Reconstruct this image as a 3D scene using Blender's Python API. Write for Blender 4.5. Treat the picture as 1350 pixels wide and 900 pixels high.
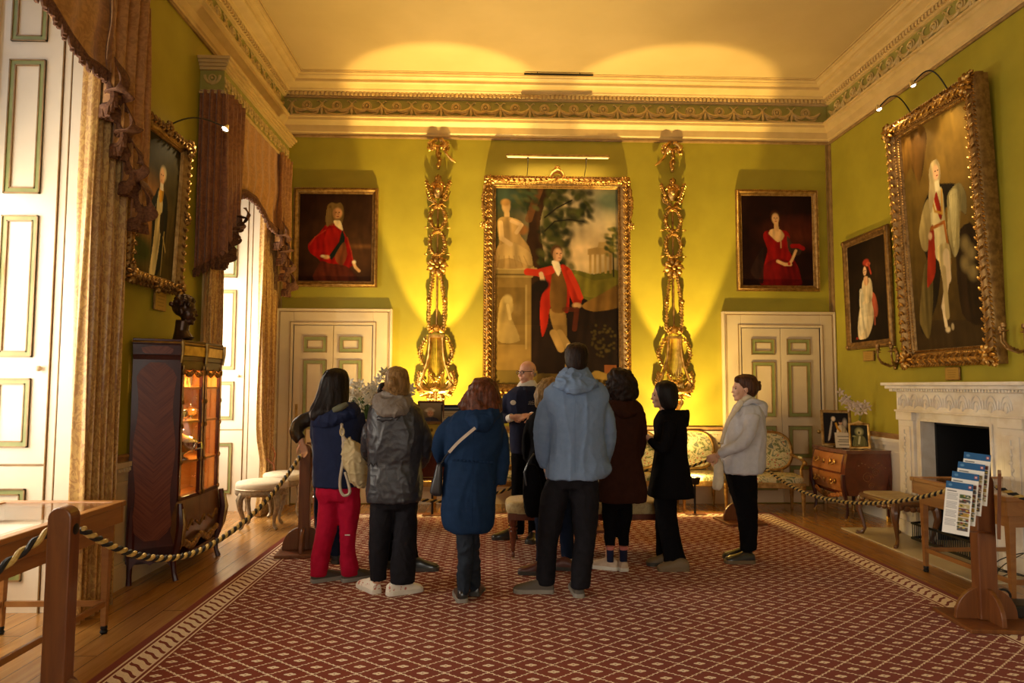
import bpy, math, random
import numpy as np
from mathutils import Vector, Matrix, noise
for o in list(bpy.data.objects): bpy.data.objects.remove(o)
scene = bpy.context.scene
COL = scene.collection
PI = math.pi
random.seed(7)
# ---------------------------------------------------------------- camera, world, lights, exposure
CAM = Vector((0, 0, 1.6)); FPX = 900.0
RM = (Matrix.Rotation(-0.03191513, 3, 'Z') @ Matrix.Rotation(PI/2 + 0.06446936, 3, 'X') @ Matrix.Rotation(0.00356248, 3, 'Z'))
cd = bpy.data.cameras.new('camera'); cd.sensor_width = 36; cd.lens = 24.0; cd.clip_start = 0.05
cam = bpy.data.objects.new('camera', cd); COL.objects.link(cam)
cam.matrix_world = Matrix.Translation(CAM) @ RM.to_4x4()
scene.camera = cam
scene.view_settings.view_transform = 'Standard'; scene.view_settings.look = 'None'
scene.view_settings.gamma = 1.0; scene.view_settings.use_curve_mapping = False
scene.view_settings.exposure = 0.0
W = bpy.data.worlds.new('world'); scene.world = W; W.use_nodes = True
W.node_tree.nodes['Background'].inputs[0].default_value = (0.75, 0.85, 1.0, 1)
W.node_tree.nodes['Background'].inputs[1].default_value = 1.0
XL, XR, YB, YF, ZC = -2.92, 4.82, 9.4, -3.4, 5.85
DAY = (1.0, 0.88, 0.70); WARM = (1.0, 0.68, 0.22)
def lamp(kind, name, loc, target, power, color, **k):
    d = bpy.data.lights.new(name, kind); d.energy = power; d.color = color
    for a, b in k.items(): setattr(d, a, b)
    o = bpy.data.objects.new(name, d); COL.objects.link(o); o.location = loc
    if target is not None:
        o.rotation_euler = (Vector(target) - Vector(loc)).to_track_quat('-Z', 'Y').to_euler()
    return o
WINS = [(3.1, 5.04), (7.05, 8.92), (-0.9, 1.1)]            # window openings along the left wall (y0, y1)
for (a, b), pw in zip(WINS, (260, 330, 380)):
    lamp('AREA', 'daylight', (-3.95, (a+b)/2, 2.1), (0, (a+b)/2, 1.6), pw, DAY, shape='RECTANGLE', size=3.4, size_y=b-a)
lamp('AREA', 'daylight', (1.0, YF-0.25, 2.2), (1.0, 0, 1.7), 110, DAY, shape='RECTANGLE', size=2.6, size_y=2.8)
UPL = [(-0.70, 8.52, 0.80), (2.56, 8.54, 0.50)]             # the two uplighters below the carvings
for i, (x, y, z) in enumerate(UPL):
    lamp('SPOT', 'uplight_beam', (x, y, z), (x, YB-0.02, 4.55), (1250, 1250)[i], WARM, spot_size=math.radians(34), spot_blend=0.3, shadow_soft_size=0.02)
    lamp('SPOT', 'uplight_flood', (x, y, z+0.01), (x, YB-0.1, 3.0), (270, 270)[i], WARM, spot_size=math.radians(125), spot_blend=0.7, shadow_soft_size=0.04)
    lamp('SPOT', 'uplight_mid', (x, y+.01, z+.01), (x, YB-.02, 2.75), 210, WARM, spot_size=math.radians(62), spot_blend=.45, shadow_soft_size=.03)
    lamp('POINT', 'uplight_spill', (x+.03, y+.12, z-.02), None, 22, WARM, shadow_soft_size=.04)
lamp('SPOT', 'ceiling_wash', (0.0, 8.5, 1.15), (-.1, 7.7, 5.8), 620, (1.0, 0.74, 0.30), spot_size=math.radians(72), spot_blend=1.0, shadow_soft_size=0.08)
# ---------------------------------------------------------------- pixel helper: where a sight line meets a plane at a known distance
def at(u, v, Y=None, X=None, Z=None):
    d = RM @ Vector(((u-675)/FPX, -(v-450)/FPX, -1.0))
    t = Y/d.y if Y is not None else (X/d.x if X is not None else (Z-CAM.z)/d.z)
    return CAM + d*t
# ---------------------------------------------------------------- tagging
def tag(o, label=None, cat=None, group=None, kind=None):
    if label: o['label'] = label
    if cat: o['category'] = cat
    if group: o['group'] = group
    if kind: o['kind'] = kind
    return o
def thing(name, label, cat, loc=(0, 0, 0), rz=0, group=None):
    o = bpy.data.objects.new(name, None); COL.objects.link(o); o.empty_display_size = .1
    o.location = loc; o.rotation_euler = (0, 0, rz)
    return tag(o, label, cat, group)
def kids(o): return [c for c in bpy.data.objects if c.parent == o]
def dup(src, loc=None, rz=None, label=None, parent=None):
    c = src.copy(); COL.objects.link(c)
    if parent is not None: c.parent = parent
    if loc is not None: c.location = loc
    if rz is not None: c.rotation_euler = (0, 0, rz)
    if label: c['label'] = label
    for k in kids(src): dup(k, parent=c)
    return c
# ---------------------------------------------------------------- materials
def srgb(h):
    h = h.lstrip('#'); c = [int(h[i:i+2], 16)/255 for i in (0, 2, 4)]
    return tuple(x/12.92 if x <= .04045 else ((x+.055)/1.055)**2.4 for x in c)
def col4(c):
    if isinstance(c, str): c = srgb(c)
    return (c[0], c[1], c[2], 1)
class N:                                                    # small arithmetic wrapper round shader sockets
    nt = None
    def __init__(s, k): s.k = k
    @staticmethod
    def op(o, *a):
        n = N.nt.nodes.new('ShaderNodeMath'); n.operation = o
        for i, x in enumerate(a):
            if isinstance(x, N): N.nt.links.new(x.k, n.inputs[i])
            else: n.inputs[i].default_value = x
        return N(n.outputs[0])
    def __add__(s, o): return N.op('ADD', s, o)
    __radd__ = __add__
    def __sub__(s, o): return N.op('SUBTRACT', s, o)
    def __rsub__(s, o): return N.op('SUBTRACT', o, s)
    def __mul__(s, o): return N.op('MULTIPLY', s, o)
    __rmul__ = __mul__
    def __truediv__(s, o): return N.op('DIVIDE', s, o)
    def __lt__(s, o): return N.op('LESS_THAN', s, o)
    def __gt__(s, o): return N.op('GREATER_THAN', s, o)
def f_abs(a): return N.op('ABSOLUTE', a)
def f_sin(a): return N.op('SINE', a)
def f_frac(a): return N.op('FRACT', a)
def f_floor(a): return N.op('FLOOR', a)
def f_min(a, b): return N.op('MINIMUM', a, b)
def f_max(a, b): return N.op('MAXIMUM', a, b)
def newmat(name):
    m = bpy.data.materials.new(name); m.use_nodes = True; N.nt = m.node_tree
    return m, m.node_tree, m.node_tree.nodes['Principled BSDF']
def coords(nt, kind='Object', scale=(1, 1, 1)):
    t = nt.nodes.new('ShaderNodeTexCoord'); mp = nt.nodes.new('ShaderNodeMapping'); mp.inputs['Scale'].default_value = scale
    nt.links.new(t.outputs[kind], mp.inputs[0]); return mp.outputs[0]
def noise_tex(nt, vec, sc, det=3, rough=.5, dist=0):
    n = nt.nodes.new('ShaderNodeTexNoise'); n.inputs['Scale'].default_value = sc; n.inputs['Detail'].default_value = det
    n.inputs['Roughness'].default_value = rough; n.inputs['Distortion'].default_value = dist
    nt.links.new(vec, n.inputs['Vector']); return n.outputs['Fac']
def ramp(nt, fac, stops):
    r = nt.nodes.new('ShaderNodeValToRGB'); cr = r.color_ramp
    while len(cr.elements) > 1: cr.elements.remove(cr.elements[-1])
    cr.elements[0].position = stops[0][0]; cr.elements[0].color = col4(stops[0][1])
    for p, c in stops[1:]:
        e = cr.elements.new(p); e.color = col4(c)
    nt.links.new(fac, r.inputs[0]); return r.outputs[0]
def mixc(nt, fac, a, b):
    m = nt.nodes.new('ShaderNodeMix'); m.data_type = 'RGBA'
    if isinstance(fac, N): fac = fac.k
    if isinstance(fac, (int, float)): m.inputs[0].default_value = fac
    else: nt.links.new(fac, m.inputs[0])
    for i, x in ((6, a), (7, b)):
        if isinstance(x, (tuple, str)): m.inputs[i].default_value = col4(x)
        else: nt.links.new(x, m.inputs[i])
    return m.outputs[2]
def bump(nt, b, h, strength=.3, dist=.01):
    n = nt.nodes.new('ShaderNodeBump'); n.inputs['Strength'].default_value = strength; n.inputs['Distance'].default_value = dist
    nt.links.new(h.k if isinstance(h, N) else h, n.inputs['Height']); nt.links.new(n.outputs[0], b.inputs['Normal'])
def mat(name, c, rough=.5, metal=0, c2=None, nscale=8, scale=(1, 1, 1), bmp=0, bscale=60, bdist=.004, spec=None, sheen=0, coat=0, lo=.35, hi=.65, det=4, kind='Object'):
    m, nt, b = newmat(name)
    b.inputs['Roughness'].default_value = rough; b.inputs['Metallic'].default_value = metal
    if spec is not None: b.inputs['Specular IOR Level'].default_value = spec
    if sheen: b.inputs['Sheen Weight'].default_value = sheen
    if coat: b.inputs['Coat Weight'].default_value = coat; b.inputs['Coat Roughness'].default_value = .12
    v = coords(nt, kind, scale)
    if c2 is not None: nt.links.new(ramp(nt, noise_tex(nt, v, nscale, det), [(lo, c), (hi, c2)]), b.inputs['Base Color'])
    else:
        cc = col4(c); d = tuple(x*.86 for x in cc[:3])
        nt.links.new(ramp(nt, noise_tex(nt, v, nscale, det), [(.3, d), (.7, cc[:3])]), b.inputs['Base Color'])
    if bmp: bump(nt, b, noise_tex(nt, v, bscale, 3), bmp, bdist)
    return m
def woodmat(name, c1, c2, scale=(1, 1, 1), rough=.35, coat=.3, sc=3):
    m, nt, b = newmat(name)
    v = coords(nt, 'Object', scale)
    w = noise_tex(nt, v, sc, 6, .6, 1.5)
    nt.links.new(ramp(nt, w, [(.3, c1), (.7, c2)]), b.inputs['Base Color'])
    b.inputs['Roughness'].default_value = rough; b.inputs['Coat Weight'].default_value = coat; b.inputs['Coat Roughness'].default_value = .15
    if coat < .2: b.inputs['Specular IOR Level'].default_value = .18
    return m
def damask(name, base, fig, sc=9, rough=.45, cut=.5, w=.03, scale=(1, 1, 1), bmp=.15):
    m, nt, b = newmat(name)
    v = coords(nt, 'Object', scale)
    n = noise_tex(nt, v, sc, 2.5, .55, 2.5)
    nt.links.new(ramp(nt, n, [(cut-w, base), (cut+w, fig)]), b.inputs['Base Color'])
    b.inputs['Roughness'].default_value = rough; b.inputs['Sheen Weight'].default_value = .2
    bump(nt, b, n, bmp, .004)
    return m
M = {}
M['wall'] = mat('wall_silk', (.33, .275, .014), .62, c2=(.37, .31, .018), nscale=3, bmp=.12, bscale=35, bdist=.004)
M['ceiling'] = mat('ceiling_plaster', (.50, .36, .15), .8, c2=(.54, .39, .17), nscale=1.5, bmp=.05)
M['cream'] = mat('cream_paint', (.62, .49, .30), .42, c2=(.66, .53, .34), nscale=4)
M['cream_trim'] = mat('cornice_cream', (.56, .39, .15), .5, c2=(.62, .44, .18), nscale=6)
M['frieze'] = mat('frieze_green', (.30, .27, .05), .6, c2=(.34, .31, .07), nscale=6)
M['ornament'] = mat('frieze_ornament', (.50, .35, .11), .5, c2=(.62, .45, .16), nscale=30)
M['sage'] = mat('sage_paint', (.22, .24, .07), .45, c2=(.27, .29, .09), nscale=9)
M['brownline'] = mat('brown_gilt_line', (.23, .13, .04), .4, c2=(.33, .2, .07), nscale=12)
M['white'] = mat('white_paint', (.72, .61, .44), .4, c2=(.76, .65, .48), nscale=3)
M['white_dado'] = mat('white_dado_paint', (.74, .68, .56), .4, c2=(.78, .72, .60), nscale=3)
M['rail'] = mat('rail_brown', (.26, .13, .045), .4, c2=(.36, .2, .07), nscale=14)
M['gold'] = mat('gilding', (.26, .13, .03), .36, 1.0, c2=(.72, .44, .13), nscale=14, bmp=.3, bscale=120, bdist=.003)
M['gold_dull'] = mat('old_gilding', (.24, .13, .035), .45, .85, c2=(.42, .25, .08), nscale=20, bmp=.3, bscale=90)
M['gold_dark'] = mat('dark_gilding', (.20, .11, .035), .45, .8, c2=(.38, .22, .07), nscale=20, bmp=.3, bscale=90)
M['brass'] = mat('aged_brass', (.30, .19, .06), .35, .9, c2=(.5, .34, .12), nscale=14)
M['silver'] = mat('silver', (.82, .78, .72), .16, 1.0)
M['marble'] = mat('veined_marble', (.70, .64, .54), .25, c2=(.80, .76, .68), nscale=5, det=8, lo=.4, hi=.55)
M['hearth'] = mat('hearth_stone', (.50, .42, .26), .35, c2=(.58, .5, .32), nscale=3)
M['black'] = mat('soot_black', (.006, .006, .007), .7)
M['iron'] = mat('black_iron', (.015, .014, .014), .45, .5)
M['blackplastic'] = mat('black_plastic', (.012, .012, .013), .4)
M['oak'] = woodmat('post_wood', (.13, .038, .010), (.22, .075, .018), (1, 1, .12), .38, .2, 14)
M["oak2"] = woodmat('case_wood', (.26, .10, .022), (.38, .165, .04), (.3, .12, 1), .35, .3, 12)
M['mahogany'] = woodmat('mahogany', (.075, .018, .008), (.15, .036, .014), (1, 1, .3), .22, .6, 6)
M['kingwood'] = woodmat('kingwood', (.045, .009, .005), (.085, .017, .008), (1, 1, .3), .35, .15, 6)
M['walnut'] = woodmat('walnut', (.10, .04, .015), (.2, .08, .025), (1, 1, .3), .3, .4, 8)
M['glass'] = None
def mk_glass():
    m, nt, b = newmat('clear_glass'); b.inputs['Base Color'].default_value = (1, 1, 1, 1)
    b.inputs['Roughness'].default_value = .02; b.inputs['Transmission Weight'].default_value = 1; b.inputs['IOR'].default_value = 1.45
    # thin pane: lets light through, reflects at grazing angles
    tr = nt.nodes.new('ShaderNodeBsdfTransparent'); gl = nt.nodes.new('ShaderNodeBsdfGlossy'); gl.inputs['Roughness'].default_value = .02
    lw = nt.nodes.new('ShaderNodeLayerWeight'); lw.inputs['Blend'].default_value = .5; fr = nt.nodes.new('ShaderNodeMath'); fr.operation = 'POWER'; fr.inputs[1].default_value = 5; nt.links.new(lw.outputs['Facing'], fr.inputs[0]); f2 = nt.nodes.new('ShaderNodeMath'); f2.operation = 'MULTIPLY_ADD'; f2.inputs[1].default_value = .7; f2.inputs[2].default_value = .04; nt.links.new(fr.outputs[0], f2.inputs[0]); fr = f2; mx = nt.nodes.new('ShaderNodeMixShader')
    nt.links.new(fr.outputs[0], mx.inputs[0]); nt.links.new(tr.outputs[0], mx.inputs[1]); nt.links.new(gl.outputs[0], mx.inputs[2])
    nt.links.new(mx.outputs[0], nt.nodes['Material Output'].inputs[0])
    return m
M['glass'] = mk_glass()
def mk_emit(name, c, s):
    m, nt, b = newmat(name); b.inputs['Emission Color'].default_value = col4(c); b.inputs['Emission Strength'].default_value = s
    b.inputs['Base Color'].default_value = col4(c); return m
M['bulb'] = mk_emit('lit_bulb', (1, .93, .8), 14)
def vcol_mat(name, rough=.35, coat=.3, bmp=.1):
    m, nt, b = newmat(name)
    a = nt.nodes.new('ShaderNodeVertexColor'); a.layer_name = 'paint'
    nt.links.new(a.outputs[0], b.inputs['Base Color']); b.inputs['Roughness'].default_value = rough
    b.inputs['Coat Weight'].default_value = coat; b.inputs['Coat Roughness'].default_value = .25
    b.inputs['Specular IOR Level'].default_value = .12
    if bmp: bump(nt, b, noise_tex(nt, coords(nt), 150, 3), bmp, .002)
    return m
M['oil'] = vcol_mat('oil_paint', .65, 0); M['print'] = vcol_mat('printed_paper', .5, .1, 0)
def mk_carpet():
    m, nt, b = newmat('patterned_carpet')
    t = nt.nodes.new('ShaderNodeTexCoord'); sp = nt.nodes.new('ShaderNodeSeparateXYZ'); nt.links.new(t.outputs['Object'], sp.inputs[0])
    x, y = N(sp.outputs[0]), N(sp.outputs[1])
    px, py = .242, .19
    a = x/px + y/py; c = x/px - y/py
    fa = f_frac(a + .5 + 40) - .5; fb = f_frac(c + .5 + 40) - .5
    dx = (fa + fb)*(px/2); dy = (fa - fb)*(py/2)
    dot = ((dx/.034)*(dx/.034) + (dy/.013)*(dy/.013)) < 1.0
    dot2 = ((dx/.016)*(dx/.016) + (dy/.020)*(dy/.020)) < 1.0
    hole = ((dx/.006)*(dx/.006) + (dy/.004)*(dy/.004)) > 1.0
    la = f_abs(f_abs(fa + f_sin(c*25.13)*.018) - .5); lb = f_abs(f_abs(fb + f_sin(a*25.13)*.018) - .5)
    wa = f_sin(c*50.26)*.016 + .034; wb = f_sin(a*50.26)*.016 + .028
    line = f_max(la < wa, (lb < wb))
    # a rosette where the lines cross
    ca = f_abs(fa); cb = f_abs(fb)
    ros = ((ca + cb) > .93)
    pat = f_max(f_max(line, ros), f_max(dot, dot2)*hole)
    d = f_min(f_min(x + 2.14, 3.55 - x), 8.62 - y)
    inside = d > .275
    l1 = f_abs(d - .062) < .007; l2 = f_abs(d - .262) < .006
    u = f_max(f_min(x + 2.14, 3.55 - x), 0)   # along-border coordinate is y on the long sides, x on the end
    side = (f_min(x + 2.14, 3.55 - x)) < (8.62 - y)
    run = side*y + (1 - side)*x
    band = f_abs(d - .162) < .075
    k = f_frac((run + d*.9)/.085 + 60)
    leaf = f_abs(k - .5 + f_sin(d*70)*.08) < .33
    stem = f_abs(f_abs(d-.162) - .07) < .006
    bord = f_max(band*leaf, stem)
    msk = f_max(f_max(pat*inside, bord), f_max(l1, l2))
    v = coords(nt)
    nz = noise_tex(nt, v, 260, 2)
    ground = ramp(nt, noise_tex(nt, v, 1.5, 3), [(.3, (.175, .024, .005)), (.7, (.215, .034, .007))])
    cream = ramp(nt, nz, [(.35, (.66, .50, .33)), (.6, (.88, .74, .54))])
    nt.links.new(mixc(nt, msk, ground, cream), b.inputs['Base Color'])
    b.inputs['Roughness'].default_value = .95; b.inputs['Specular IOR Level'].default_value = .1
    b.inputs['Sheen Weight'].default_value = .08
    bump(nt, b, nz, .5, .004)
    return m
M['carpet'] = mk_carpet()
def mk_floor():
    m, nt, b = newmat('floorboards')
    t = nt.nodes.new('ShaderNodeTexCoord'); sp = nt.nodes.new('ShaderNodeSeparateXYZ'); nt.links.new(t.outputs['Object'], sp.inputs[0])
    x, y = N(sp.outputs[0]), N(sp.outputs[1])
    w = .165
    i = f_floor(x/w + 50); fx = f_frac(x/w + 50)
    r = f_frac(f_sin(i*12.9898)*437.58)
    yy = y/2.6 + r*3; fy = f_frac(yy + 20); j = f_floor(yy + 20)
    gap = f_max(fx < .03, fy < .0022)
    tone = f_frac(f_sin(i*78.233 + j*37.7)*93.7)
    cb = nt.nodes.new('ShaderNodeCombineXYZ'); nt.links.new((x*9 + tone*7).k, cb.inputs[0]); nt.links.new((y*.7 + tone*13).k, cb.inputs[1])
    g = noise_tex(nt, cb.outputs[0], 3, 6, .6, .6)
    base = ramp(nt, g, [(.25, (.30, .125, .025)), (.75, (.52, .265, .065))])
    base2 = mixc(nt, tone*.45, base, (.30, .15, .05))
    nt.links.new(mixc(nt, gap, base2, (.035, .015, .006)), b.inputs['Base Color'])
    b.inputs['Roughness'].default_value = .27; b.inputs['Coat Weight'].default_value = .35; b.inputs['Coat Roughness'].default_value = .2
    bump(nt, b, (1 - gap), .4, .003)
    return m
M['floor'] = mk_floor()
# fabrics
def fabric(name, c, rough=.8, sheen=0, c2=None, bmp=.25, bscale=45, bdist=.006, spec=.25, nscale=20):
    return mat(name, c, rough, 0, c2=c2, nscale=nscale, bmp=bmp, bscale=bscale, bdist=bdist, spec=spec, sheen=sheen)
M['curtain'] = damask('gold_damask', (.60, .37, .11), (.42, .22, .06), 22, .38, .5, .05, (1, 1, .6))
M['curtain_red'] = damask('russet_damask', (.19, .062, .018), (.27, .10, .03), 12, .55, .5, .08)
M['swag'] = damask('amber_damask', (.33, .145, .03), (.45, .21, .05), 12, .5, .5, .08)
M['fringe'] = mat('fringe_brown', (.09, .03, .010), .85, c2=(.18, .075, .026), nscale=60, bmp=.6, bscale=150)
M['tapestry'] = None
def mk_tap():
    m, nt, b = newmat('floral_tapestry'); v = coords(nt)
    vo = nt.nodes.new('ShaderNodeTexVoronoi'); vo.inputs['Scale'].default_value = 26; nt.links.new(v, vo.inputs['Vector'])
    n = noise_tex(nt, v, 11, 3, .6, 1.5)
    c = ramp(nt, n, [(.38, (.12, .14, .05)), (.46, (.50, .43, .24)), (.56, (.55, .47, .27)), (.62, (.14, .16, .10))])
    sp = nt.nodes.new('ShaderNodeMath'); sp.operation = 'LESS_THAN'; sp.inputs[1].default_value = .28
    nt.links.new(vo.outputs['Distance'], sp.inputs[0])
    n2 = noise_tex(nt, v, 7, 1); k = nt.nodes.new('ShaderNodeMath'); k.operation = 'GREATER_THAN'; k.inputs[1].default_value = .55
    nt.links.new(n2, k.inputs[0]); mm = nt.nodes.new('ShaderNodeMath'); mm.operation = 'MULTIPLY'
    nt.links.new(sp.outputs[0], mm.inputs[0]); nt.links.new(k.outputs[0], mm.inputs[1])
    nt.links.new(mixc(nt, mm.outputs[0], c, (.42, .12, .06)), b.inputs['Base Color'])
    b.inputs['Roughness'].default_value = .8; bump(nt, b, noise_tex(nt, v, 160, 2), .3, .003)
    return m
M['tapestry'] = mk_tap()
M['bench_fabric'] = damask('cream_brocade', (.48, .36, .15), (.40, .28, .11), 22, .6, .5, .03)
M['cream_fabric'] = fabric('cream_cushion', (.62, .52, .36), .8)
M['skin'] = mat('skin', (.56, .30, .19), .5, c2=(.64, .37, .24), nscale=12, spec=.4)
M['skin_red'] = mat('ruddy_skin', (.60, .28, .18), .45, c2=(.72, .42, .28), nscale=14, spec=.5)
def hairmat(name, c1, c2, rough=.45):
    m, nt, b = newmat(name); v = coords(nt, 'Object', (1, 1, .16))
    n = noise_tex(nt, v, 70, 4, .6, .6)
    nt.links.new(ramp(nt, n, [(.35, c1), (.65, c2)]), b.inputs['Base Color']); b.inputs['Roughness'].default_value = rough; b.inputs['Specular IOR Level'].default_value = .2
    bump(nt, b, n, .7, .006); return m
# ---------------------------------------------------------------- mesh builder
def frame_axes(d):
    d = d.normalized(); up = Vector((0, 0, 1)) if abs(d.z) < .95 else Vector((0, 1, 0))
    a = d.cross(up).normalized(); return a, a.cross(d).normalized()
class MB:
    def __init__(s): s.v = []; s.f = []; s.mi = []; s.cur = 0; s.T = None
    def add(s, vs, fs):
        n = len(s.v)
        for p in vs:
            p = Vector(p); s.v.append(tuple(s.T @ p if s.T is not None else p))
        for f in fs: s.f.append([n+i for i in f]); s.mi.append(s.cur)
        return s
    def box(s, a, b):
        x0, x1 = sorted((a[0], b[0])); y0, y1 = sorted((a[1], b[1])); z0, z1 = sorted((a[2], b[2]))
        return s.add([(x0,y0,z0),(x1,y0,z0),(x1,y1,z0),(x0,y1,z0),(x0,y0,z1),(x1,y0,z1),(x1,y1,z1),(x0,y1,z1)],
                     [(3,2,1,0),(4,5,6,7),(0,1,5,4),(1,2,6,5),(2,3,7,6),(3,0,4,7)])
    def beam(s, p, q, w, h, up=None):                       # rectangular bar between two points
        p, q = Vector(p), Vector(q); a, b = frame_axes(q-p)
        if up is not None:
            b = Vector(up); a = (q-p).normalized().cross(b).normalized()
        vs = [c + a*(i*w/2) + b*(j*h/2) for c in (p, q) for i, j in ((-1,-1),(1,-1),(1,1),(-1,1))]
        return s.add(vs, [(3,2,1,0),(4,5,6,7),(0,1,5,4),(1,2,6,5),(2,3,7,6),(3,0,4,7)])
    def rings(s, rings, cap=True, closed=False):
        n = len(rings[0]); vs = [p for r in rings for p in r]; fs = []
        R = len(rings)
        for i in range(R if closed else R-1):
            for j in range(n):
                fs.append((i*n+j, i*n+(j+1) % n, ((i+1) % R)*n+(j+1) % n, ((i+1) % R)*n+j))
        if cap and not closed: fs.append(tuple(range(n-1, -1, -1))); fs.append(tuple((R-1)*n+j for j in range(n)))
        return s.add(vs, fs)
    def tube(s, pts, r, seg=8, cap=True, closed=False, flat=1.0):
        pts = [Vector(p) for p in pts]; n = len(pts); rs = r if isinstance(r, (list, tuple)) else [r]*n
        rings = []; a = None
        for i, p in enumerate(pts):
            d = (pts[(i+1) % n] - pts[i-1]) if closed else (pts[min(i+1, n-1)] - pts[max(i-1, 0)])
            if d.length < 1e-9: d = Vector((0, 0, 1))
            d.normalize()
            if a is None: a, b = frame_axes(d)
            else:
                a = (a - d*a.dot(d)); a = a.normalized() if a.length > 1e-6 else frame_axes(d)[0]
            b = a.cross(d).normalized()
            rings.append([p + (a*math.cos(t) + b*math.sin(t)*flat)*rs[i] for t in [2*PI*k/seg for k in range(seg)]])
        return s.rings(rings, cap, closed)
    def lathe(s, prof, c=(0, 0, 0), seg=16, axis='z', sx=1, sy=1):
        c = Vector(c); rings = []
        for r, z in prof:
            ring = []
            for k in range(seg):
                t = 2*PI*k/seg; x, y = r*math.cos(t)*sx, r*math.sin(t)*sy
                ring.append(c + (Vector((x, y, z)) if axis == 'z' else (Vector((z, x, y)) if axis == 'x' else Vector((x, -z, y)))))
            rings.append(ring)
        return s.rings(rings)
    def ball(s, c, r, seg=10, rg=7, rot=None):
        c = Vector(c); r = (r, r, r) if isinstance(r, (int, float)) else r
        vs = []; fs = []
        for i in range(1, rg):
            ph = PI*i/rg
            for k in range(seg):
                t = 2*PI*k/seg; vs.append((math.sin(ph)*math.cos(t)*r[0], math.sin(ph)*math.sin(t)*r[1], math.cos(ph)*r[2]))
        top = len(vs); vs.append((0, 0, r[2])); bot = len(vs); vs.append((0, 0, -r[2]))
        for i in range(rg-2):
            for k in range(seg): fs.append((i*seg+k, (i+1)*seg+k, (i+1)*seg+(k+1) % seg, i*seg+(k+1) % seg))
        for k in range(seg):
            fs.append((top, k, (k+1) % seg)); fs.append((bot, (rg-2)*seg+(k+1) % seg, (rg-2)*seg+k))
        out = []
        for p in vs:
            p = Vector(p)
            if rot is not None: p = rot @ p
            out.append(c + p)
        return s.add(out, fs)
    def prism(s, poly, o, ux, uy, depth):                   # polygon in the plane (ux, uy) at o, extruded along depth
        o, ux, uy, dp = Vector(o), Vector(ux), Vector(uy), Vector(depth); n = len(poly)
        vs = [o + ux*a + uy*b for a, b in poly] + [o + ux*a + uy*b + dp for a, b in poly]
        fs = [tuple(range(n-1, -1, -1)), tuple(range(n, 2*n))] + [(i, (i+1) % n, n+(i+1) % n, n+i) for i in range(n)]
        return s.add(vs, fs)
    def sheet(s, fn, nu, nv, thick=None):                   # surface fn(u,v), u,v in 0..1
        vs = [Vector(fn(i/nu, j/nv)) for j in range(nv+1) for i in range(nu+1)]
        fs = [(j*(nu+1)+i, j*(nu+1)+i+1, (j+1)*(nu+1)+i+1, (j+1)*(nu+1)+i) for j in range(nv) for i in range(nu)]
        return s.add(vs, fs)
    def build(s, name, m=None, parent=None, smooth=True, bevel=0, solid=0, sub=0, loc=None, rz=0, angle=40):
        me = bpy.data.meshes.new(name); me.from_pydata(s.v, [], s.f); me.update()
        ms = m if isinstance(m, (list, tuple)) else [m]
        for x in ms: me.materials.append(M[x] if isinstance(x, str) else x)
        if len(ms) > 1: me.polygons.foreach_set('material_index', s.mi)
        if smooth:
            me.polygons.foreach_set('use_smooth', [True]*len(me.polygons))
            try: me.set_sharp_from_angle(angle=math.radians(angle))
            except Exception: pass
        o = bpy.data.objects.new(name, me); COL.objects.link(o)
        if parent is not None: o.parent = parent
        if loc is not None: o.location = loc
        if rz: o.rotation_euler = (0, 0, rz)
        if solid:
            q = o.modifiers.new('solid', 'SOLIDIFY'); q.thickness = solid; q.offset = 0
        if bevel:
            q = o.modifiers.new('bevel', 'BEVEL'); q.width = bevel; q.segments = 2; q.limit_method = 'ANGLE'
        if sub:
            q = o.modifiers.new('sub', 'SUBSURF'); q.levels = sub; q.render_levels = sub
        return o
TS = bpy.data.scenes.new('workbench')                       # scratch scene, removed at the end of the script
def remesh(mb, name, m, parent=None, voxel=.012, smooth=3, wr=None):
    """one continuous closed skin grown over overlapping volumes, then creased by wr(p, n) -> offset"""
    me = bpy.data.meshes.new(name+'_t'); me.from_pydata(mb.v, [], mb.f); me.update()
    t = bpy.data.objects.new(name+'_t', me); TS.collection.objects.link(t)
    q = t.modifiers.new('r', 'REMESH'); q.mode = 'VOXEL'; q.voxel_size = voxel
    q = t.modifiers.new('s', 'SMOOTH'); q.factor = .6; q.iterations = smooth
    TS.view_layers[0].update(); dg = TS.view_layers[0].depsgraph
    nm = bpy.data.meshes.new_from_object(t.evaluated_get(dg))
    bpy.data.objects.remove(t); nm.name = name
    if wr is not None:
        n = len(nm.vertices); co = np.empty(n*3, np.float32); no = np.empty(n*3, np.float32)
        nm.vertices.foreach_get('co', co); nm.vertices.foreach_get('normal', no)
        C3 = co.reshape(-1, 3); d = np.array([wr(Vector(p), None) for p in C3.tolist()], np.float32)
        nm.vertices.foreach_set('co', (C3+no.reshape(-1, 3)*d[:, None]).ravel()); nm.update()
    nm.materials.clear(); nm.materials.append(M[m] if isinstance(m, str) else m)
    nm.polygons.foreach_set('use_smooth', [True]*len(nm.polygons))
    o = bpy.data.objects.new(name, nm); COL.objects.link(o)
    if parent is not None: o.parent = parent
    return o
def place_on(parent, o):                                    # parent an already-built world-space mesh under an Empty at some location
    o.parent = parent; o.matrix_parent_inverse = parent.matrix_world.inverted() if False else Matrix.Translation(-parent.location)
def rebase(root, loc):
    root.location = loc
    for c in kids(root): c.matrix_parent_inverse = Matrix.Translation(-Vector(loc))
    return root
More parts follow.
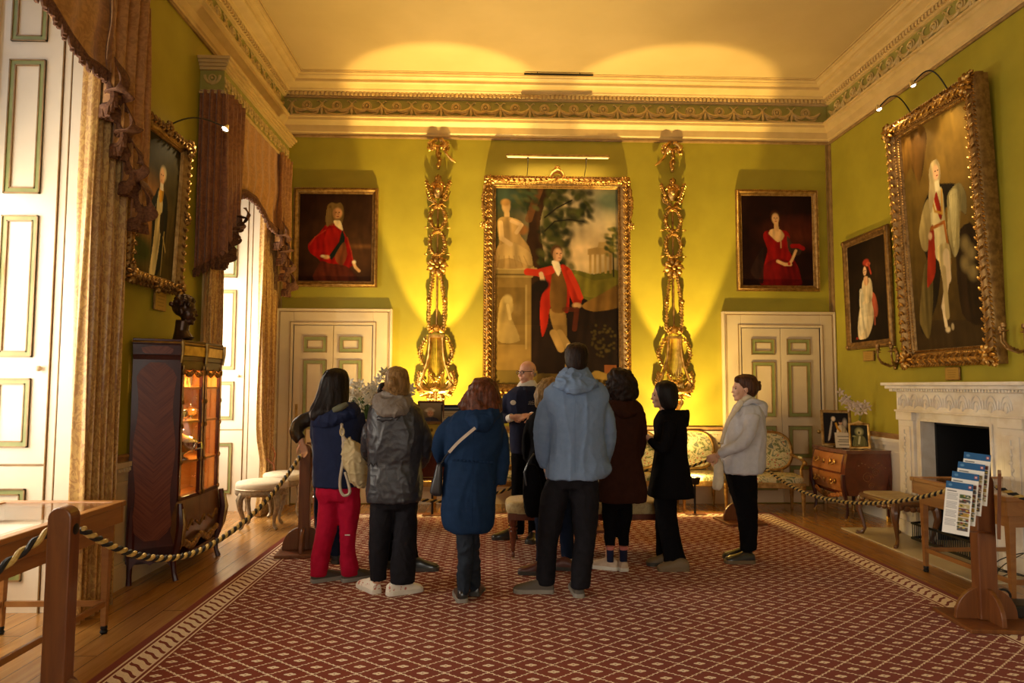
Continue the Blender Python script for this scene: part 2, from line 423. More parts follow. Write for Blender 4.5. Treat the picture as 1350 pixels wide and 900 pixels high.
# ================================================================ SETTING
def struct(name, mb, m, parent=None, **k):
    o = mb.build(name, m, parent, **k)
    if parent is None: o['kind'] = 'structure'
    return o
struct('floor', MB().box((XL-1.2, YF-.3, -.12), (XR+.6, YB+.3, 0)), 'floor', smooth=False)
struct('ceiling', MB().box((XL-1.2, YF-.3, ZC), (XR+.3, YB+.3, ZC+.15)), 'ceiling', smooth=False)
WT = .78; WZ = 4.7                                          # window wall thickness, head of the openings
b = MB(); ys = [YF] + sorted(y for w in WINS for y in w) + [YB]
for i in range(0, len(ys), 2): b.box((XL-WT, ys[i], 0), (XL, ys[i+1], ZC))
for y0, y1 in WINS: b.box((XL-WT, y0, WZ), (XL, y1, ZC))
struct('wall_left', b, 'wall', smooth=False)
DOORS = [(-2.62, -1.66), (3.50, 4.58)]
struct('wall_back', MB().box((XL, YB, 0), (XR, YB+.2, ZC)), 'wall', smooth=False)
FP = (6.10, 7.10, 1.24)                                     # fire opening y0, y1, top
b = MB().box((XR, YF, 0), (XR+.25, FP[0], ZC)).box((XR, FP[1], 0), (XR+.25, YB, ZC)).box((XR, FP[0], FP[2]), (XR+.25, FP[1], ZC))
struct('wall_right', b, 'wall', smooth=False)
b = MB().box((XR+.25, FP[0]-.05, 0), (XR+.28, FP[0], FP[2])).box((XR+.6, FP[0]-.05, 0), (XR+.65, FP[1]+.05, 1.6))
b.box((XR+.0, FP[0]-.06, 0), (XR+.62, FP[0]-.001, 1.5)).box((XR+.0, FP[1]+.001, 0), (XR+.62, FP[1]+.06, 1.5)).box((XR+.01, FP[0], FP[2]+.001), (XR+.62, FP[1], FP[2]+.3))
b.box((XR-.13, FP[1]-.03, 0), (XR+.62, FP[1]-.001, FP[2])).box((XR-.13, FP[0]+.001, 0), (XR+.62, FP[0]+.03, FP[2])).box((XR-.13, FP[0], FP[2]-.03), (XR+.62, FP[1], FP[2]-.001))
struct('wall_firebox', b, 'black', smooth=False)
struct('wall_front', MB().box((XL, YF-.2, 0), (-.5, YF, ZC)).box((2.5, YF-.2, 0), (XR, YF, ZC)).box((-.5, YF-.2, 0), (2.5, YF, .7)).box((-.5, YF-.2, 3.7), (2.5, YF, ZC)), 'wall', smooth=False)
# --- cornice: profile (distance from wall, height), mitred round the room
def cornice_run(name, prof, m, x0=XL, x1=XR, y1=YB, y0=YF):
    b = MB(); rings = []
    path = [(x0, y0, 1, 0), (x0, y1, 1, -1), (x1, y1, -1, -1), (x1, y0, -1, 0)]
    n = len(prof)
    for px, py, sx, sy in path: rings.append([(px + sx*d, py + sy*d, z) for d, z in prof])
    vs = [p for r in rings for p in r]; fs = []
    for i in range(3):
        for j in range(n-1): fs.append((i*n+j, (i+1)*n+j, (i+1)*n+j+1, i*n+j+1))
    b.add(vs, fs); o = b.build(name, m, smooth=True, angle=25); o['kind'] = 'structure'; return o
cornice_run('trim_1', [(0, 5.06), (.02, 5.06), (.025, 5.10), (.04, 5.115), (.045, 5.15), (.05, 5.20), (.085, 5.235), (.12, 5.25), (.125, 5.285), (.15, 5.29), (.15, 5.315), (.10, 5.325), (.07, 5.33)], 'cream_trim')
cornice_run('trim_2', [(0, 5.04), (.022, 5.04), (.03, 5.06), (.024, 5.075), (0, 5.075)], 'brownline')
cornice_run('trim_3', [(.045, 5.325), (.045, 5.585)], 'frieze')
cornice_run('trim_4', [(.04, 5.58), (.075, 5.585), (.075, 5.60), (.09, 5.605), (.09, 5.655), (.12, 5.66), (.135, 5.675), (.14, 5.69), (.16, 5.70), (.21, 5.715), (.24, 5.74), (.245, 5.765), (.245, 5.775), (.275, 5.78), (.30, 5.80), (.305, 5.815), (.33, 5.82), (.335, 5.835), (.36, 5.84), (.36, ZC+.01)], 'cream_trim')
cornice_run('trim_5', [(.336, 5.8385), (.345, 5.832), (.352, 5.84)], 'brownline')
# dentils, one mesh a wall
def wallmap(side):                                          # (along, out from wall, z) -> world
    if side == 'back': return lambda s, d, z: Vector((s, YB-d, z))
    if side == 'left': return lambda s, d, z: Vector((XL+d, s, z))
    return lambda s, d, z: Vector((XR-d, s, z))
def wbox(b, f, s0, s1, d0, d1, z0, z1):
    p, q = f(s0, d0, z0), f(s1, d1, z1); b.box(p, q)
for side, a, c in (('back', XL+.1, XR-.1), ('left', 2.2, YB-.1), ('right', 3.0, YB-.1)):
    f = wallmap(side); b = MB(); s = a
    while s < c: wbox(b, f, s, s+.034, .088, .118, 5.607, 5.652); s += .058
    struct('trim_6' if side == 'back' else ('trim_7' if side == 'left' else 'trim_8'), b, 'cream_trim', smooth=False)
    b = MB(); s = a + .06; pitch = .405; n = round((c-a-.1)/pitch); pitch = (c-a-.1)/n
    for i in range(n):
        s0 = a + .05 + i*pitch; cs = s0 + pitch*.5
        # patera: rings and boss
        for rr, dd in ((.062, .055), (.042, .068)):
            b.tube([f(cs + rr*math.cos(t*PI/8), dd, 5.475 + rr*math.sin(t*PI/8)) for t in range(16)], .011, 5, closed=True)
        b.ball(f(cs, .06, 5.475), (.026, .026, .026), 8, 5)
        # husk swags hanging either side
        for sg in (-1, 1):
            pts = []
            for k in range(9):
                t = k/8; q = s0 + (0 if sg > 0 else pitch) + sg*t*pitch*.5
                pts.append(f(q if True else 0, .062, 5.53 - .105*math.sin(PI*t*.62+.35) - .02))
            b.tube(pts, [.016+.012*math.sin(PI*k/8) for k in range(9)], 6)
            for k in range(1, 8): b.ball(pts[k] + Vector((0, 0, .0)), .015, 6, 4)
        b.tube([f(s0+pitch*.5 + pitch*.36*math.sin(PI*(t/8-.5)), .055, 5.40 - .05*math.cos(PI*(t/8-.5))) for t in range(9)], .016, 5)
        # bow-topped husk drop between the paterae
        cs = s0
        for sg in (-1, 1):
            b.tube([f(cs, .055, 5.50), f(cs+sg*.03, .06, 5.535), f(cs+sg*.05, .06, 5.55), f(cs+sg*.068, .055, 5.54)], .009, 5)
            b.tube([f(cs, .055, 5.52), f(cs+sg*.03, .06, 5.45), f(cs+sg*.06, .06, 5.385), f(cs+sg*.075, .055, 5.36)], [.009, .013, .017, .008], 6)
        b.tube([f(cs, .06, 5.52), f(cs, .068, 5.44), f(cs, .07, 5.39), f(cs, .06, 5.345)], [.008, .015, .024, .008], 7)
        for k in range(4): b.ball(f(cs, .072, 5.47-.03*k), .016, 6, 4)
    struct({'back': 'trim_9', 'left': 'trim_10', 'right': 'trim_11'}[side], b, 'ornament')
# corner strips (gilt fillets that edge the silk)
b = MB()
for x, d in ((XL, 1), (XR, -1)):
    b.box((x, YB-.002, .93), (x+d*.035, YB-.022, 5.05)); b.box((x, YB, .93), (x+d*.022, YB-.055, 5.05)); b.box((x+d*.045, YB-.002, .93), (x+d*.06, YB-.012, 5.05))
struct('trim_12', b, 'brownline', smooth=False)
# dado rail and wainscot
for nm, nm2, side, runs in (('trim_13', 'trim_14', 'back', [(-1.36, 3.25)]), ('trim_15', 'trim_16', 'left', [(5.06, 7.03), (8.94, YB)]), ('trim_17', 'trim_18', 'right', [(YF, 5.62), (7.5, YB)])):
    f = wallmap(side); b = MB(); c = MB()
    for a0, a1 in runs:
        wbox(b, f, a0, a1, 0, .02, .985, 1.045); wbox(b, f, a0, a1, 0, .032, 1.02, 1.04)
        wbox(c, f, a0, a1, 0, .05, .945, .985); wbox(c, f, a0, a1, 0, .035, .90, .945); wbox(c, f, a0, a1, 0, .014, 0, .90)
        wbox(c, f, a0, a1, 0, .035, 0, .17); wbox(c, f, a0, a1, 0, .026, .17, .195)
        m0 = a0 + .08
        while m0 < a1 - .3:
            m1 = min(m0 + 1.1, a1 - .08)
            for z0, z1 in ((.27, .30), (.80, .83)): wbox(c, f, m0, m1, 0, .026, z0, z1)
            for s0 in (m0, m1-.03): wbox(c, f, s0, s0+.03, 0, .026, .27, .83)
            m0 = m1 + .12
        s = a0+.01
        while s < a1-.02 and side != 'right': wbox(c, f, s, s+.018, .03, .046, .912, .938); s += .036
    struct(nm, b, 'rail', smooth=False); struct(nm2, c, 'white_dado' if side == 'right' else 'cream', smooth=False)
# --- painted panels: cream leaf with raised sage mouldings
def panel_mould(f, x0, x1, z0, z1, d, parent, w=.05):      # f(s, d, z)
    c = MB(); e = MB()
    for (a0, a1, c0, c1) in ((x0, x1, z1-w, z1), (x0, x1, z0, z0+w), (x0, x0+w, z0+w, z1-w), (x1-w, x1, z0+w, z1-w)):
        wbox(c, f, a0, a1, d, d+.010, c0, c1)
    for k, dd in ((0, .018), (w-.008, .014)):
        X0, X1, Z0, Z1 = x0+k, x1-k, z0+k, z1-k; t = .009
        for (a0, a1, c0, c1) in ((X0, X1, Z1-t, Z1), (X0, X1, Z0, Z0+t), (X0, X0+t, Z0, Z1), (X1-t, X1, Z0, Z1)):
            wbox(e, f, a0, a1, d, d+dd, c0, c1)
    c.build('panel_moulding', 'sage', parent, smooth=False); e.build('gilt_line', 'brownline', parent, smooth=False)
def double_door(n, a0, a1, ztop, mirror=False):
    f = wallmap('back')
    # architrave
    b = MB(); A0, A1, ZT = a0-.26, a1+.26, ztop+.22
    if A1 > XR: A1 = XR-.01
    if A0 < XL: A0 = XL+.012
    for (w0, dep) in ((0, .075), (.03, .055), (.10, .04), (.17, .052)):
        w1 = .26
        k = w0
        L0, L1, T = A0+k*(a0-A0)/.26, A1-k*(A1-a1)/.26, ZT-k*(ZT-ztop)/.26
        i0, i1, it = (A0+.03*(a0-A0)/.26, A1-.03*(A1-a1)/.26, ZT-.03) if w0 == 0 else (a0, a1, ztop)
        wbox(b, f, L0, i0, 0, dep, 0, T); wbox(b, f, i1, L1, 0, dep, 0, T); wbox(b, f, i0, i1, 0, dep, it, T)
    root = struct('door_%d' % n, MB().box(f(a0, 0.0, .01), f(a1, .018, ztop)), 'cream', smooth=False)
    b.build('architrave', 'cream', root, smooth=False, bevel=.006)
    e = MB()
    for k in (.05, .215):
        L0, L1, T = A0+k*(a0-A0)/.26, A1-k*(A1-a1)/.26, ZT-k*(ZT-ztop)/.26
        for q in ((L0, L0+.008, 0, T), (L1-.008, L1, 0, T), (L0, L1, T-.008, T)): wbox(e, f, q[0], q[1], .03, .062, q[2], q[3])
    e.build('gilt_line', 'brownline', root, smooth=False)
    mid = (a0+a1)/2
    for L0, L1 in ((a0+.01, mid-.004), (mid+.004, a1-.01)):
        lf = MB(); wbox(lf, f, L0, L1, .018, .036, .015, ztop-.01); leaf = lf.build('door_leaf', 'cream', root, smooth=False, bevel=.004)
        w = L1-L0; p0, p1 = L0+w*.25, L1-w*.15
        if L0 > mid: p0, p1 = L0+w*.15, L1-w*.25
        for z0, z1 in ((2.04, 2.26), (1.18, 1.94), (.62, 1.06), (.18, .52)): panel_mould(f, p0, p1, z0, z1, .036, leaf, .058)
    if not mirror:
        e = MB(); wbox(e, f, a0+.045, a0+.085, .036, .044, 1.02, 1.34); pl = e.build('finger_plate', 'brass', root, bevel=.004)
        MB().ball(f(a0+.06, .06, .96), .028).build('door_knob', 'brass', root)
    else:
        MB().ball(f(a1-.06, .06, .98), .028).build('door_knob', 'brass', root)
    return root
double_door(1, -2.68, -1.60, 2.42)
double_door(2, 3.48, 4.60, 2.42, True)
# --- windows: sash, glass, panelled shutters lining the reveals
for n, (y0, y1) in enumerate(WINS, 1):
    fr = MB(); xg = XL-WT+.04
    for q in ((y0, y0+.07, .25, WZ), (y1-.07, y1, .25, WZ), (y0, y1, WZ-.08, WZ), (y0, y1, .25, .33), (y0, y1, 2.4, 2.45)): fr.box((xg-.03, q[0], q[2]), (xg+.03, q[1], q[3]))
    for k in range(1, 4): yy = y0+.07+(y1-y0-.14)*k/4; fr.box((xg-.015, yy-.011, .3), (xg+.015, yy+.011, WZ-.05))
    for k in range(1, 8): zz = .33+(WZ-.4)*k/8; fr.box((xg-.015, y0+.05, zz-.011), (xg+.015, y1-.05, zz+.011))
    fr.box((XL-WT, y0, 0), (XL-WT+.1, y1, .25))
    root = struct('window_%d' % n, fr, 'white', smooth=False)
    MB().box((xg-.003, y0+.05, .3), (xg+.003, y1-.05, WZ-.05)).build('window_pane', 'glass', root, smooth=False)
    for side, ya, sg in ((0, y1, -1), (1, y0, 1)):
        # splayed-back shutter case on each reveal: s runs from the glass (0) to the room
        g = lambda s, d, z, ya=ya, sg=sg: Vector((s, ya + sg*d, z))
        c = MB(); wbox(c, g, XL-WT+.02, XL, 0, .03, 0, WZ); 
        wbox(c, g, XL-.16, XL+.0, .03, .055, 0, WZ); wbox(c, g, XL-.225, XL-.175, .03, .045, 0, WZ)
        case = c.build('shutter_case', 'white', root, smooth=False, bevel=.003)
        e = MB()
        for s in (XL-.235, XL-.17, XL-.008): wbox(e, g, s, s+.007, .03, .058, 0, WZ)
        wbox(e, g, XL-WT+.1, XL-.24, .0405, .0415, 1.018, 1.030)
        e.build('gilt_line', 'brownline', case, smooth=False)
        l = MB(); wbox(l, g, XL-WT+.1, XL-.24, .03, .04, 0, 1.015); wbox(l, g, XL-WT+.1, XL-.24, .03, .04, 1.033, WZ-.02)
        leaf = l.build('shutter', 'white', root, smooth=False)
        for z0, z1 in ((.22, .86), (1.15, 1.64), (1.79, 2.82), (2.98, 3.98), (4.12, 4.62)):
            panel_mould(g, XL-WT+.16, XL-.36, z0, z1, .04, leaf, .045)
        MB().ball(g(XL-.30, .065, 1.71), .022).build('shutter_knob', 'cream_fabric', leaf)
    MB().box((XL-WT, y0, WZ-.01), (XL, y1, WZ)).build('soffit', 'white', root, smooth=False)
    # gilt/cream facing round the opening
    b = MB()
    for q0, q1 in ((y0-.09, y0), (y1, y1+.09)): b.box((XL, q0, .2), (XL+.018, q1, WZ+.1))
    b.box((XL, y0, WZ), (XL+.018, y1, WZ+.1)); b.build('architrave', 'cream_trim', root, smooth=False)
# hearth stone
struct('trim_19', MB().box((3.98, 5.55, 0), (XR+.6, 7.72, .012)), 'hearth', smooth=False)
# carpet
cp = MB().box((-2.14, -1.9, .0), (3.55, 8.62, .014)).build('carpet', 'carpet', smooth=False)
tag(cp, 'large red-brown carpet with cream diamond lattice and leafy border', 'carpet')
# ================================================================ PAINTED PICTURES (drawn stroke by stroke, stored on the canvas's own mesh)
class Paint:
    def __init__(s, w, h, c):
        s.w, s.h = w, h; s.a = np.zeros((h, w, 3)); s.a[:] = s.c(c)
        yy, xx = np.mgrid[0:h, 0:w]; s.x = (xx+.5)/w; s.y = (yy+.5)/h; s.rs = np.random.RandomState(w*7+h); s.asp = w/h
    def c(s, c): return np.array(srgb(c) if isinstance(c, str) else c[:3], float)
    def put(s, m, c): s.a += (s.c(c)-s.a)*np.clip(m, 0, 1)[..., None]; return s
    def nz(s, k, seed=0):
        r = np.random.RandomState(seed+int(k*13)); n = int(k)+3; g = r.rand(n, n)
        u = s.x*k; v = s.y*k/s.asp % (n-1.01); u = u % (n-1.01); i = u.astype(int); j = v.astype(int); a = u-i; b = v-j
        a = a*a*(3-2*a); b = b*b*(3-2*b)
        return (g[j, i]*(1-a)*(1-b)+g[j, i+1]*a*(1-b)+g[j+1, i]*(1-a)*b+g[j+1, i+1]*a*b)
    def grad(s, top, bot, y0=0, y1=1, al=1): t = np.clip((s.y-y0)/(y1-y0), 0, 1)[..., None]; s.a += al*((s.c(top)*(1-t)+s.c(bot)*t)-s.a); return s
    def ell(s, x, y, rx, ry, c, soft=.25, rot=0, al=1):
        dx = s.x-x; dy = (s.y-y)/s.asp; ry = ry/s.asp; cr, sr = math.cos(rot), math.sin(rot)
        q = np.sqrt(((dx*cr+dy*sr)/rx)**2+((-dx*sr+dy*cr)/ry)**2)
        return s.put(al*np.clip((1+soft-q)/max(soft*2, 1e-3), 0, 1), c)
    def poly(s, pts, c, al=1, tex=0):
        m = np.zeros_like(s.x); n = len(pts)
        for ox in (-.3, .3):
            for oy in (-.3, .3):
                X = s.x+ox/s.w; Y = s.y+oy/s.h; ins = np.zeros(X.shape, bool)
                for i in range(n):
                    (x1, y1), (x2, y2) = pts[i], pts[(i+1) % n]
                    if y1 == y2: continue
                    k = ((y1 > Y) != (y2 > Y)) & (X < (x2-x1)*(Y-y1)/(y2-y1)+x1); ins ^= k
                m += ins/4
        if tex: m = m*(1-tex+tex*s.nz(22, 3))
        return s.put(m*al, c)
    def smooth_poly(s, pts, c, al=1, tex=0):
        Q = []; n = len(pts)
        for i in range(n):
            p0, p1, p2, p3 = pts[i-1], pts[i], pts[(i+1) % n], pts[(i+2) % n]
            for k in range(4):
                t = k/4; Q.append(tuple(q1+.4*(q2-q0)*t*(1-t)**2+(q2-q1)*(3*t*t-2*t**3)-.4*(q3-q1)*t*t*(1-t) for q0, q1, q2, q3 in zip(p0, p1, p2, p3)))
        old = s.a.copy(); s.poly(Q, c, al, tex)
        m = np.abs(s.a-old).max(-1) > 1e-4; h = int(abs(pts[0][0])*97+len(pts)*7)
        if m.any():      # folds and modelling in the drapery: darker to the right of each mass, streaked along it
            x0, x1 = s.x[m].min(), s.x[m].max(); f = .62+.75*s.streak(h); side = 1.12-.42*np.clip((s.x-x0)/max(x1-x0, .02), 0, 1)
            k = np.where(m, f*side, 1); s.a *= (k*al+(1-al))[..., None]
        return s
    def streak(s, seed):
        r = np.random.RandomState(seed); g = r.rand(64, 64); w = .03*np.sin(s.y*9+seed); u = ((s.x+w)*26) % 62; v = (s.y*5) % 62
        i = u.astype(int); j = v.astype(int); a = u-i; b = v-j; a = a*a*(3-2*a); b = b*b*(3-2*b)
        return g[j, i]*(1-a)*(1-b)+g[j, i+1]*a*(1-b)+g[j+1, i]*(1-a)*b+g[j+1, i+1]*a*b
    def line(s, pts, w, c, al=1, w2=None):
        for i in range(len(pts)-1):
            (x1, y1), (x2, y2) = pts[i], pts[i+1]
            y1 /= s.asp; y2 /= s.asp; Y = s.y/s.asp; L = max((x2-x1)**2+(y2-y1)**2, 1e-9)
            t = np.clip(((s.x-x1)*(x2-x1)+(Y-y1)*(y2-y1))/L, 0, 1)
            d = np.sqrt((s.x-x1-t*(x2-x1))**2+(Y-y1-t*(y2-y1))**2); ww = w if w2 is None else w+(w2-w)*(i/max(1, len(pts)-2))
            s.put(al*np.clip((ww-d)*s.w+.5, 0, 1), c)
        return s
    def mott(s, k, amt, seed=1):
        s.a *= (1+amt*(s.nz(k, seed)-.5))[..., None]
        if k > 20: s.a *= (1+.35*(s.streak(seed)-.5))[..., None]; s.a *= (1+.3*(s.nz(12, seed+3)-.5))[..., None]
        return s
    def mesh(s, name, w, h, y, parent, m='oil', x0=0, z0=0):
        """flat canvas w x h centred at local (x0, z0) in the plane y"""
        W_, H_ = s.w, s.h; b = []
        xs = np.linspace(x0-w/2, x0+w/2, W_+1); zs = np.linspace(z0+h/2, z0-h/2, H_+1)
        X, Z = np.meshgrid(xs, zs); V = np.stack([X, np.full_like(X, y), Z], -1).reshape(-1, 3)
        i = np.arange(H_)[:, None]*(W_+1)+np.arange(W_)[None, :]
        Fc = np.stack([i, i+W_+1, i+W_+2, i+1], -1).reshape(-1, 4)
        me = bpy.data.meshes.new(name); me.from_pydata(V.tolist(), [], Fc.tolist()); me.update()
        at_ = me.color_attributes.new('paint', 'FLOAT_COLOR', 'CORNER')
        cc = np.concatenate([np.clip(s.a.reshape(-1, 3), 0, 1), np.ones((W_*H_, 1))], 1); at_.data.foreach_set('color', np.repeat(cc, 4, 0).ravel())
        me.materials.append(M[m]); o = bpy.data.objects.new(name, me); COL.objects.link(o); o.parent = parent; return o
def figure_face(p, x, y, r, skin, hair, turn=0, hairlen=1.0):
    p.ell(x, y-.1*r/p.asp*p.asp, r*1.15, r*1.25*p.asp*1.15/p.asp*p.asp, hair, .2)
    p.ell(x, y, r*.78, r*1.08*p.asp, skin, .2)
    dk = tuple(k*.35 for k in srgb(skin)) if isinstance(skin, str) else tuple(k*.35 for k in skin)
    e = r*p.asp
    for sg in (-1, 1): p.ell(x+turn*r*.2+sg*r*.30, y-e*.12, r*.13, e*.09, dk, .3, al=.8)
    p.line([(x+turn*r*.28, y-e*.1), (x+turn*r*.36, y+e*.22)], r*.06, tuple(k*.6 for k in srgb(skin)), .7)
    p.ell(x+turn*r*.22, y+e*.48, r*.2, e*.07, (.35, .08, .05), .3, al=.8)
    p.ell(x-turn*r*.55, y+e*.1, r*.3, e*.8, dk, .6, al=.35)
def frame_local(w, h, fw, dep, m, prof=None):
    prof = prof or [(0, 0), (0, -.55), (.10, -.75), (.18, -.7), (.28, -.95), (.42, -1), (.55, -.8), (.72, -.55), (.80, -.55), (.86, -.42), (.93, -.45), (1, -.3), (1, 0)]
    b = MB(); rs = []
    for sx, sz in ((-1, -1), (1, -1), (1, 1), (-1, 1)): rs.append([(sx*(w/2-t*fw), d*dep, sz*(h/2-t*fw)) for t, d in prof])
    b.rings(rs, cap=False, closed=True); return b
def frame_orn(b, w, h, fw, dep, t, size, step, kind='leaf', d=-1.0, jitter=.15):
    """carved repeats along the frame at fraction t of its width"""
    X, Z = w/2-t*fw, h/2-t*fw; rnd = random.Random(int(w*1000+t*77))
    for (ax, az), (bx, bz) in (((-X, -Z), (X, -Z)), ((X, -Z), (X, Z)), ((X, Z), (-X, Z)), ((-X, Z), (-X, -Z))):
        L = math.hypot(bx-ax, bz-az); n = max(1, int(L/step)); dx, dz = (bx-ax)/L, (bz-az)/L
        for i in range(n):
            q = (i+.5)/n*L; c = Vector((ax+dx*q, d*dep, az+dz*q)); ang = math.atan2(dz, dx)
            if kind == 'bead': b.ball(c, size, 6, 4)
            elif kind == 'rope': b.ball(c, (size*1.5, size*.8, size*.55), 6, 4, Matrix.Rotation(-(ang)-.8, 3, 'Y'))
            else:
                for sg in (-1, 1):
                    r = Matrix.Rotation(-ang-sg*.75, 3, 'Y'); s_ = size*(1+jitter*(rnd.random()-.5)); off = Vector((-dz, 0, dx))*sg*size*.75
                    b.ball(c+off, (s_*1.15, s_*.5, s_*.36), 7, 4, r)
                b.ball(c+Vector((dx, 0, dz))*size*.5, (size*.4, size*.6, size*.4), 6, 4)
    return b
def corner_orn(b, x, z, r, dep, seed=0):
    rnd = random.Random(seed)
    for k in range(9):
        a = k*2*PI/9; b.ball((x+math.cos(a)*r*.6, -dep, z+math.sin(a)*r*.6), (r*.42, r*.28, r*.2), 7, 4, Matrix.Rotation(-a, 3, 'Y'))
    b.ball((x, -dep-.015, z), r*.34, 8, 5)
def picture(label, cat_w, cat_h, fw, dep, loc, rz, tilt, fm, om, orn, paint, group=None, name='framed_portrait', boxdepth=0):
    t = thing(name, label, 'painting', loc, rz, group); t.rotation_euler = (tilt, 0, rz)
    fb = frame_local(cat_w, cat_h, fw, dep, fm)
    if boxdepth: fb.box((-cat_w/2+.01, -.001, -cat_h/2+.01), (cat_w/2-.01, boxdepth, cat_h/2-.01))
    fb.cur = 1; orn(fb); fb.build('picture_frame', [fm, om], t, angle=50)
    paint.mesh('canvas', cat_w-2*fw+.01, cat_h-2*fw+.01, -dep*.28, t)
    return t
# --- the gentleman in red coat, left of back wall
def paint_red_gentleman():
    p = Paint(96, 120, '2a1208'); p.ell(.85, .55, .55, .3, '5a3a1a', .9, al=.8); p.ell(.8, .2, .4, .25, '3a2412', .8, al=.8); p.mott(6, .5)
    p.ell(.85, .60, .18, .02, '8a5a2a', .9, al=.5)
    p.smooth_poly([(.36, .36), (.28, .45), (.13, .58), (.16, .68), (.30, .78), (.22, .98), (.80, 1.0), (.70, .85), (.76, .80), (.70, .62), (.64, .48), (.55, .36), (.46, .33)], '9c1008')
    p.smooth_poly([(.30, .78), (.22, 1.0), (.82, 1.0), (.66, .83), (.44, .80)], '4e2410', .9)
    p.smooth_poly([(.40, .40), (.34, .55), (.36, .70), (.42, .76), (.52, .64), (.56, .50), (.52, .40)], 'b01a0c', .8, .3)
    p.poly([(.59, .40), (.63, .50), (.62, .58), (.45, .76), (.41, .72), (.55, .55)], '15231c')
    p.smooth_poly([(.62, .55), (.66, .70), (.60, .82), (.52, .78), (.50, .70)], '7e4a22', .8)
    p.smooth_poly([(.39, .13), (.44, .10), (.50, .115), (.56, .10), (.60, .15), (.61, .25), (.585, .34), (.54, .35), (.44, .34), (.38, .38), (.36, .30), (.37, .2)], '7f6434')
    for k in range(9): p.line([(.385+.006*k, .14+.03*(k % 2)), (.37+.012*k, .36)], .006, '9b7c46' if k % 2 else '5a431f', .5)
    p.ell(.52, .225, .062, .062, 'd9a06a', .2); p.ell(.50, .215, .012, .006, '3a1c0c', .3); p.ell(.545, .215, .012, .006, '3a1c0c', .3)
    p.line([(.527, .22), (.532, .24)], .005, 'a06a3c'); p.ell(.525, .262, .018, .005, '8c2a18', .3); p.ell(.48, .235, .02, .05, '9a6436', .5, al=.6)
    p.smooth_poly([(.47, .31), (.56, .31), (.60, .42), (.55, .40), (.49, .36)], 'e6cf9c')
    p.ell(.38, .725, .045, .022, 'd6a66c', .3); p.ell(.33, .715, .03, .015, 'e6cf9c', .3)
    p.line([(.75, .78), (.78, .84), (.83, .88)], .02, 'd6a66c'); p.ell(.76, .78, .025, .02, 'e6cf9c', .4)
    p.line([(.36, .42), (.22, .50), (.15, .59)], .006, 'd0502c', .6); p.line([(.66, .50), (.72, .66), (.74, .76)], .008, 'c83c20', .6)
    return p.mott(28, .12, 4)
def paint_red_lady():
    p = Paint(96, 120, '200a05'); p.ell(.85, .42, .4, .12, '5a2410', .9, al=.9); p.ell(.9, .33, .3, .08, '46180e', .9, al=.6); p.mott(5, .4)
    p.smooth_poly([(.30, .45), (.36, .39), (.62, .39), (.68, .46), (.66, .60), (.80, .82), (.78, 1), (.28, 1), (.30, .80), (.36, .62), (.34, .55)], '8c0e0a')
    p.smooth_poly([(.30, .78), (.5, .70), (.74, .76), (.82, .90), (.80, 1), (.26, 1)], '6b0b09', .9)
    p.smooth_poly([(.64, .44), (.74, .56), (.86, .58), (.80, .66), (.66, .62)], '3f2a1e'); p.smooth_poly([(.30, .58), (.18, .72), (.12, .86), (.28, .98), (.30, .78)], '2e1a14', .9)
    p.line([(.71, .56), (.80, .56), (.86, .585)], .03, '8c0e0a')
    p.smooth_poly([(.42, .375), (.54, .375), (.60, .44), (.56, .50), (.50, .515), (.42, .46), (.38, .42)], 'd6aa70')
    p.line([(.55, .51), (.55, .58)], .006, 'd6b078', .7)
    p.poly([(.455, .27), (.52, .27), (.525, .40), (.46, .40)], 'c99c64')
    p.ell(.475, .225, .065, .060, '43220f', .25); p.ell(.48, .255, .05, .058, 'd8a870', .2); p.ell(.462, .25, .01, .005, '3a1c0c'); p.ell(.502, .25, .01, .005, '3a1c0c')
    p.ell(.485, .285, .015, .005, '9c2a1c'); p.line([(.484, .255), (.487, .27)], .004, 'a87440')
    p.line([(.50, .73), (.60, .765), (.68, .765)], .022, 'd6a66c'); p.line([(.76, .61), (.70, .72), (.66, .765)], .018, 'd6a66c'); p.ell(.66, .755, .02, .02, 'b02a1c')
    return p.mott(28, .12, 5)
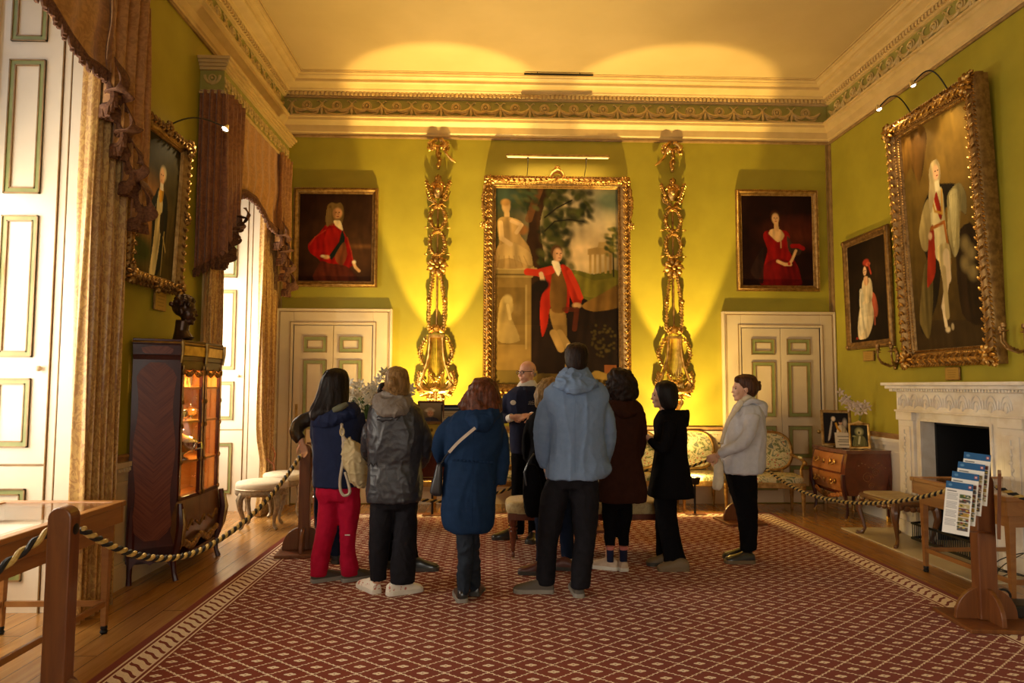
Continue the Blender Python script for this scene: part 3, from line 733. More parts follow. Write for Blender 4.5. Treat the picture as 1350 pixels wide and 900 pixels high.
def paint_centre():
    p = Paint(150, 250, '3a3a22'); p.grad('4a4628', '2a1c0c', 0, 1)
    p.ell(.72, .20, .34, .22, 'b8a070', .7); p.ell(.78, .12, .18, .09, 'c9b488', .7); p.ell(.66, .33, .22, .10, 'd3b27c', .8); p.ell(.95, .06, .2, .07, '5d6650', .6); p.ell(.62, .22, .10, .05, '8c8060', .8, al=.6)
    p.ell(.10, .04, .25, .07, '3c4a38', .6)
    p.smooth_poly([(.5, .44), (.65, .42), (.8, .44), (1, .42), (1, .60), (.7, .60), (.55, .55)], '5f5a1c'); p.smooth_poly([(.64, .44), (.8, .47), (1, .46), (1, .55), (.7, .55)], '77691f', .8, .5)
    for x in (.77, .81, .85, .895, .935): p.line([(x, .33), (x, .43)], .010, 'a08148' if x < .9 else '8c6c38')
    p.poly([(.75, .31), (.95, .285), (.955, .335), (.75, .34)], '9c7c44'); p.poly([(.84, .275), (.93, .27), (.95, .30), (.83, .305)], 'a88a50')
    # trees
    p.smooth_poly([(.20, 0), (.46, 0), (.40, .08), (.36, .20), (.40, .40), (.30, .52), (.22, .40), (.27, .2), (.24, .08)], '38220e'); p.line([(.36, .0), (.30, .10), (.27, .16)], .03, '6b4420', .8)
    rnd = random.Random(3)
    for k in range(190):
        x = .40+rnd.random()*.38; y = rnd.random()*.42
        if x > .62 and y > .13+.06*rnd.random(): x = .36+rnd.random()*.2
        c = rnd.choice(['1e2410', '2b3214', '3f4218', '545024', '171c0c', '4a4a1e']); p.ell(x, y, .02+.03*rnd.random(), .008+.012*rnd.random(), c, .5, rnd.random()*2, .8)
    for k in range(40): p.ell(.15+rnd.random()*.18, rnd.random()*.12, .03, .01, rnd.choice(['3f4a2a', '2c3a20', '57562c']), .5, rnd.random(), .7)
    p.line([(.40, .15), (.5, .10), (.62, .06)], .006, '1a120a'); p.line([(.40, .22), (.48, .17), (.6, .16), (.72, .17)], .005, '1a120a')
    p.line([(.955, .24), (.96, .45)], .006, '2a2410')
    for k in range(40): p.ell(.90+rnd.random()*.1, .20+rnd.random()*.15, .02, .008, rnd.choice(['4c5020', '333a18', '6a6228']), .5, rnd.random(), .8)
    # foreground
    p.grad('1e1408', '241508', .5, 1, 0); p.smooth_poly([(.28, .50), (.7, .56), (.80, .60), (1, .62), (1.05, 1.05), (.28, 1.05)], '20130a'); p.smooth_poly([(.70, .60), (.86, .54), (1.02, .49), (1.02, .60), (.8, .63)], '6e4e20')
    for k in range(50): p.ell(.78+rnd.random()*.2, .70+rnd.random()*.16, .012, .006, '4a3c18', .5, rnd.random()*2, .6)
    p.poly([(.88, .90), (.98, .90), (.98, .95), (.88, .95)], '6c3c1c'); p.smooth_poly([(.74, .98), (.80, .93), (.88, .94), (.96, .96), (1, 1.02), (.72, 1.02)], '8c6e34')
    p.smooth_poly([(.30, .95), (.7, .96), (1, 1), (1, 1.1), (.2, 1.1)], '5f4a20', .8)
    # pedestal and seated stone figure
    p.poly([(0, .40), (.31, .40), (.33, .43), (.30, .46), (0, .46)], 'a08448'); p.poly([(0, .46), (.29, .46), (.29, .90), (.31, .93), (0, .93)], '8a6c34'); p.poly([(0, .93), (.34, .93), (.34, 1), (0, 1)], '6e5a28')
    p.line([(0, .415), (.33, .415)], .008, 'c0a260'); p.line([(0, .445), (.31, .445)], .006, '5c4620'); p.poly([(.02, .51), (.24, .51), (.24, .80), (.02, .80)], '755a28'); p.line([(.25, .50), (.25, .82)], .006, 'a58a50')
    p.smooth_poly([(.03, .62), (.06, .56), (.13, .56), (.15, .62), (.13, .66), (.20, .78), (.02, .78)], 'a88c50', .8); p.ell(.10, .57, .035, .022, 'b0965a', .3); p.line([(.10, .60), (.12, .67)], .012, 'b89c60'); p.ell(.18, .62, .03, .03, '8a6e3a', .5, al=.7)
    p.smooth_poly([(.01, .18), (.05, .15), (.14, .155), (.20, .17), (.23, .20), (.20, .24), (.27, .30), (.30, .37), (.28, .41), (0, .41), (0, .33), (.03, .28)], 'b08c50')
    p.smooth_poly([(.02, .30), (.14, .28), (.28, .33), (.29, .40), (.12, .36), (.01, .37)], 'cba664', .8); p.ell(.22, .215, .045, .025, '8c5c2c', .3); p.line([(.04, .18), (.05, .26), (.12, .29)], .02, 'cda972'); p.line([(.13, .17), (.21, .19), (.17, .23)], .016, 'cda972')
    p.ell(.085, .095, .034, .032, 'c29a62', .2); p.ell(.08, .075, .038, .018, 'a67c44', .3); p.poly([(.07, .11), (.11, .11), (.115, .15), (.07, .15)], 'bf9a60')
    for k in range(6): p.line([(.03+.04*k, .35), (.02+.05*k, .405)], .004, '8a6a34', .6)
    # standing gentleman in a red coat
    p.smooth_poly([(.44, .62), (.56, .62), (.58, .74), (.56, .80), (.50, .76), (.46, .70)], '8c6a34'); p.line([(.52, .74), (.60, .82), (.58, .93)], .030, '9c7c44', 1, .02); p.line([(.47, .74), (.53, .82)], .03, 'a88448')
    p.line([(.59, .80), (.585, .96)], .014, 'd0b080', .8); p.ell(.585, .965, .03, .01, '2a180c', .3)
    p.smooth_poly([(.42, .42), (.55, .39), (.60, .44), (.60, .58), (.58, .64), (.48, .60), (.44, .62), (.42, .70), (.38, .76), (.36, .66), (.37, .56), (.42, .50), (.40, .45)], 'a8240e')
    p.smooth_poly([(.47, .42), (.55, .42), (.58, .52), (.56, .63), (.46, .63), (.44, .54)], '6e4c1e'); p.smooth_poly([(.53, .40), (.60, .41), (.68, .50), (.70, .58), (.65, .61), (.61, .56), (.58, .50)], 'b42a10')
    p.line([(.45, .42), (.36, .435), (.26, .43)], .035, 'c0341a', 1, .03); p.line([(.60, .43), (.66, .51), (.69, .56)], .022, 'c03418'); p.ell(.66, .60, .035, .014, 'c99a62', .3)
    p.line([(.37, .44), (.385, .48)], .018, 'd8b080'); p.ell(.39, .49, .02, .012, 'd8b080', .3); p.ell(.37, .50, .07, .03, '1a120a', .2, -.3)
    p.line([(.56, .62), (.66, .62), (.64, .72)], .02, '54220e', .7)
    p.smooth_poly([(.455, .375), (.51, .375), (.53, .42), (.51, .45), (.48, .42)], 'e2cfa4'); p.ell(.495, .325, .046, .033, '5a3a1e', .2); p.ell(.505, .342, .036, .034, 'dba574', .2)
    p.ell(.50, .335, .009, .003, '3a1c0c'); p.ell(.53, .335, .008, .003, '3a1c0c'); p.ell(.522, .358, .012, .0028, '9c3a24'); p.line([(.52, .34), (.528, .35)], .004, 'a86c40'); p.ell(.48, .345, .012, .025, '9a6a3c', .5, al=.6)
    return p.mott(30, .15, 6)
def paint_officer():
    p = Paint(90, 130, '3a2c14'); p.grad('2a2410', '4c3c1c', 0, .9); p.ell(.25, .62, .42, .22, 'b8824a', .8, al=.85); p.ell(.32, .50, .3, .12, 'a06c3c', .8, al=.7); p.ell(.15, .85, .45, .12, '39401a', .5); p.ell(.80, .65, .25, .35, '3c3414', .7, al=.8); p.mott(7, .35)
    p.smooth_poly([(.50, .37), (.62, .36), (.74, .42), (.78, .56), (.76, .72), (.72, .88), (.60, 1.0), (.46, 1.0), (.44, .8), (.42, .62), (.36, .56), (.42, .46)], '151a1c')
    p.smooth_poly([(.52, .39), (.62, .39), (.64, .54), (.63, .74), (.56, 1.0), (.44, 1.0), (.48, .78), (.50, .58)], 'd6c48c'); p.smooth_poly([(.54, .36), (.64, .36), (.63, .44), (.56, .46)], 'd2982c')
    p.line([(.44, .48), (.36, .58), (.24, .66)], .045, 'cfbfa0', 1, .03); p.line([(.44, .47), (.38, .55)], .05, '182022'); p.ell(.21, .66, .04, .02, 'd4a070', .3)
    p.ell(.60, .245, .075, .055, 'b5a27c', .25); p.ell(.58, .27, .058, .062, 'dcaa7c', .2); p.ell(.555, .26, .011, .005, '3a1c0c'); p.ell(.60, .26, .011, .005, '3a1c0c'); p.ell(.57, .30, .016, .004, '9c3a24'); p.poly([(.55, .32), (.62, .32), (.63, .37), (.55, .37)], 'e8dcc0')
    p.line([(.72, .66), (.70, .98)], .01, '9c8850'); p.line([(.70, .70), (.78, .80)], .008, 'b09a5c'); p.smooth_poly([(.60, .55), (.68, .52), (.70, .64), (.62, .68)], '2a2018')
    return p.mott(26, .12, 7)
def paint_robes():
    p = Paint(110, 190, '5a4418'); p.grad('745a20', '3a2a10', 0, 1); p.ell(.75, .2, .35, .22, '8c6c2a', .8, al=.8); p.smooth_poly([(0, 0), (.35, 0), (.40, .08), (.26, .24), (.12, .16), (0, .2)], '6a4a18'); p.smooth_poly([(.12, .04), (.36, .05), (.24, .26), (.15, .14)], '7a5420', .45); p.mott(6, .3)
    p.poly([(0, .86), (1, .90), (1, 1), (0, 1)], '3c2c14'); p.smooth_poly([(.70, .55), (.95, .52), (1, .9), (.7, .86)], '2a1c0c')
    for x, y in ((.82, .58), (.88, .62), (.80, .66), (.88, .70)): p.ell(x, y, .06, .03, '7c6a3c', .5, .6)
    p.smooth_poly([(.30, .34), (.44, .29), (.62, .30), (.80, .34), (.72, .48), (.60, .40), (.50, .60), (.36, .80), (.12, .93), (.08, .84), (.26, .62), (.20, .52), (.24, .40)], '20180c')
    p.smooth_poly([(.28, .36), (.36, .34), (.36, .48), (.28, .56), (.20, .54), (.18, .46)], 'b09a5c'); p.smooth_poly([(.22, .62), (.34, .60), (.30, .80), (.20, .95), (.08, .88), (.10, .80)], '6a5a2c')
    p.smooth_poly([(.64, .35), (.80, .32), (.88, .38), (.86, .46), (.78, .44), (.74, .58), (.66, .62), (.60, .52), (.62, .42)], '9c8e58'); p.smooth_poly([(.66, .36), (.78, .35), (.72, .50), (.66, .58)], 'cfc184', .7)
    for k in range(6): p.line([(.68+.03*k, .36), (.64+.02*k, .55)], .006, '8c7c44', .6)
    p.smooth_poly([(.38, .32), (.56, .31), (.58, .46), (.58, .60), (.44, .62), (.38, .56)], 'd0bf84'); p.smooth_poly([(.42, .31), (.48, .31), (.54, .42), (.50, .44)], '9c2410')
    p.smooth_poly([(.32, .50), (.40, .46), (.38, .66), (.26, .72), (.24, .70)], 'a42c14'); p.line([(.36, .47), (.56, .46), (.60, .64)], .014, '9c5a1c'); p.line([(.40, .32), (.44, .40), (.54, .42), (.56, .32)], .01, 'b8862c')
    p.smooth_poly([(.44, .56), (.60, .56), (.60, .66), (.50, .74), (.46, .68)], 'b8a468'); p.line([(.55, .60), (.55, .70), (.45, .82)], .045, 'd0b888', 1, .028); p.line([(.45, .82), (.47, .90)], .022, 'dcc898'); p.line([(.50, .66), (.50, .86)], .03, 'a89460', 1, .02)
    p.ell(.49, .92, .035, .012, 'c8b484', .3); p.ell(.56, .91, .02, .014, 'b8a474', .3); p.ell(.34, .50, .03, .016, 'd8b080', .3)
    p.smooth_poly([(.40, .22), (.44, .185), (.52, .18), (.56, .21), (.56, .26), (.52, .30), (.46, .33), (.38, .40), (.36, .34), (.39, .28)], 'c8b078'); p.ell(.50, .235, .042, .034, 'deb080', .2); p.ell(.49, .23, .009, .003, '3a1c0c'); p.ell(.525, .23, .009, .003, '3a1c0c'); p.ell(.51, .25, .013, .003, '9c3a24'); p.poly([(.47, .27), (.53, .27), (.54, .32), (.47, .32)], 'e0d0a0')
    return p.mott(30, .12, 8)
def paint_lady_dog():
    p = Paint(84, 130, '1c1208'); p.ell(.8, .3, .3, .2, '2e2010', .8); p.mott(6, .5)
    p.smooth_poly([(.46, .42), (.58, .42), (.60, .56), (.66, .70), (.60, .84), (.46, .96), (.22, .97), (.20, .84), (.28, .66), (.44, .56)], 'c8b488'); p.smooth_poly([(.30, .66), (.48, .60), (.44, .84), (.26, .94), (.22, .84)], 'ded0a8', .8)
    p.smooth_poly([(.60, .52), (.70, .56), (.76, .70), (.70, .78), (.62, .66)], '9c4a30'); p.line([(.66, .70), (.66, .84)], .02, '9c4a30', .9)
    p.smooth_poly([(.40, .39), (.58, .38), (.64, .46), (.61, .60), (.42, .62), (.36, .50)], 'c8b488'); p.smooth_poly([(.43, .36), (.53, .36), (.55, .42), (.48, .45), (.42, .42)], 'd0a070'); p.ell(.50, .27, .07, .06, '3c1c10', .3); p.ell(.46, .30, .045, .045, 'dcb080', .2); p.ell(.44, .295, .01, .004, '3a1c0c'); p.ell(.475, .295, .01, .004, '3a1c0c'); p.ell(.455, .32, .012, .004, '9c3a24')
    p.ell(.50, .215, .08, .03, 'a83a24', .3); p.ell(.55, .24, .06, .02, 'c86040', .3); p.line([(.56, .24), (.62, .34)], .018, 'a83a24')
    p.smooth_poly([(.30, .50), (.38, .48), (.40, .58), (.36, .66), (.28, .64)], 'd0c4a0'); p.ell(.335, .49, .04, .025, 'd8ccac', .3); p.ell(.325, .485, .008, .004, '201008'); p.line([(.54, .46), (.48, .60), (.38, .62)], .025, 'c8b488')
    p.ell(.17, .96, .03, .012, '9c2a1c'); return p.mott(24, .12, 9)
def orn_small(w, h, fw, dep):
    def f(b): frame_orn(b, w, h, fw, dep, .14, .011, .026, 'rope', -.8); frame_orn(b, w, h, fw, dep, .9, .006, .018, 'bead', -.42)
    return f
picture('wigged gentleman in a red coat with dark sash, thin gilt frame above left door', 1.16, 1.38, .085, .06, (-2.14, YB-.01, 3.63), 0, 0, 'gold_dull', 'gold_dull', orn_small(1.16, 1.38, .085, .06), paint_red_gentleman())
picture('seated lady in a red dress, dark portrait in thin gilt frame above right door', 1.17, 1.44, .085, .06, (4.03, YB-.01, 3.65), 0, 0, 'gold_dull', 'gold', orn_small(1.17, 1.44, .085, .06), paint_red_lady())
def orn_centre(b):
    w, h, fw, dep = 2.04, 3.06, .17, .11
    frame_orn(b, w, h, fw, dep, .12, .016, .04, 'rope', -.8); frame_orn(b, w, h, fw, dep, .45, .028, .075, 'leaf', -1.0); frame_orn(b, w, h, fw, dep, .92, .008, .025, 'bead', -.48)
    for sx in (-1, 1):
        for sz in (-1, 1): corner_orn(b, sx*(w/2-.08), sz*(h/2-.08), .085, dep, 1)
        # garland swagged along the top and hanging down the sides
        pts = [(sx*t, h/2-.06-.07*math.sin(PI*t/ .95)) for t in [.05+.9*k/24 for k in range(25)]]
        rnd = random.Random(4+sx)
        for x, z in pts: b.ball((x, -dep-.02-.01*rnd.random(), z), (.022+.012*rnd.random(), .02, .02), 7, 4)
        for k in range(26):
            z = h/2-.08-.024*k; x = sx*(w/2-.03+.045*math.sin(PI*k/26)); b.ball((x+.01*(rnd.random()-.5), -dep*.8, z), (.018+.012*rnd.random(), .02, .02), 7, 4)
        corner_orn(b, sx*(w/2+.0), h/2-.70, .06, dep*.85, 5)
    # crest with a flower above the middle
    b.tube([(-.10, -.06, h/2-.02), (-.06, -.07, h/2+.05), (0, -.08, h/2+.08), (.06, -.07, h/2+.05), (.10, -.06, h/2-.02)], [.02, .03, .04, .03, .02], 8); corner_orn(b, 0, h/2+.11, .05, .07, 6); corner_orn(b, 0, h/2-.09, .045, dep+.01, 7)
picture('huge central painting, gentleman in red coat leaning on a pedestal, garlanded gilt frame', 2.04, 3.06, .17, .11, (.92, YB-.02, 2.98), 0, .0, 'gold_dull', 'gold', orn_centre, paint_centre(), boxdepth=.02)
def orn_left(b):
    w, h, fw, dep = .95, 1.40, .11, .09
    frame_orn(b, w, h, fw, dep, .4, .026, .07, 'leaf', -1.0); frame_orn(b, w, h, fw, dep, .06, .02, .06, 'leaf', -.7)
    for sx in (-1, 1):
        for sz in (-1, 1): corner_orn(b, sx*(w/2-.05), sz*(h/2-.05), .085, dep, 2)
    for z in (h/2-.02, -h/2+.02): corner_orn(b, 0, z, .07, dep, 3)
    for x in (-w/2+.02, w/2-.02): corner_orn(b, x, 0, .06, dep, 4)
picture('standing officer in dark coat and pale breeches, carved gilt frame on the window wall', 0.95, 1.40, .11, .09, (XL+.04, 5.84, 3.12), PI/2, .035, 'gold_dull', 'gold_dull', orn_left, paint_officer(), boxdepth=.03)
def orn_big(b):
    w, h, fw, dep = 1.46, 2.80, .19, .14
    frame_orn(b, w, h, fw, dep, .08, .016, .042, 'rope', -.75); frame_orn(b, w, h, fw, dep,   .42, .034, .095, 'leaf', -.93); frame_orn(b, w, h, fw, dep, .70, .012, .034, 'bead', -.62); frame_orn(b, w, h, fw, dep, .92, .010, .03, 'rope', -.48)
    for sx in (-1, 1):
        for sz in (-1, 1): corner_orn(b, sx*(w/2-.09), sz*(h/2-.09), .11, dep*.95, 2); corner_orn(b, sx*(w/2-.03), sz*(h/2-.03), .06, dep*.8, 3)
picture('very large portrait of a nobleman in ceremonial robes, heavy gilt leaf frame above the fireplace', 1.46, 2.80, .19, .14, (XR-.06, 6.93, 3.22), -PI/2, .045, 'gold_dark', 'gold', orn_big, paint_robes(), boxdepth=.05)
def orn_plain(b):
    w, h, fw, dep = 1.06, 1.47, .10, .05
    frame_orn(b, w, h, fw, dep, .88, .007, .02, 'bead', -.45)
    for sx in (-1, 1):
        for sz in (-1, 1): b.ball((sx*(w/2-.04), -dep, sz*(h/2-.04)), (.03, .012, .03), 8, 4)
picture('dark portrait of a lady in white holding a dog, flat dull gilt frame', 1.06, 1.47, .10, .05, (XR-.02, 8.47, 2.82), -PI/2, .02, 'gold_dark', 'gold_dark', orn_plain, paint_lady_dog())
# small name plaques under the frames
def plaque(label, w, h, loc, rz):
    t = thing('name_plaque', label, 'plaque', loc, rz)
    MB().box((-w/2, -.018, -h/2), (w/2, 0, h/2)).build('plaque_block', 'gold_dull', t, bevel=.004)
    p = Paint(40, 30, 'b08a3c')
    for k in range(4): p.line([(.15+.05*(k % 2), .2+.2*k), (.85-.04*k, .2+.2*k)], .012, '4c3410', .8)
    p.mesh('engraved_text', w*.9, h*.85, -.0195, t, 'print')
plaque('small gilt name plaque below the standing officer portrait', .21, .17, (XL+.012, 6.05, 2.33), PI/2)
plaque('small gilt name plaque below the lady with a dog portrait', .24, .13, (XR-.012, 8.50, 1.99), -PI/2)
plaque('small gilt name plaque below the robed nobleman portrait, above the mantelpiece', .22, .14, (XR-.012, 6.94, 1.74), -PI/2)
# ---------------------------------------------------------------- picture lights
def swan_light(label, base, tip, grp, bow, target):
    t = thing('picture_light', label, 'lamp', (0, 0, 0), 0, grp); base, tip = Vector(base), Vector(tip)
    pts = []
    for k in range(13):
        s = k/12; pts.append(base.lerp(tip, s) + Vector((0, 0, bow*math.sin(PI*s)*(1-.35*s)*1.5)))
    MB().tube(pts, .007, 6).build('curved_arm', 'iron', t)
    d = Vector(target)-tip; d.normalize(); a, b_ = frame_axes(d)
    sh = MB(); rings = []
    for r, q in ((.012, -.035), (.02, -.02), (.032, .01), (.040, .03), (.036, .028), (.028, .01), (.01, -.01)):
        rings.append([tip + d*q + (a*math.cos(2*PI*k/12)+b_*math.sin(2*PI*k/12))*r for k in range(12)])
    sh.rings(rings).build('lamp_head', 'silver', t); MB().ball(tip+d*.012, .026, 8, 6).build('bulb', 'bulb', t)
    rebase(t, base)
    lamp('SPOT', 'picture_spot', tip+d*.05, target, LPW, (1, .72, .34), spot_size=math.radians(75), spot_blend=.8, shadow_soft_size=.03)
LPW = 26
a_ = at(218, 157, X=XL+.10); swan_light('single slender curved picture light over the standing officer portrait', (XL+.11, a_.y, 3.82), at(298, 168, Y=6.45), None, .07, (XL+.1, 6.0, 3.2))
LPW = 40
p1, p2 = at(1158, 142, Y=7.45), at(1203, 110, Y=6.72)
swan_light('curved picture light on the far side above the robed nobleman portrait', (XR-.24, 7.15, 4.60), p1, 'curved picture lights above the large portrait', .13, (XR-.1, 7.1, 3.6))
swan_light('curved picture light on the near side above the robed nobleman portrait', (XR-.24, 6.55, 4.60), p2, 'curved picture lights above the large portrait', .13, (XR-.1, 6.5, 3.6))
t = thing('picture_light_bar', 'long thin brass light bar hung over the huge central painting', 'lamp', (0, 0, 0))
MB().beam((.20, YB-.28, 4.73), (1.62, YB-.28, 4.73), .05, .035).build('light_bar', 'brass', t, bevel=.008)
MB().beam((.22, YB-.275, 4.708), (1.60, YB-.275, 4.708), .03, .006).build('diffuser', mk_emit('bar_glow', (1, .7, .3), 1.2), t)
for x in (.5, 1.3):
    MB().tube([(x, YB-.28, 4.71), (x, YB-.24, 4.6), (x, YB-.06, 4.52)], .005, 5).build('bracket', 'iron', t); MB().ball((x, YB-.28, 4.70), .014, 6, 4).build('fixing', 'iron', t)
rebase(t, (.91, YB-.06, 4.52))
lamp('AREA', 'bar_light', (.91, YB-.28, 4.69), (.91, YB-.05, 3.2), 9, (1, .66, .28), shape='RECTANGLE', size=1.3, size_y=.03)
t = thing('ceiling_track', 'thin dark rail fixed to the ceiling before the back cornice', 'rail', (0, 0, 0))
MB().beam((.44, 9.0, ZC-.03), (1.38, 9.0, ZC-.03), .025, .02).build('rail_bar', 'iron', t)
for x in (.62, 1.2): MB().tube([(x, 9.0, ZC-.02), (x, 9.0, ZC)], .006, 5).build('fixing', 'iron', t)
rebase(t, (.91, 9.0, ZC))
# ---------------------------------------------------------------- carved gilt trophies
def carved_drop(label, cx, flip, grp):
    t = thing('carved_wall_trophy', label, 'carving', (cx, YB-.01, 1.15), 0, grp); z0 = 1.15; s = flip
    rnd = random.Random(11)
    def leafy(b, pts, r, step=1, sp=.5, y=-.05):
        for i in range(0, len(pts), step):
            x, z = pts[i]; j = min(i+1, len(pts)-1); ang = math.atan2(pts[j][1]-pts[max(0, j-1)][1], pts[j][0]-pts[max(0, j-1)][0])
            for q in (-1, 0, 1):
                rr = r*(.75+.5*rnd.random()); b.ball((x+q*r*.55*math.sin(ang), y-.012*rnd.random()-(.012 if q == 0 else 0), z-q*r*.55*math.cos(ang)), (rr*1.2, rr*.7, rr*.55), 6, 4, Matrix.Rotation(-ang-q*.8, 3, 'Y'))
    # ribbon bow at the top with one trailing end
    b = MB()
    for sg in (-1, 1):
        lp = [(sg*(.02+.10*math.sin(PI*k/10)*(1)), 3.80-.0+.075*math.cos(2*PI*k/10)*(1 if k else .6)) for k in range(11)]
        b.tube([(x, -.05-.02*math.sin(k), z) for k, (x, z) in enumerate(lp)], .02, 6, flat=1.3); leafy(b, [(sg*(.05+.015*k), 3.76+.03*math.sin(k*2.1)) for k in range(6)], .03)
        corner_orn(b, sg*.10, 3.80, .06, .06, 2)
    b.tube([(s*.08, -.05, 3.72), (s*.13, -.06, 3.64), (s*.19, -.05, 3.58), (s*.24, -.04, 3.55)], [.022, .018, .022, .012], 6); b.tube([(0, -.05, 3.78), (-.02*s, -.06, 3.66), (.02*s, -.05, 3.58), (0, -.05, 3.45)], [.025, .02, .03, .02], 7)
    leafy(b, [(.0, 3.74), (.01, 3.66), (.015, 3.58), (0, 3.50)], .028); b.build('ribbon_bow', 'gold', t)
    # shield cartouche with crossed branches
    b = MB(); b.lathe([(.001, -.11), (.04, -.10), (.075, -.04), (.08, .04), (.05, .10), (.001, .12)], (0, -.05, 3.14), 12, 'z', 1, .55); b.ball((0, -.09, 3.16), (.045, .03, .055), 8, 6)
    for sg in (-1, 1):
        b.tube([(sg*.02, -.04, 2.98), (sg*.10, -.05, 3.06), (sg*.12, -.05, 3.18), (sg*.15, -.03, 3.30)], [.016, .016, .013, .006], 6); b.tube([(sg*.01, -.04, 2.95), (sg*.13, -.05, 3.02), (sg*.17, -.04, 3.14)], [.014, .014, .006], 6)
        leafy(b, [(sg*(.08+.012*k), 3.02+.035*k) for k in range(8)], .022); leafy(b, [(sg*.02*k, 3.27-.015*k) for k in range(5)], .024)
        b.tube([(0, -.06, 2.93), (sg*.06, -.07, 2.95), (sg*.12, -.06, 2.91)], [.014, .016, .006], 6)
    leafy(b, [(0, 3.33-.02*k) for k in range(5)], .03); b.build('shield_cartouche', 'gold', t)
    # two oval leaf wreaths on a rod
    b = MB()
    for zc, rz_, rx_ in ((2.76, .16, .105), (2.40, .17, .105)):
        for sg in (-1, 1):
            pts = [(sg*rx_*math.sin(PI*k/13), zc+rz_*math.cos(PI*k/13)) for k in range(14)]; b.tube([(x, -.035, z) for x, z in pts], .009, 5); leafy(b, pts, .023); b.ball((sg*rx_, -.07, zc), .028, 7, 5); b.ball((sg*.15, -.05, zc-rz_+.02), (.035, .02, .015), 6, 4)
    b.build('leaf_wreath', 'gold', t)
    MB().tube([(0, -.03, 2.92), (0, -.03, 1.28)], .014, 8).build('rod', 'gold_dull', t)
    # rosette and hanging pea-pod drops
    b = MB()
    for k in range(8): a = k*PI/4+.2; b.ball((math.cos(a)*.085, -.06, 2.09+math.sin(a)*.085), (.055, .03, .036), 8, 5, Matrix.Rotation(-a, 3, 'Y'))
    b.ball((0, -.085, 2.09), .036); leafy(b, [(.11*math.cos(k*.7), 2.09+.11*math.sin(k*.7)) for k in range(9)], .03, y=-.03); b.build('flower_rosette', 'gold', t)
    b = MB()
    for sg in (-1, 1):
        pts = [(sg*(.05+.055*min(1, k/10)), 1.98-.04*k) for k in range(20)]; leafy(b, pts, .021); b.tube([(x, -.035, z) for x, z in pts], .010, 5); b.ball((sg*.11, -.07, 1.62), .036, 8, 5)
    b.build('hanging_garland', 'gold', t)
    # lyre with fan of strings, branch and scroll feet
    b = MB()
    for sg in (-1, 1):
        pr = [(sg*.085, 1.12), (sg*.092, .98), (sg*.10, .86), (sg*.125, .74), (sg*.165, .63), (sg*.20, .53), (sg*.185, .44), (sg*.13, .39), (sg*.05, .37)]
        b.tube([(x, -.06, z) for x, z in pr], [.020, .02, .02, .022, .024, .026, .026, .024, .02], 8); b.tube([(sg*.13, -.05, 1.12), (sg*.15, -.05, 1.09), (sg*.135, -.05, 1.06), (sg*.12, -.05, 1.08)], .015, 6)
        for k in range(7): b.tube([(sg*(.008+.011*k), -.045, 1.10), (sg*(.010+.017*k), -.045, .42)], .0035, 4)
    b.box((-.11, -.085, 1.10), (.11, -.03, 1.14)); b.build('lyre', 'gold', t)
    b = MB(); leafy(b, [(-.08+.02*k, 1.19+.045*math.sin(PI*k/8)) for k in range(9)], .032); b.lathe([(.001, -.03), (.05, -.01), (.06, .03), (.045, .05), (.001, .05)], (0, -.06, 1.20), 10); b.build('shell_crest', 'gold', t)
    for sg in (-1, 1):
        b = MB()
        leafy(b, [(sg*(.15+.07*math.sin(PI*k/9)), 1.07-.04*k) for k in range(10)], .024); leafy(b, [(sg*(.21+.03*math.sin(PI*k/8)), .62-.03*k) for k in range(9)], .03)
        leafy(b, [(sg*(.02+.02*k), .50+.03*k) for k in range(5)], .018); leafy(b, [(sg*.02*k, .40-.008*k) for k in range(11)], .026); b.build('laurel_branch', 'gold', t)
    b = MB()
    for sg in (-1, 1):
        b.tube([(sg*.04, -.06, .36), (sg*.16, -.07, .38), (sg*.22, -.06, .46), (sg*.17, -.06, .52), (sg*.13, -.06, .47)], [.03, .036, .034, .026, .016], 8); corner_orn(b, sg*.20, .40, .06, .05, 3); b.tube([(sg*.06, -.05, .34), (sg*.09, -.06, .22), (sg*.03, -.06, .12), (0, -.05, .06)], [.03, .03, .024, .02], 8)
    leafy(b, [(.0, .34-.03*k) for k in range(11)], .04); leafy(b, [(-.1+.02*k, .27) for k in range(11)], .028); b.build('scroll_base', 'gold', t)
    return t
carved_drop('tall carved gilt trophy with bow, wreaths and lyre, left of the central painting', -.735, 1, 'carved gilt trophies on the back wall')
carved_drop('tall carved gilt trophy with bow, wreaths and lyre, right of the central painting', 2.545, -1, 'carved gilt trophies on the back wall')
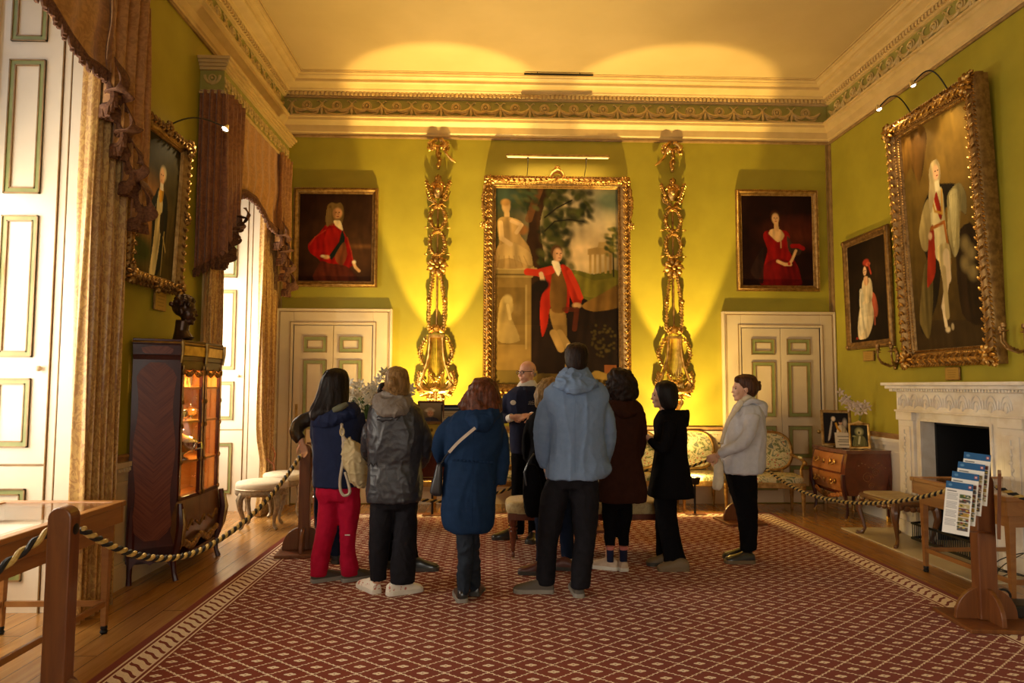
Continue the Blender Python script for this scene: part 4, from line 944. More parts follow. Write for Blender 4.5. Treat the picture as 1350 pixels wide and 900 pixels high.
# ================================================================ CURTAINS AND PELMETS
def fringe_line(b, pts, r=.022, drop=.045):
    """bullion fringe: bead of braid with short hanging cords"""
    out = []
    for i in range(len(pts)-1):
        p, q = Vector(pts[i]), Vector(pts[i+1]); n = max(1, int((q-p).length/.022))
        out += [p.lerp(q, k/n) for k in range(n)]
    out.append(Vector(pts[-1])); b.tube(out, r*.7, 6)
    for i, p in enumerate(out):
        o = Vector((.012*math.sin(i*1.7), .010*math.cos(i*2.3), 0)); b.tube([p, p+o+Vector((0, 0, -drop))], [r*.65, r*.45], 5)
def window_dressing(n, py0, py1, arch_px, tail_near, tail_far, drapes, lab):
    XF = XL+.27; t = thing('window_pelmet', 'gilded green pelmet box with carved frieze over the ' + lab, 'pelmet')
    b = MB(); z0, z1 = 4.50, 4.86
    b.box((XL+.002, py0+.03, z0+.02), (XF-.03, py1-.03, z1-.12)); b.build('frieze_board', 'frieze', t, smooth=False)
    b = MB()
    for dz, o in ((0, .012), (.022, -.005)): b.box((XL+.002, py0+.02-o, z0+dz-.0), (XF-.02+o, py1-.02+o, z0+dz+.022))
    for z, o in ((z1-.12, 0), (z1-.09, .015), (z1-.06, .035), (z1-.03, .055)): b.box((XL+.002, py0-o, z), (XF+o, py1+o, z+.03))
    b.build('moulding', 'cream_trim', t, smooth=False, bevel=.004)
    b = MB(); s = py0+.1; rnd = random.Random(n)
    while s < py1-.08:
        for k in range(5): b.ball((XF-.025, s+.05*math.cos(k*1.25), 4.62+.05*math.sin(k*1.25)), (.014, .028, .02), 6, 4)
        b.tube([(XF-.028, s-.06, 4.68), (XF-.02, s-.02, 4.58), (XF-.02, s+.03, 4.58), (XF-.028, s+.07, 4.68)], .012, 5); b.ball((XF-.02, s, 4.63), .022, 6, 4); s += .17
    b.tube([(XL+.125+.075*math.cos(a), py0+.024, 4.69+.085*math.sin(a)) for a in [PI+PI*k/10 for k in range(11)]], .014, 6)
    b.tube([(XL+.125+.035*math.cos(a), py0+.024, 4.66+.035*math.sin(a)) for a in [2*PI*k/12 for k in range(12)]], .009, 5, closed=True); b.ball((XL+.125, py0+.02, 4.66), .016, 6, 4)
    b.build('carved_ornament', 'ornament', t); rebase(t, (XL, (py0+py1)/2, z0))
    # valance: swag with an arched fringed edge, and a cascading tail at each side
    v = thing('window_valance', 'russet and amber damask valance with arched fringed edge at the ' + lab, 'valance')
    arch = [at(u, w, X=XF-.035) for u, w in arch_px]; xs = XF-.035
    ys_ = [p.y for p in arch]; zs_ = [p.z for p in arch]
    def zarch(y): return float(np.interp(y, ys_, zs_))
    ya, yb = tail_near[1], tail_far[0]
    def sw(a, c):
        y = ya-.06+(yb-ya+.12)*a; zt = 4.53; zb = zarch(y); return (xs + .012*math.sin(a*38)*(.3+c) + .02*math.sin(c*9+a*4)*c, y, zt+(zb-zt)*c)
    b = MB(); b.sheet(sw, 90, 24); b.build('swag', 'swag', v, solid=.008)
    b = MB(); fringe_line(b, [Vector((xs+.02, y, zarch(y))) for y in np.linspace(ya-.04, yb+.04, 60)], .03, .075); b.build('fringe', 'fringe', v)
    for nm, (y0, y1), zin, zout, sg in (('near', tail_near, zs_[0], 2.80, 1), ('far', tail_far, zs_[-1], 2.82, -1)):
        # cascade: pleats whose lower edge steps from short (inner) to long (outer)
        def ca(a, c, y0=y0, y1=y1, zin=zin, zout=zout, sg=sg):
            y = y0+(y1-y0)*a; q = a if sg < 0 else 1-a          # q: 0 inner, 1 outer
            st = math.floor(q*4)/4; fr = q*4-math.floor(q*4); zb = zin+(zout-zin)*(st+.25*min(1, fr*2.2))
            ph = q*4*2*PI
            return (xs+.03+.035*math.sin(ph)+.022*math.sin(ph*2+c*3), y+.03*math.cos(ph)*(.3+c), 4.52+(zb-4.52)*c)
        b = MB(); b.sheet(ca, 72, 26); b.build('cascade', 'curtain_red' if sg > 0 else 'swag', v, solid=.008)
        b = MB(); fringe_line(b, [Vector(ca(k/60, 1)) for k in range(61)], .032, .07)
        # frilled jabot edge zigzagging down the tail
        def ruf(a_, c_, ca=ca, sg=sg):
            base = Vector(ca(1-a_ if sg > 0 else a_, 1)); base.z += .10; base.x += .03+.03*math.sin(a_*24)
            return base + Vector((.02+.045*c_*math.sin(a_*75), .085*(c_-.5)*(1 if sg < 0 else -1)*(1+.6*math.sin(a_*19)), .04*math.cos(a_*52)*c_-.11*c_*(.6+.4*math.sin(a_*31))))
        b.sheet(ruf, 150, 6); b.build('fringe', 'fringe', v, solid=.006)
    # return to the wall on the near side
    def rt(a, c): return (XL+.015+(xs-XL)*a, tail_near[0]-.01+.02*math.sin(a*22), 4.53+(2.72-4.53+.12*a)*c)
    b = MB(); b.sheet(rt, 30, 20); b.build('side_return', 'curtain_red', v, solid=.008)
    b = MB(); fringe_line(b, [Vector(rt(k/12, 1)) for k in range(13)], .028, .07); b.build('fringe', 'fringe', v)
    rebase(v, (XL, (py0+py1)/2, 4.50))
    for (lb, y0, y1, x, npl, amp, waist) in drapes:
        def dr(a, c, y0=y0, y1=y1, x=x, npl=npl, amp=amp, waist=waist):
            z = 4.50*(1-c)+.012; w = 1.0
            if waist: w = 1-.48*math.exp(-((z-.55)/.28)**2)
            mid = (y0+y1)/2 + (.06 if waist else 0)*math.exp(-((z-.55)/.4)**2); y = mid+(y1-y0)*(a-.5)*w
            return (x+amp*math.sin(a*npl*2*PI)+.012*math.sin(a*npl*4*PI+c*5)+.01*math.sin(c*7+a*20), y+.012*math.sin(a*npl*4*PI), z)
        root = MB(); root.sheet(dr, 150, 30); o = root.build('curtain', 'curtain', None, solid=.006)
        tag(o, lb, 'curtain')
        if waist:
            g = MB(); c0 = dr(.5, .88); c0 = Vector(c0)
            g.tube([Vector((x-.02, (y0+y1)/2+.2, .95)), Vector((x+.09, c0.y+.08, .72)), Vector((x+.10, c0.y-.02, .60)), Vector((x+.06, c0.y-.10, .66)), Vector((x, c0.y-.1, .70))], .013, 7)
            for dy in (0, .035): g.tube([Vector((x+.10, c0.y+dy-.02, .60)), Vector((x+.11, c0.y+dy-.02, .48)), Vector((x+.11, c0.y+dy-.02, .47)), Vector((x+.11, c0.y+dy-.02, .30))], [.011, .012, .026, .034], 8)
            q = g.build('tieback', mat('tieback_red', (.42, .10, .06), .8, c2=(.6, .35, .2), nscale=40), o); 
window_dressing(2, 6.72, 8.98, [(298, 275), (302, 263), (312, 254), (322, 252), (335, 261), (345, 277), (352, 292), (358, 298)], (6.74, 7.16), (8.50, 8.98),
    [('tall gold damask curtain on the near side of the farther left window, behind the cabinet', 6.86, 7.22, XL+.10, 4, .035, False), ('gold damask curtain tied back beside the left door on the back wall', 8.42, 9.02, XL+.10, 6, .035, True)], 'farther left window')
a1 = [(0, -120), (30, -60), (62, 0), (90, 48), (112, 80), (122, 90)]
window_dressing(1, 2.9, 5.22, [(-120, -40), (-60, -80), (-10, -60), (30, -30), (62, 2), (90, 48), (112, 78), (125, 86)], (2.92, 3.3), (4.66, 5.22),
    [('heavy gold damask curtain hanging full length beside the near left window', 4.70, 5.20, XL+.13, 6, .062, False)], 'near left window')
# ================================================================ BARRIER POSTS AND ROPES
def post(label, x, y, rz=0, h=.99, grp='wooden rope barrier posts', base=True, w=.105):
    t = thing('barrier_post', label, 'barrier post', (x, y, .014), rz, grp); b = MB(); r = w/2
    prof = [(-r, 0), (r, 0)] + [(r*math.cos(a), h-r+r*math.sin(a)) for a in [PI*k/12 for k in range(13)]]
    b.prism(prof, (0, -r*.8, .03), (1, 0, 0), (0, 0, 1), (0, w*.8, 0)); b.build('post', 'oak', t, smooth=False, bevel=.007)
    for a in (-1, 1): MB().lathe([(.001, -.004), (.022, -.004), (.026, .002), (.020, .004), (.001, .004)], (a*r, 0, h-.075), 12, 'x').build('rope_hole_ring', 'iron', t)
    for ax in (0, 1):
        pr = [(-.20, 0), (.20, 0)] + [(.20*math.cos(a), .02+.20*math.sin(a)*.98) for a in [PI*k/16 for k in range(17)]]
        b = MB(); b.prism(pr, (0, -.015, .028) if ax == 0 else (.015, 0, .028), (1, 0, 0) if ax == 0 else (0, 1, 0), (0, 0, 1), (0, .03, 0) if ax == 0 else (-.03, 0, 0)); b.build('foot_bracket', 'oak', t, smooth=False, bevel=.004)
    MB().box((-.23, -.23, 0), (.23, .23, .028)).build('base_board', 'oak', t, smooth=False, bevel=.005)
    return t
PA = post('nearest barrier post with rounded top, at the glass-topped case on the left', at(84, 700, Y=3.28).x, 3.28, .05)
PB = post('wooden barrier post beside the woman in raspberry trousers', at(402, 660, Y=6.66).x, 6.66, .1)
PC = post('barrier post standing behind the woman in the pale jacket', 2.93, 8.02, .1)
PD = post('barrier post holding the leaflet racks at the right', 3.36, 4.62, -.1, .97, w=.12)
PE = post('barrier post hidden behind the tall man in the light blue jacket', 1.02, 7.7, 0)
M['rope_gold'] = mat('gold_rope', (.50, .33, .08), .6, c2=(.66, .46, .14), nscale=80, bmp=.5, bscale=300)
M['rope_black'] = mat('black_rope', (.012, .011, .012), .7, bmp=.5, bscale=300)
def rope(label, p, q, sag, r=.019, pitch=.085, low=.5):
    p, q = Vector(p), Vector(q); n = int((q-p).length/.016); b = MB(); c = []
    for i in range(n+1):
        s = i/n; k = s/(2*low) if s < low else .5+(s-low)/(2*(1-low)); c.append(p.lerp(q, s)-Vector((0, 0, sag*4*k*(1-k))))
    L = [0]
    for i in range(n): L.append(L[-1]+(c[i+1]-c[i]).length)
    for m in (0, 1):
        b.cur = m
        for extra in (0,):
            pts = []
            for i in range(n+1):
                d = (c[min(i+1, n)]-c[max(i-1, 0)]); a, e = frame_axes(d); th = 2*PI*L[i]/pitch+m*PI; pts.append(c[i]+(a*math.cos(th)+e*math.sin(th))*r*.48)
            b.tube(pts, r*.62, 7)
    o = b.build('barrier_rope', ['rope_gold', 'rope_black']); tag(o, label, 'rope', 'black and gold barrier ropes'); return o
rope('thick black and gold rope from the nearest post towards the left edge', (PA.location.x-.05, 3.27, .93), (PA.location.x-.42, 2.3, .42), .02, .020, .13)
rope('black and gold rope sagging in front of the tall display cabinet', (PA.location.x+.05, 3.33, .92), (PB.location.x-.04, 6.62, .93), .40, .019, .10, .40)
rope('black and gold rope running behind the group of visitors to the hidden post', (PB.location.x+.06, 6.70, .93), (.97, 7.66, .92), .52, .018, .085)
rope('black and gold rope between the black-bobbed visitor and the woman in pale jacket', (1.07, 7.72, .92), (2.88, 8.0, .93), .30, .017, .075)
rope('yellow and black rope sagging in front of the chest of drawers and the fireplace', (2.96, 7.98, .93), (3.35, 4.72, .93), .38, .017, .062, .45)
rope('black and gold rope lying across the right-hand glass-topped case', (3.42, 4.56, .93), (4.5, 4.1, .60), .05, .017, .07)
# leaflet racks on the right-hand post
t = thing('leaflet_rack', 'four tiered clear racks of blue-headed leaflets fixed to the right barrier post', 'leaflet rack')
ux, nn = Vector((.80, -.60, 0)), Vector((-.60, -.80, 0)); o0 = at(1246, 702, Y=4.36)
MB().beam(Vector((3.435, 4.57, .60)), Vector((3.45, 4.56, 1.03)), .02, .26, up=nn).build('back_board', 'oak', t, smooth=False, bevel=.003)
def leaflet_paint(i):
    p = Paint(40, 84, 'e6e4de'); p.poly([(0, 0), (1, 0), (1, .13), (0, .13)], '2b5c8c'); p.ell(.16, .065, .07, .025, '5c8ab4', .3); p.poly([(.84, .04), (.94, .04), (.94, .09), (.84, .09)], 'b85040'); p.poly([(.87, .05), (.91, .05), (.91, .08), (.87, .08)], 'e8e4e0')
    p.line([(.08, .18), (.40, .18)], .02, '555555')
    for k in range(24):
        if k % 6 == 5: continue
        p.line([(.08, .225+.028*k), (.46-.05*(k % 3 == 2), .225+.028*k)], .012, '777b84', .8)
    rnd = random.Random(i)
    for k in range(8):
        y = .22+.088*k; p.poly([(.54, y), (.94, y), (.94, y+.08), (.54, y+.08)], rnd.choice(['8c7c44', '6c3c30', 'b0a070', '4c5c34', 'a8843c', '5c4c44']))
        for _ in range(5): p.ell(.56+.36*rnd.random(), y+.01+.06*rnd.random(), .05, .015, rnd.choice(['c8b050', '304028', 'd0c8b0', '7c2c20', '50606c']), .4)
    return p
for i in range(4):
    c = o0 + Vector((.052, .015, .060))*i; h, w = .325, .145
    pm = leaflet_paint(i).mesh('leaflet_stack', w, h, 0, t, 'print'); tilt = Matrix.Rotation(.10, 3, nn) @ Matrix.Rotation(.14, 3, ux)
    mat3 = Matrix((ux, -nn, Vector((0, 0, 1)))).transposed(); mw = (tilt.inverted() @ mat3).to_4x4(); ctr = c + ux*w/2 + Vector((0, 0, h/2))
    pm.matrix_local = Matrix.Translation(ctr) @ mw; pm.data.name = 'leaflet_stack'
    q = pm.modifiers.new('s', 'SOLIDIFY'); q.thickness = .012; q.offset = 1 
    g = MB(); W2, H2 = w/2+.008, h/2+.006
    g.box((-W2, -.018, -H2), (W2, -.014, H2*.1)); g.box((-W2, .014, -H2), (W2, .018, H2+.01)); g.box((-W2, -.018, -H2), (W2, .018, -H2+.004)); g.box((-W2, -.018, -H2), (-W2+.003, .018, 0)); g.box((W2-.003, -.018, -H2), (W2, .018, 0))
    go = g.build('rack_pocket', 'glass', t, smooth=False); go.matrix_local = pm.matrix_local
MB().beam(o0+ux*.07-nn*.02+Vector((0, 0, .02)), Vector((3.37, 4.58, .62)), .03, .012).build('rack_bracket', 'oak', t, smooth=False)
rebase(t, (3.37, 4.60, .55))
# ================================================================ GLASS-TOPPED CASES
def show_case(label, x0, x1, y0, y1, h, contents):
    t = thing('glass_topped_case', label, 'display case', ((x0+x1)/2, (y0+y1)/2, 0), 0, None); w, d = (x1-x0)/2, (y1-y0)/2
    b = MB()
    for q in ((-w, -d, w, -d+.06), (-w, d-.06, w, d), (-w, -d+.06, -w+.06, d-.06), (w-.06, -d+.06, w, d-.06)): b.box((q[0], q[1], h-.035), (q[2], q[3], h))
    b.build('lid_frame', 'oak2', t, smooth=False, bevel=.006)
    b = MB()
    for q in ((-w+.012, -d+.012, w-.012, -d+.035), (-w+.012, d-.035, w-.012, d-.012), (-w+.012, -d+.035, -w+.035, d-.035), (w-.035, -d+.035, w-.012, d-.035)): b.box((q[0], q[1], h-.14), (q[2], q[3], h-.035))
    b.build('case_side', 'oak2', t, smooth=False, bevel=.003)
    b = MB()
    for q in ((-w+.05, -d+.05, w-.05, -d+.075), (-w+.05, d-.075, w-.05, d-.05), (-w+.05, -d+.075, -w+.075, d-.075), (w-.075, -d+.075, w-.05, d-.075)): b.box((q[0], q[1], h-.225), (q[2], q[3], h-.14))
    b.build('apron', 'oak2', t, smooth=False); MB().box((-w+.03, -d+.03, h-.135), (w-.03, d-.03, h-.12)).build('lining', mat('linen_lining', (.55, .45, .30), .9), t, smooth=False)
    MB().box((-w+.05, -d+.05, h-.012), (w-.05, d-.05, h-.006)).build('glass_lid', 'glass', t, smooth=False)
    for sx in (-1, 1):
        for sy in (-1, 1):
            cx, cy = sx*(w-.075), sy*(d-.075); b = MB(); b.rings([[(cx+a*r, cy+e*r, z) for a, e in ((-1, -1), (1, -1), (1, 1), (-1, 1))] for r, z in ((.016, .05), (.026, h-.14))]); lg = b.build('leg', 'oak2', t, smooth=False, bevel=.002)
            MB().lathe([(.018, .05), (.022, .04), (.02, .03), (.014, .028), (.02, .024), (.024, .012), (.018, 0), (.001, 0)][::-1], (cx, cy, 0), 10).build('castor', 'iron', lg)
    b = MB()
    for sy in (-1, 1): b.beam((-w+.075, sy*(d-.075), .19), (w-.075, sy*(d-.075), .19), .02, .035)
    for sx in (-1, 1): b.beam((sx*(w-.075), -d+.075, .19), (sx*(w-.075), d-.075, .19), .02, .035)
    b.build('stretcher', 'oak2', t, smooth=False)
    for i, (lb, cx, cy, ww, dd, c) in enumerate(contents):
        o = MB().box((cx-ww/2, cy-dd/2, h-.12), (cx+ww/2, cy+dd/2, h-.117)).build('document_sheet', c, None, smooth=False, loc=t.location); tag(o, lb, 'document')
    return t
M['paper'] = mat('old_paper', (.66, .58, .44), .8, c2=(.72, .65, .52), nscale=9); M['paper2'] = mat('white_paper', (.74, .70, .62), .7)
show_case('glass-topped wooden display case on thin legs at the near left window', -3.20, -2.40, 3.34, 4.66, .835, [('sheet of old paper lying in the left glass-topped case, nearer the room', .15, .25, .3, .42, 'paper'), ('pale sheet lying in the left glass-topped case, nearer the window', -.2, .28, .26, .36, 'paper2')])
show_case('glass-topped wooden display case in front of the fireplace', 3.72, 4.62, 4.86, 6.0, .81, [('pale sheet lying in the case in front of the fireplace', 0, .1, .34, .45, 'paper')])
# ================================================================ STOOLS, BENCH, CHAIRS
M['silvergilt'] = mat('worn_silver_gilt', (.34, .26, .15), .45, .5, c2=(.20, .14, .08), nscale=30, bmp=.3)
def oval_stool(label, x, y, rx, ry, rz):
    t = thing('oval_stool', label, 'stool', (x, y, 0), rz, 'cream cushioned stools by the window')
    b = MB(); b.rings([[(rx*s*math.cos(a), ry*s*math.sin(a), z) for a in [2*PI*k/32 for k in range(32)]] for s, z in ((.96, .37), (1, .385), (1.0, .41), (.99, .43), (1.01, .44), (.98, .45))]); b.build('seat_rail', 'silvergilt', t)
    b = MB(); b.rings([[(rx*s*math.cos(a)*(1+.004*(k % 2)), ry*s*math.sin(a)*(1+.004*(k % 2)), z) for k, a in enumerate([2*PI*k/64 for k in range(64)])] for s, z in ((.95, .44), (.985, .455), (.99, .49), (.96, .505), (.92, .515), (.7, .53), (.4, .538), (.05, .54))]); b.build('cushion', 'cream_fabric', t)
    for k in range(4):
        a = PI/4+k*PI/2; c, s = math.cos(a), math.sin(a); pts = [(rx*.86*c, ry*.86*s, .40), (rx*.99*c, ry*.99*s, .33), (rx*.95*c, ry*.95*s, .24), (rx*.82*c, ry*.82*s, .14), (rx*.80*c, ry*.80*s, .07), (rx*.88*c, ry*.88*s, .03), (rx*.97*c, ry*.97*s, .012)]
        b = MB(); b.tube(pts, [.04, .042, .03, .021, .017, .022, .014], 8); b.ball((rx*.97*c, ry*.97*s, .34), (.035, .03, .045), 8, 6); b.build('cabriole_leg', 'silvergilt', t)
    return t
oval_stool('nearer cream-topped oval stool, beside the display cabinet', -2.56, 7.88, .29, .25, .1)
oval_stool('farther cream-topped oval stool, beside the tied-back curtain', -2.52, 8.62, .27, .23, .2)
def turned_leg(b, x, y, h, r=.038):
    b.lathe([(.001, 0), (r*.35, 0), (r*.45, .03), (r*.3, .05), (r*.55, .07), (r*.45, .09), (r*.95, h*.62), (r*1.05, h*.66), (r*.7, h*.69), (r*1.05, h*.73), (r*1.1, h*.78), (r*.7, h*.80), (r*1.0, h*.84), (r*1.0, h), (.001, h)], (x, y, 0), 14)
t = thing('upholstered_bench', 'long mahogany bench with cream brocade seat in the middle of the group', 'bench')
bx0, bx1, by0, by1 = at(668, 700, Y=6.4).x, at(893, 700, Y=6.4).x, 6.36, 6.80
b = MB(); b.box((bx0+.01, by0+.01, .36), (bx1-.01, by1-.01, .425)); b.build('seat_rail', 'mahogany', t, smooth=False, bevel=.006)
def cush(b, x0, x1, y0, y1, z0, z1, n=3.2):
    rings = []
    for s, q in ((.985, 0), (1.0, .15), (1.005, .45), (.995, .75), (.96, .93), (.9, 1.0), (.5, 1.08), (.05, 1.10)):
        r = []
        for k in range(40):
            a = 2*PI*k/40; c, d = math.cos(a), math.sin(a); e = 2/8 if s > .8 else 2/5
            r.append(((x0+x1)/2+(x1-x0)/2*s*math.copysign(abs(c)**e, c), (y0+y1)/2+(y1-y0)/2*s*math.copysign(abs(d)**e, d), z0+(z1-z0)*q))
        rings.append(r)
    b.rings(rings)
b = MB(); cush(b, bx0-.005, bx1+.005, by0-.005, by1+.005, .42, .53); b.build('seat_cushion', 'bench_fabric', t)
for x in (bx0+.06, (bx0+bx1)/2, bx1-.06):
    for y in (by0+.06, by1-.06):
        b = MB(); b.T = Matrix.Translation((0, 0, .014)); turned_leg(b, x, y, .356); lg = b.build('leg', 'mahogany', t); MB().lathe([(.001, .001), (.012, .001), (.017, .012), (.012, .03), (.001, .03)], (x, y, 0), 8).build('castor', 'brass', lg)
rebase(t, ((bx0+bx1)/2, 6.58, .014))
def armchair(label, x, y, rz, w=.64):
    t = thing('gilt_armchair', label, 'armchair', (x, y, 0), rz, 'gilt armchairs with floral tapestry along the back wall')
    h = w/2; g = 'gold_dull'
    # local front is -Y
    b = MB(); b.box((-h, -.29, .33), (h, -.25, .40)); b.box((-h+.03, .22, .33), (h-.03, .26, .40)); b.beam((-h+.02, -.27, .365), (-h+.05, .24, .365), .035, .07); b.beam((h-.02, -.27, .365), (h-.05, .24, .365), .035, .07); b.build('seat_rail', g, t, bevel=.008)
    b = MB(); cush(b, -h+.01, h-.01, -.28, .23, .39, .475); b.build('seat_cushion', 'tapestry', t)
    for sx in (-1, 1):
        for sy in (-1, 1):
            b = MB(); cx, cy = sx*(h-.035 if sy < 0 else h-.06), -.27 if sy < 0 else .24
            b.lathe([(.001, 0), (.014, 0), (.02, .02), (.014, .035), (.017, .05), (.03, .27), (.034, .30), (.022, .31), (.034, .325), (.034, .37), (.001, .37)], (cx, cy, 0), 10); b.build('leg', g, t)
    # oval arched back, reclined slightly
    rec = lambda px, pz: (px, .25+.13*(pz-.45)/.5, pz)
    pr = []
    for k in range(40):
        a = 2*PI*k/40; c, s = math.cos(a), math.sin(a); pr.append((.285*math.copysign(abs(c)**.75, c)*(w/.64), .74+.245*math.copysign(abs(s)**.8, s)))
    b = MB(); b.tube([rec(*p) for p in pr], .024, 8, closed=True); b.tube([rec(.0+.05*math.cos(k), .985+.012*math.sin(k*2)) for k in range(6)], .016, 6); b.build('back_frame', g, t)
    b = MB(); rings = []
    for s, dy in ((1, .012), (.98, -.012), (.8, -.03), (.4, -.042), (.05, -.045)): rings.append([(p[0]*s, .25+.13*((.74+(p[1]-.74)*s)-.45)/.5+dy, .74+(p[1]-.74)*s) for p in pr])
    b.rings(rings); b.build('back_cushion', 'tapestry', t)
    for sx in (-1, 1):
        b = MB(); b.tube([rec(sx*.27*w/.64, .70), (sx*(h-.0), .12, .68), (sx*(h+.02), -.06, .665), (sx*(h+.015), -.16, .64)], [.018, .021, .022, .026], 8); b.ball((sx*(h+.015), -.17, .635), .03, 8, 6); b.tube([(sx*(h+.01), -.13, .63), (sx*(h-.005), -.06, .54), (sx*(h-.01), -.12, .40)], [.02, .018, .022], 8); arm = b.build('arm', g, t)
        b = MB(); b.ball((sx*(h+.01), .03, .69), (.03, .09, .02), 8, 6); b.build('arm_pad', 'tapestry', arm)
    for s in (-1, 1): b = MB(); b.tube([rec(s*.16, .50), (s*.17, .24, .40)], .02, 6); b.build('back_support', g, t)
    return t
armchair('floral tapestry armchair nearest the right door, right of the woman in the pale jacket', 3.66, 8.78, -.20, .66)
armchair('floral tapestry armchair between the visitor in black and the woman in the pale jacket', 2.76, 8.98, -.06, .60)
armchair('floral tapestry armchair seen between the woman in the brown coat and the visitor in black', 2.02, 8.98, 0, .60)
armchair('floral tapestry armchair behind the bald guide', .12, 8.98, 0, .64)
armchair('gilt armchair seen between the grey parka and the navy coat', -.98, 8.98, 0, .64)
# cabriole stool on the hearth
t = thing('cabriole_stool', 'small carved walnut stool with curved legs standing on the hearth stone', 'stool'); sx0, sx1, sy0, sy1 = 4.02, 4.46, 6.74, 7.42
b = MB(); b.box((sx0, sy0, .40), (sx1, sy1, .455)); b.build('seat_rail', 'walnut', t, bevel=.02)
b = MB(); 
for k in range(6):
    for yy in (sy0+.0, sy1): b.ball((sx0+.06+.064*k, yy, .40-.02*math.sin(PI*k/5)), (.04, .02, .028), 7, 5)
    for xx in (sx0, sx1): b.ball((xx, sy0+.08+.104*k, .40-.02*math.sin(PI*k/5)), (.02, .05, .028), 7, 5)
b.build('carved_apron', 'walnut', t)
b = MB(); cush(b, sx0+.02, sx1-.02, sy0+.02, sy1-.02, .45, .475); b.build('seat_pad', mat('stool_leather', (.32, .24, .13), .6, c2=(.4, .31, .18), nscale=10), t)
for sx, cx in ((-1, sx0+.03), (1, sx1-.03)):
    for sy, cy in ((-1, sy0+.03), (1, sy1-.03)):
        b = MB(); b.tube([(cx, cy, .42), (cx+sx*.02, cy+sy*.02, .36), (cx+sx*.025, cy+sy*.025, .28), (cx+sx*.0, cy+sy*.0, .16), (cx-sx*.015, cy-sy*.015, .08), (cx+sx*.005, cy+sy*.005, .03), (cx+sx*.035, cy+sy*.035, .018)], [.04, .042, .032, .021, .016, .02, .02], 8)
        b.ball((cx+sx*.04, cy+sy*.04, .024), .022, 8, 6); b.build('cabriole_leg', 'walnut', t)
rebase(t, ((sx0+sx1)/2, (sy0+sy1)/2, .012))
# ================================================================ CHEST OF DRAWERS AND WHAT STANDS ON IT
M['marquetry'] = woodmat('marquetry_wood', (.30, .10, .025), (.48, .19, .05), (1, .4, 1), .25, .5, 7)
M['redwood'] = woodmat('red_side_veneer', (.10, .018, .008), (.17, .032, .014), (1, .4, 1), .22, .5, 7)
cx0, cx1, cy0, cy1 = 4.28, 4.80, 8.10, 8.92
t = thing('chest_of_drawers', 'small bombe marquetry chest of drawers with brass mounts against the right wall', 'chest of drawers')
def bombe(z): return .05*math.sin(PI*min(1, max(0, (z-.30)/.52)))**1.0
b = MB(); rings = []
for z in [.30, .34, .40, .46, .52, .58, .64, .70, .76, .80]:
    e = bombe(z); pr = []
    for k in range(13): a = k/12; pr.append((cx0-e-.035*math.sin(PI*a), cy0-e*.4+(cy1-cy0+e*.8)*a, z))
    pr += [(cx1, cy1, z), (cx1, cy0-e*.4, z)]; rings.append(pr)
b.rings(rings); b.build('carcass', 'redwood', t, angle=60)
b = MB(); b.rings([[(p[0]-(.02 if i < 13 else 0), p[1]+(.02 if p[1] > 8.5 else -.02), z) for i, p in enumerate(rings[-1])] for z in (.80, .812, .832, .84)]); b.build('marble_top', mat('dark_top', (.14, .05, .03), .2, c2=(.2, .08, .05), nscale=8, coat=.5), t, angle=50)
for z0, z1 in ((.345, .55), (.575, .785)):
    b = MB(); rr = []
    for z in np.linspace(z0, z1, 6):
        e = bombe(z)+.012; rr.append([(cx0-e-.035*math.sin(PI*(.06+.88*k/12)), cy0+(cy1-cy0)*(.06+.88*k/12), z) for k in range(13)] + [(cx0+.02, cy0+(cy1-cy0)*(.06+.88*(12-k)/12), z) for k in range(13)])
    b.rings(rr); dr = b.build('drawer', 'marquetry', t, angle=60); zc = (z0+z1)/2; e = bombe(zc)+.02
    for fy in (.26, .74):
        yy = cy0+(cy1-cy0)*fy; xx = cx0-e-.035*math.sin(PI*fy); g = MB()
        g.tube([(xx, yy-.05, zc+.01), (xx-.03, yy-.035, zc-.02), (xx-.035, yy, zc-.03), (xx-.03, yy+.035, zc-.02), (xx, yy+.05, zc+.01)], .007, 6)
        for q in (-.05, .05): g.ball((xx-.005, yy+q, zc+.012), (.01, .022, .03), 7, 5)
        g.build('drawer_handle', 'gold', dr)
    g = MB(); g.ball((cx0-e-.037, (cy0+cy1)/2, zc), (.008, .018, .03), 7, 5); g.build('keyhole_plate', 'gold', dr)
b = MB()
for k in range(11): a = k/10; b.ball((cx0-.045-.03*math.sin(PI*a), cy0+.1+(cy1-cy0-.2)*a, .31-.05*math.sin(PI*a)), (.014, .05, .03), 7, 5)
b.build('apron', 'marquetry', t); b = MB(); b.ball((cx0-.085, (cy0+cy1)/2, .27), (.014, .07, .04), 8, 6); b.tube([(cx0-.085, (cy0+cy1)/2-.1, .29), (cx0-.095, (cy0+cy1)/2, .24), (cx0-.085, (cy0+cy1)/2+.1, .29)], .01, 6); b.build('apron_mount', 'gold_dark', t)
for x, y, sx, sy in ((cx0-.01, cy0+.02, -1, -1), (cx0-.01, cy1-.02, -1, 1), (cx1-.04, cy0+.02, 1, -1), (cx1-.04, cy1-.02, 1, 1)):
    b = MB(); sx = min(sx, 0); b.tube([(x+sx*.05, y+sy*.01, .55), (x+sx*.045, y+sy*.01, .40), (x+sx*.02, y, .26), (x+sx*.0, y, .12), (x+sx*.02, y+sy*.005, .0)], [.03, .034, .026, .017, .02], 8); lg = b.build('cabriole_leg', 'kingwood', t)
    b = MB(); b.tube([(x+sx*.02, y+sy*.005, .0), (x+sx*.0, y, .06)], [.024, .02], 8); b.build('foot_mount', 'gold', lg)
b = MB()   # inlaid scrolls on the side that faces the room's near end
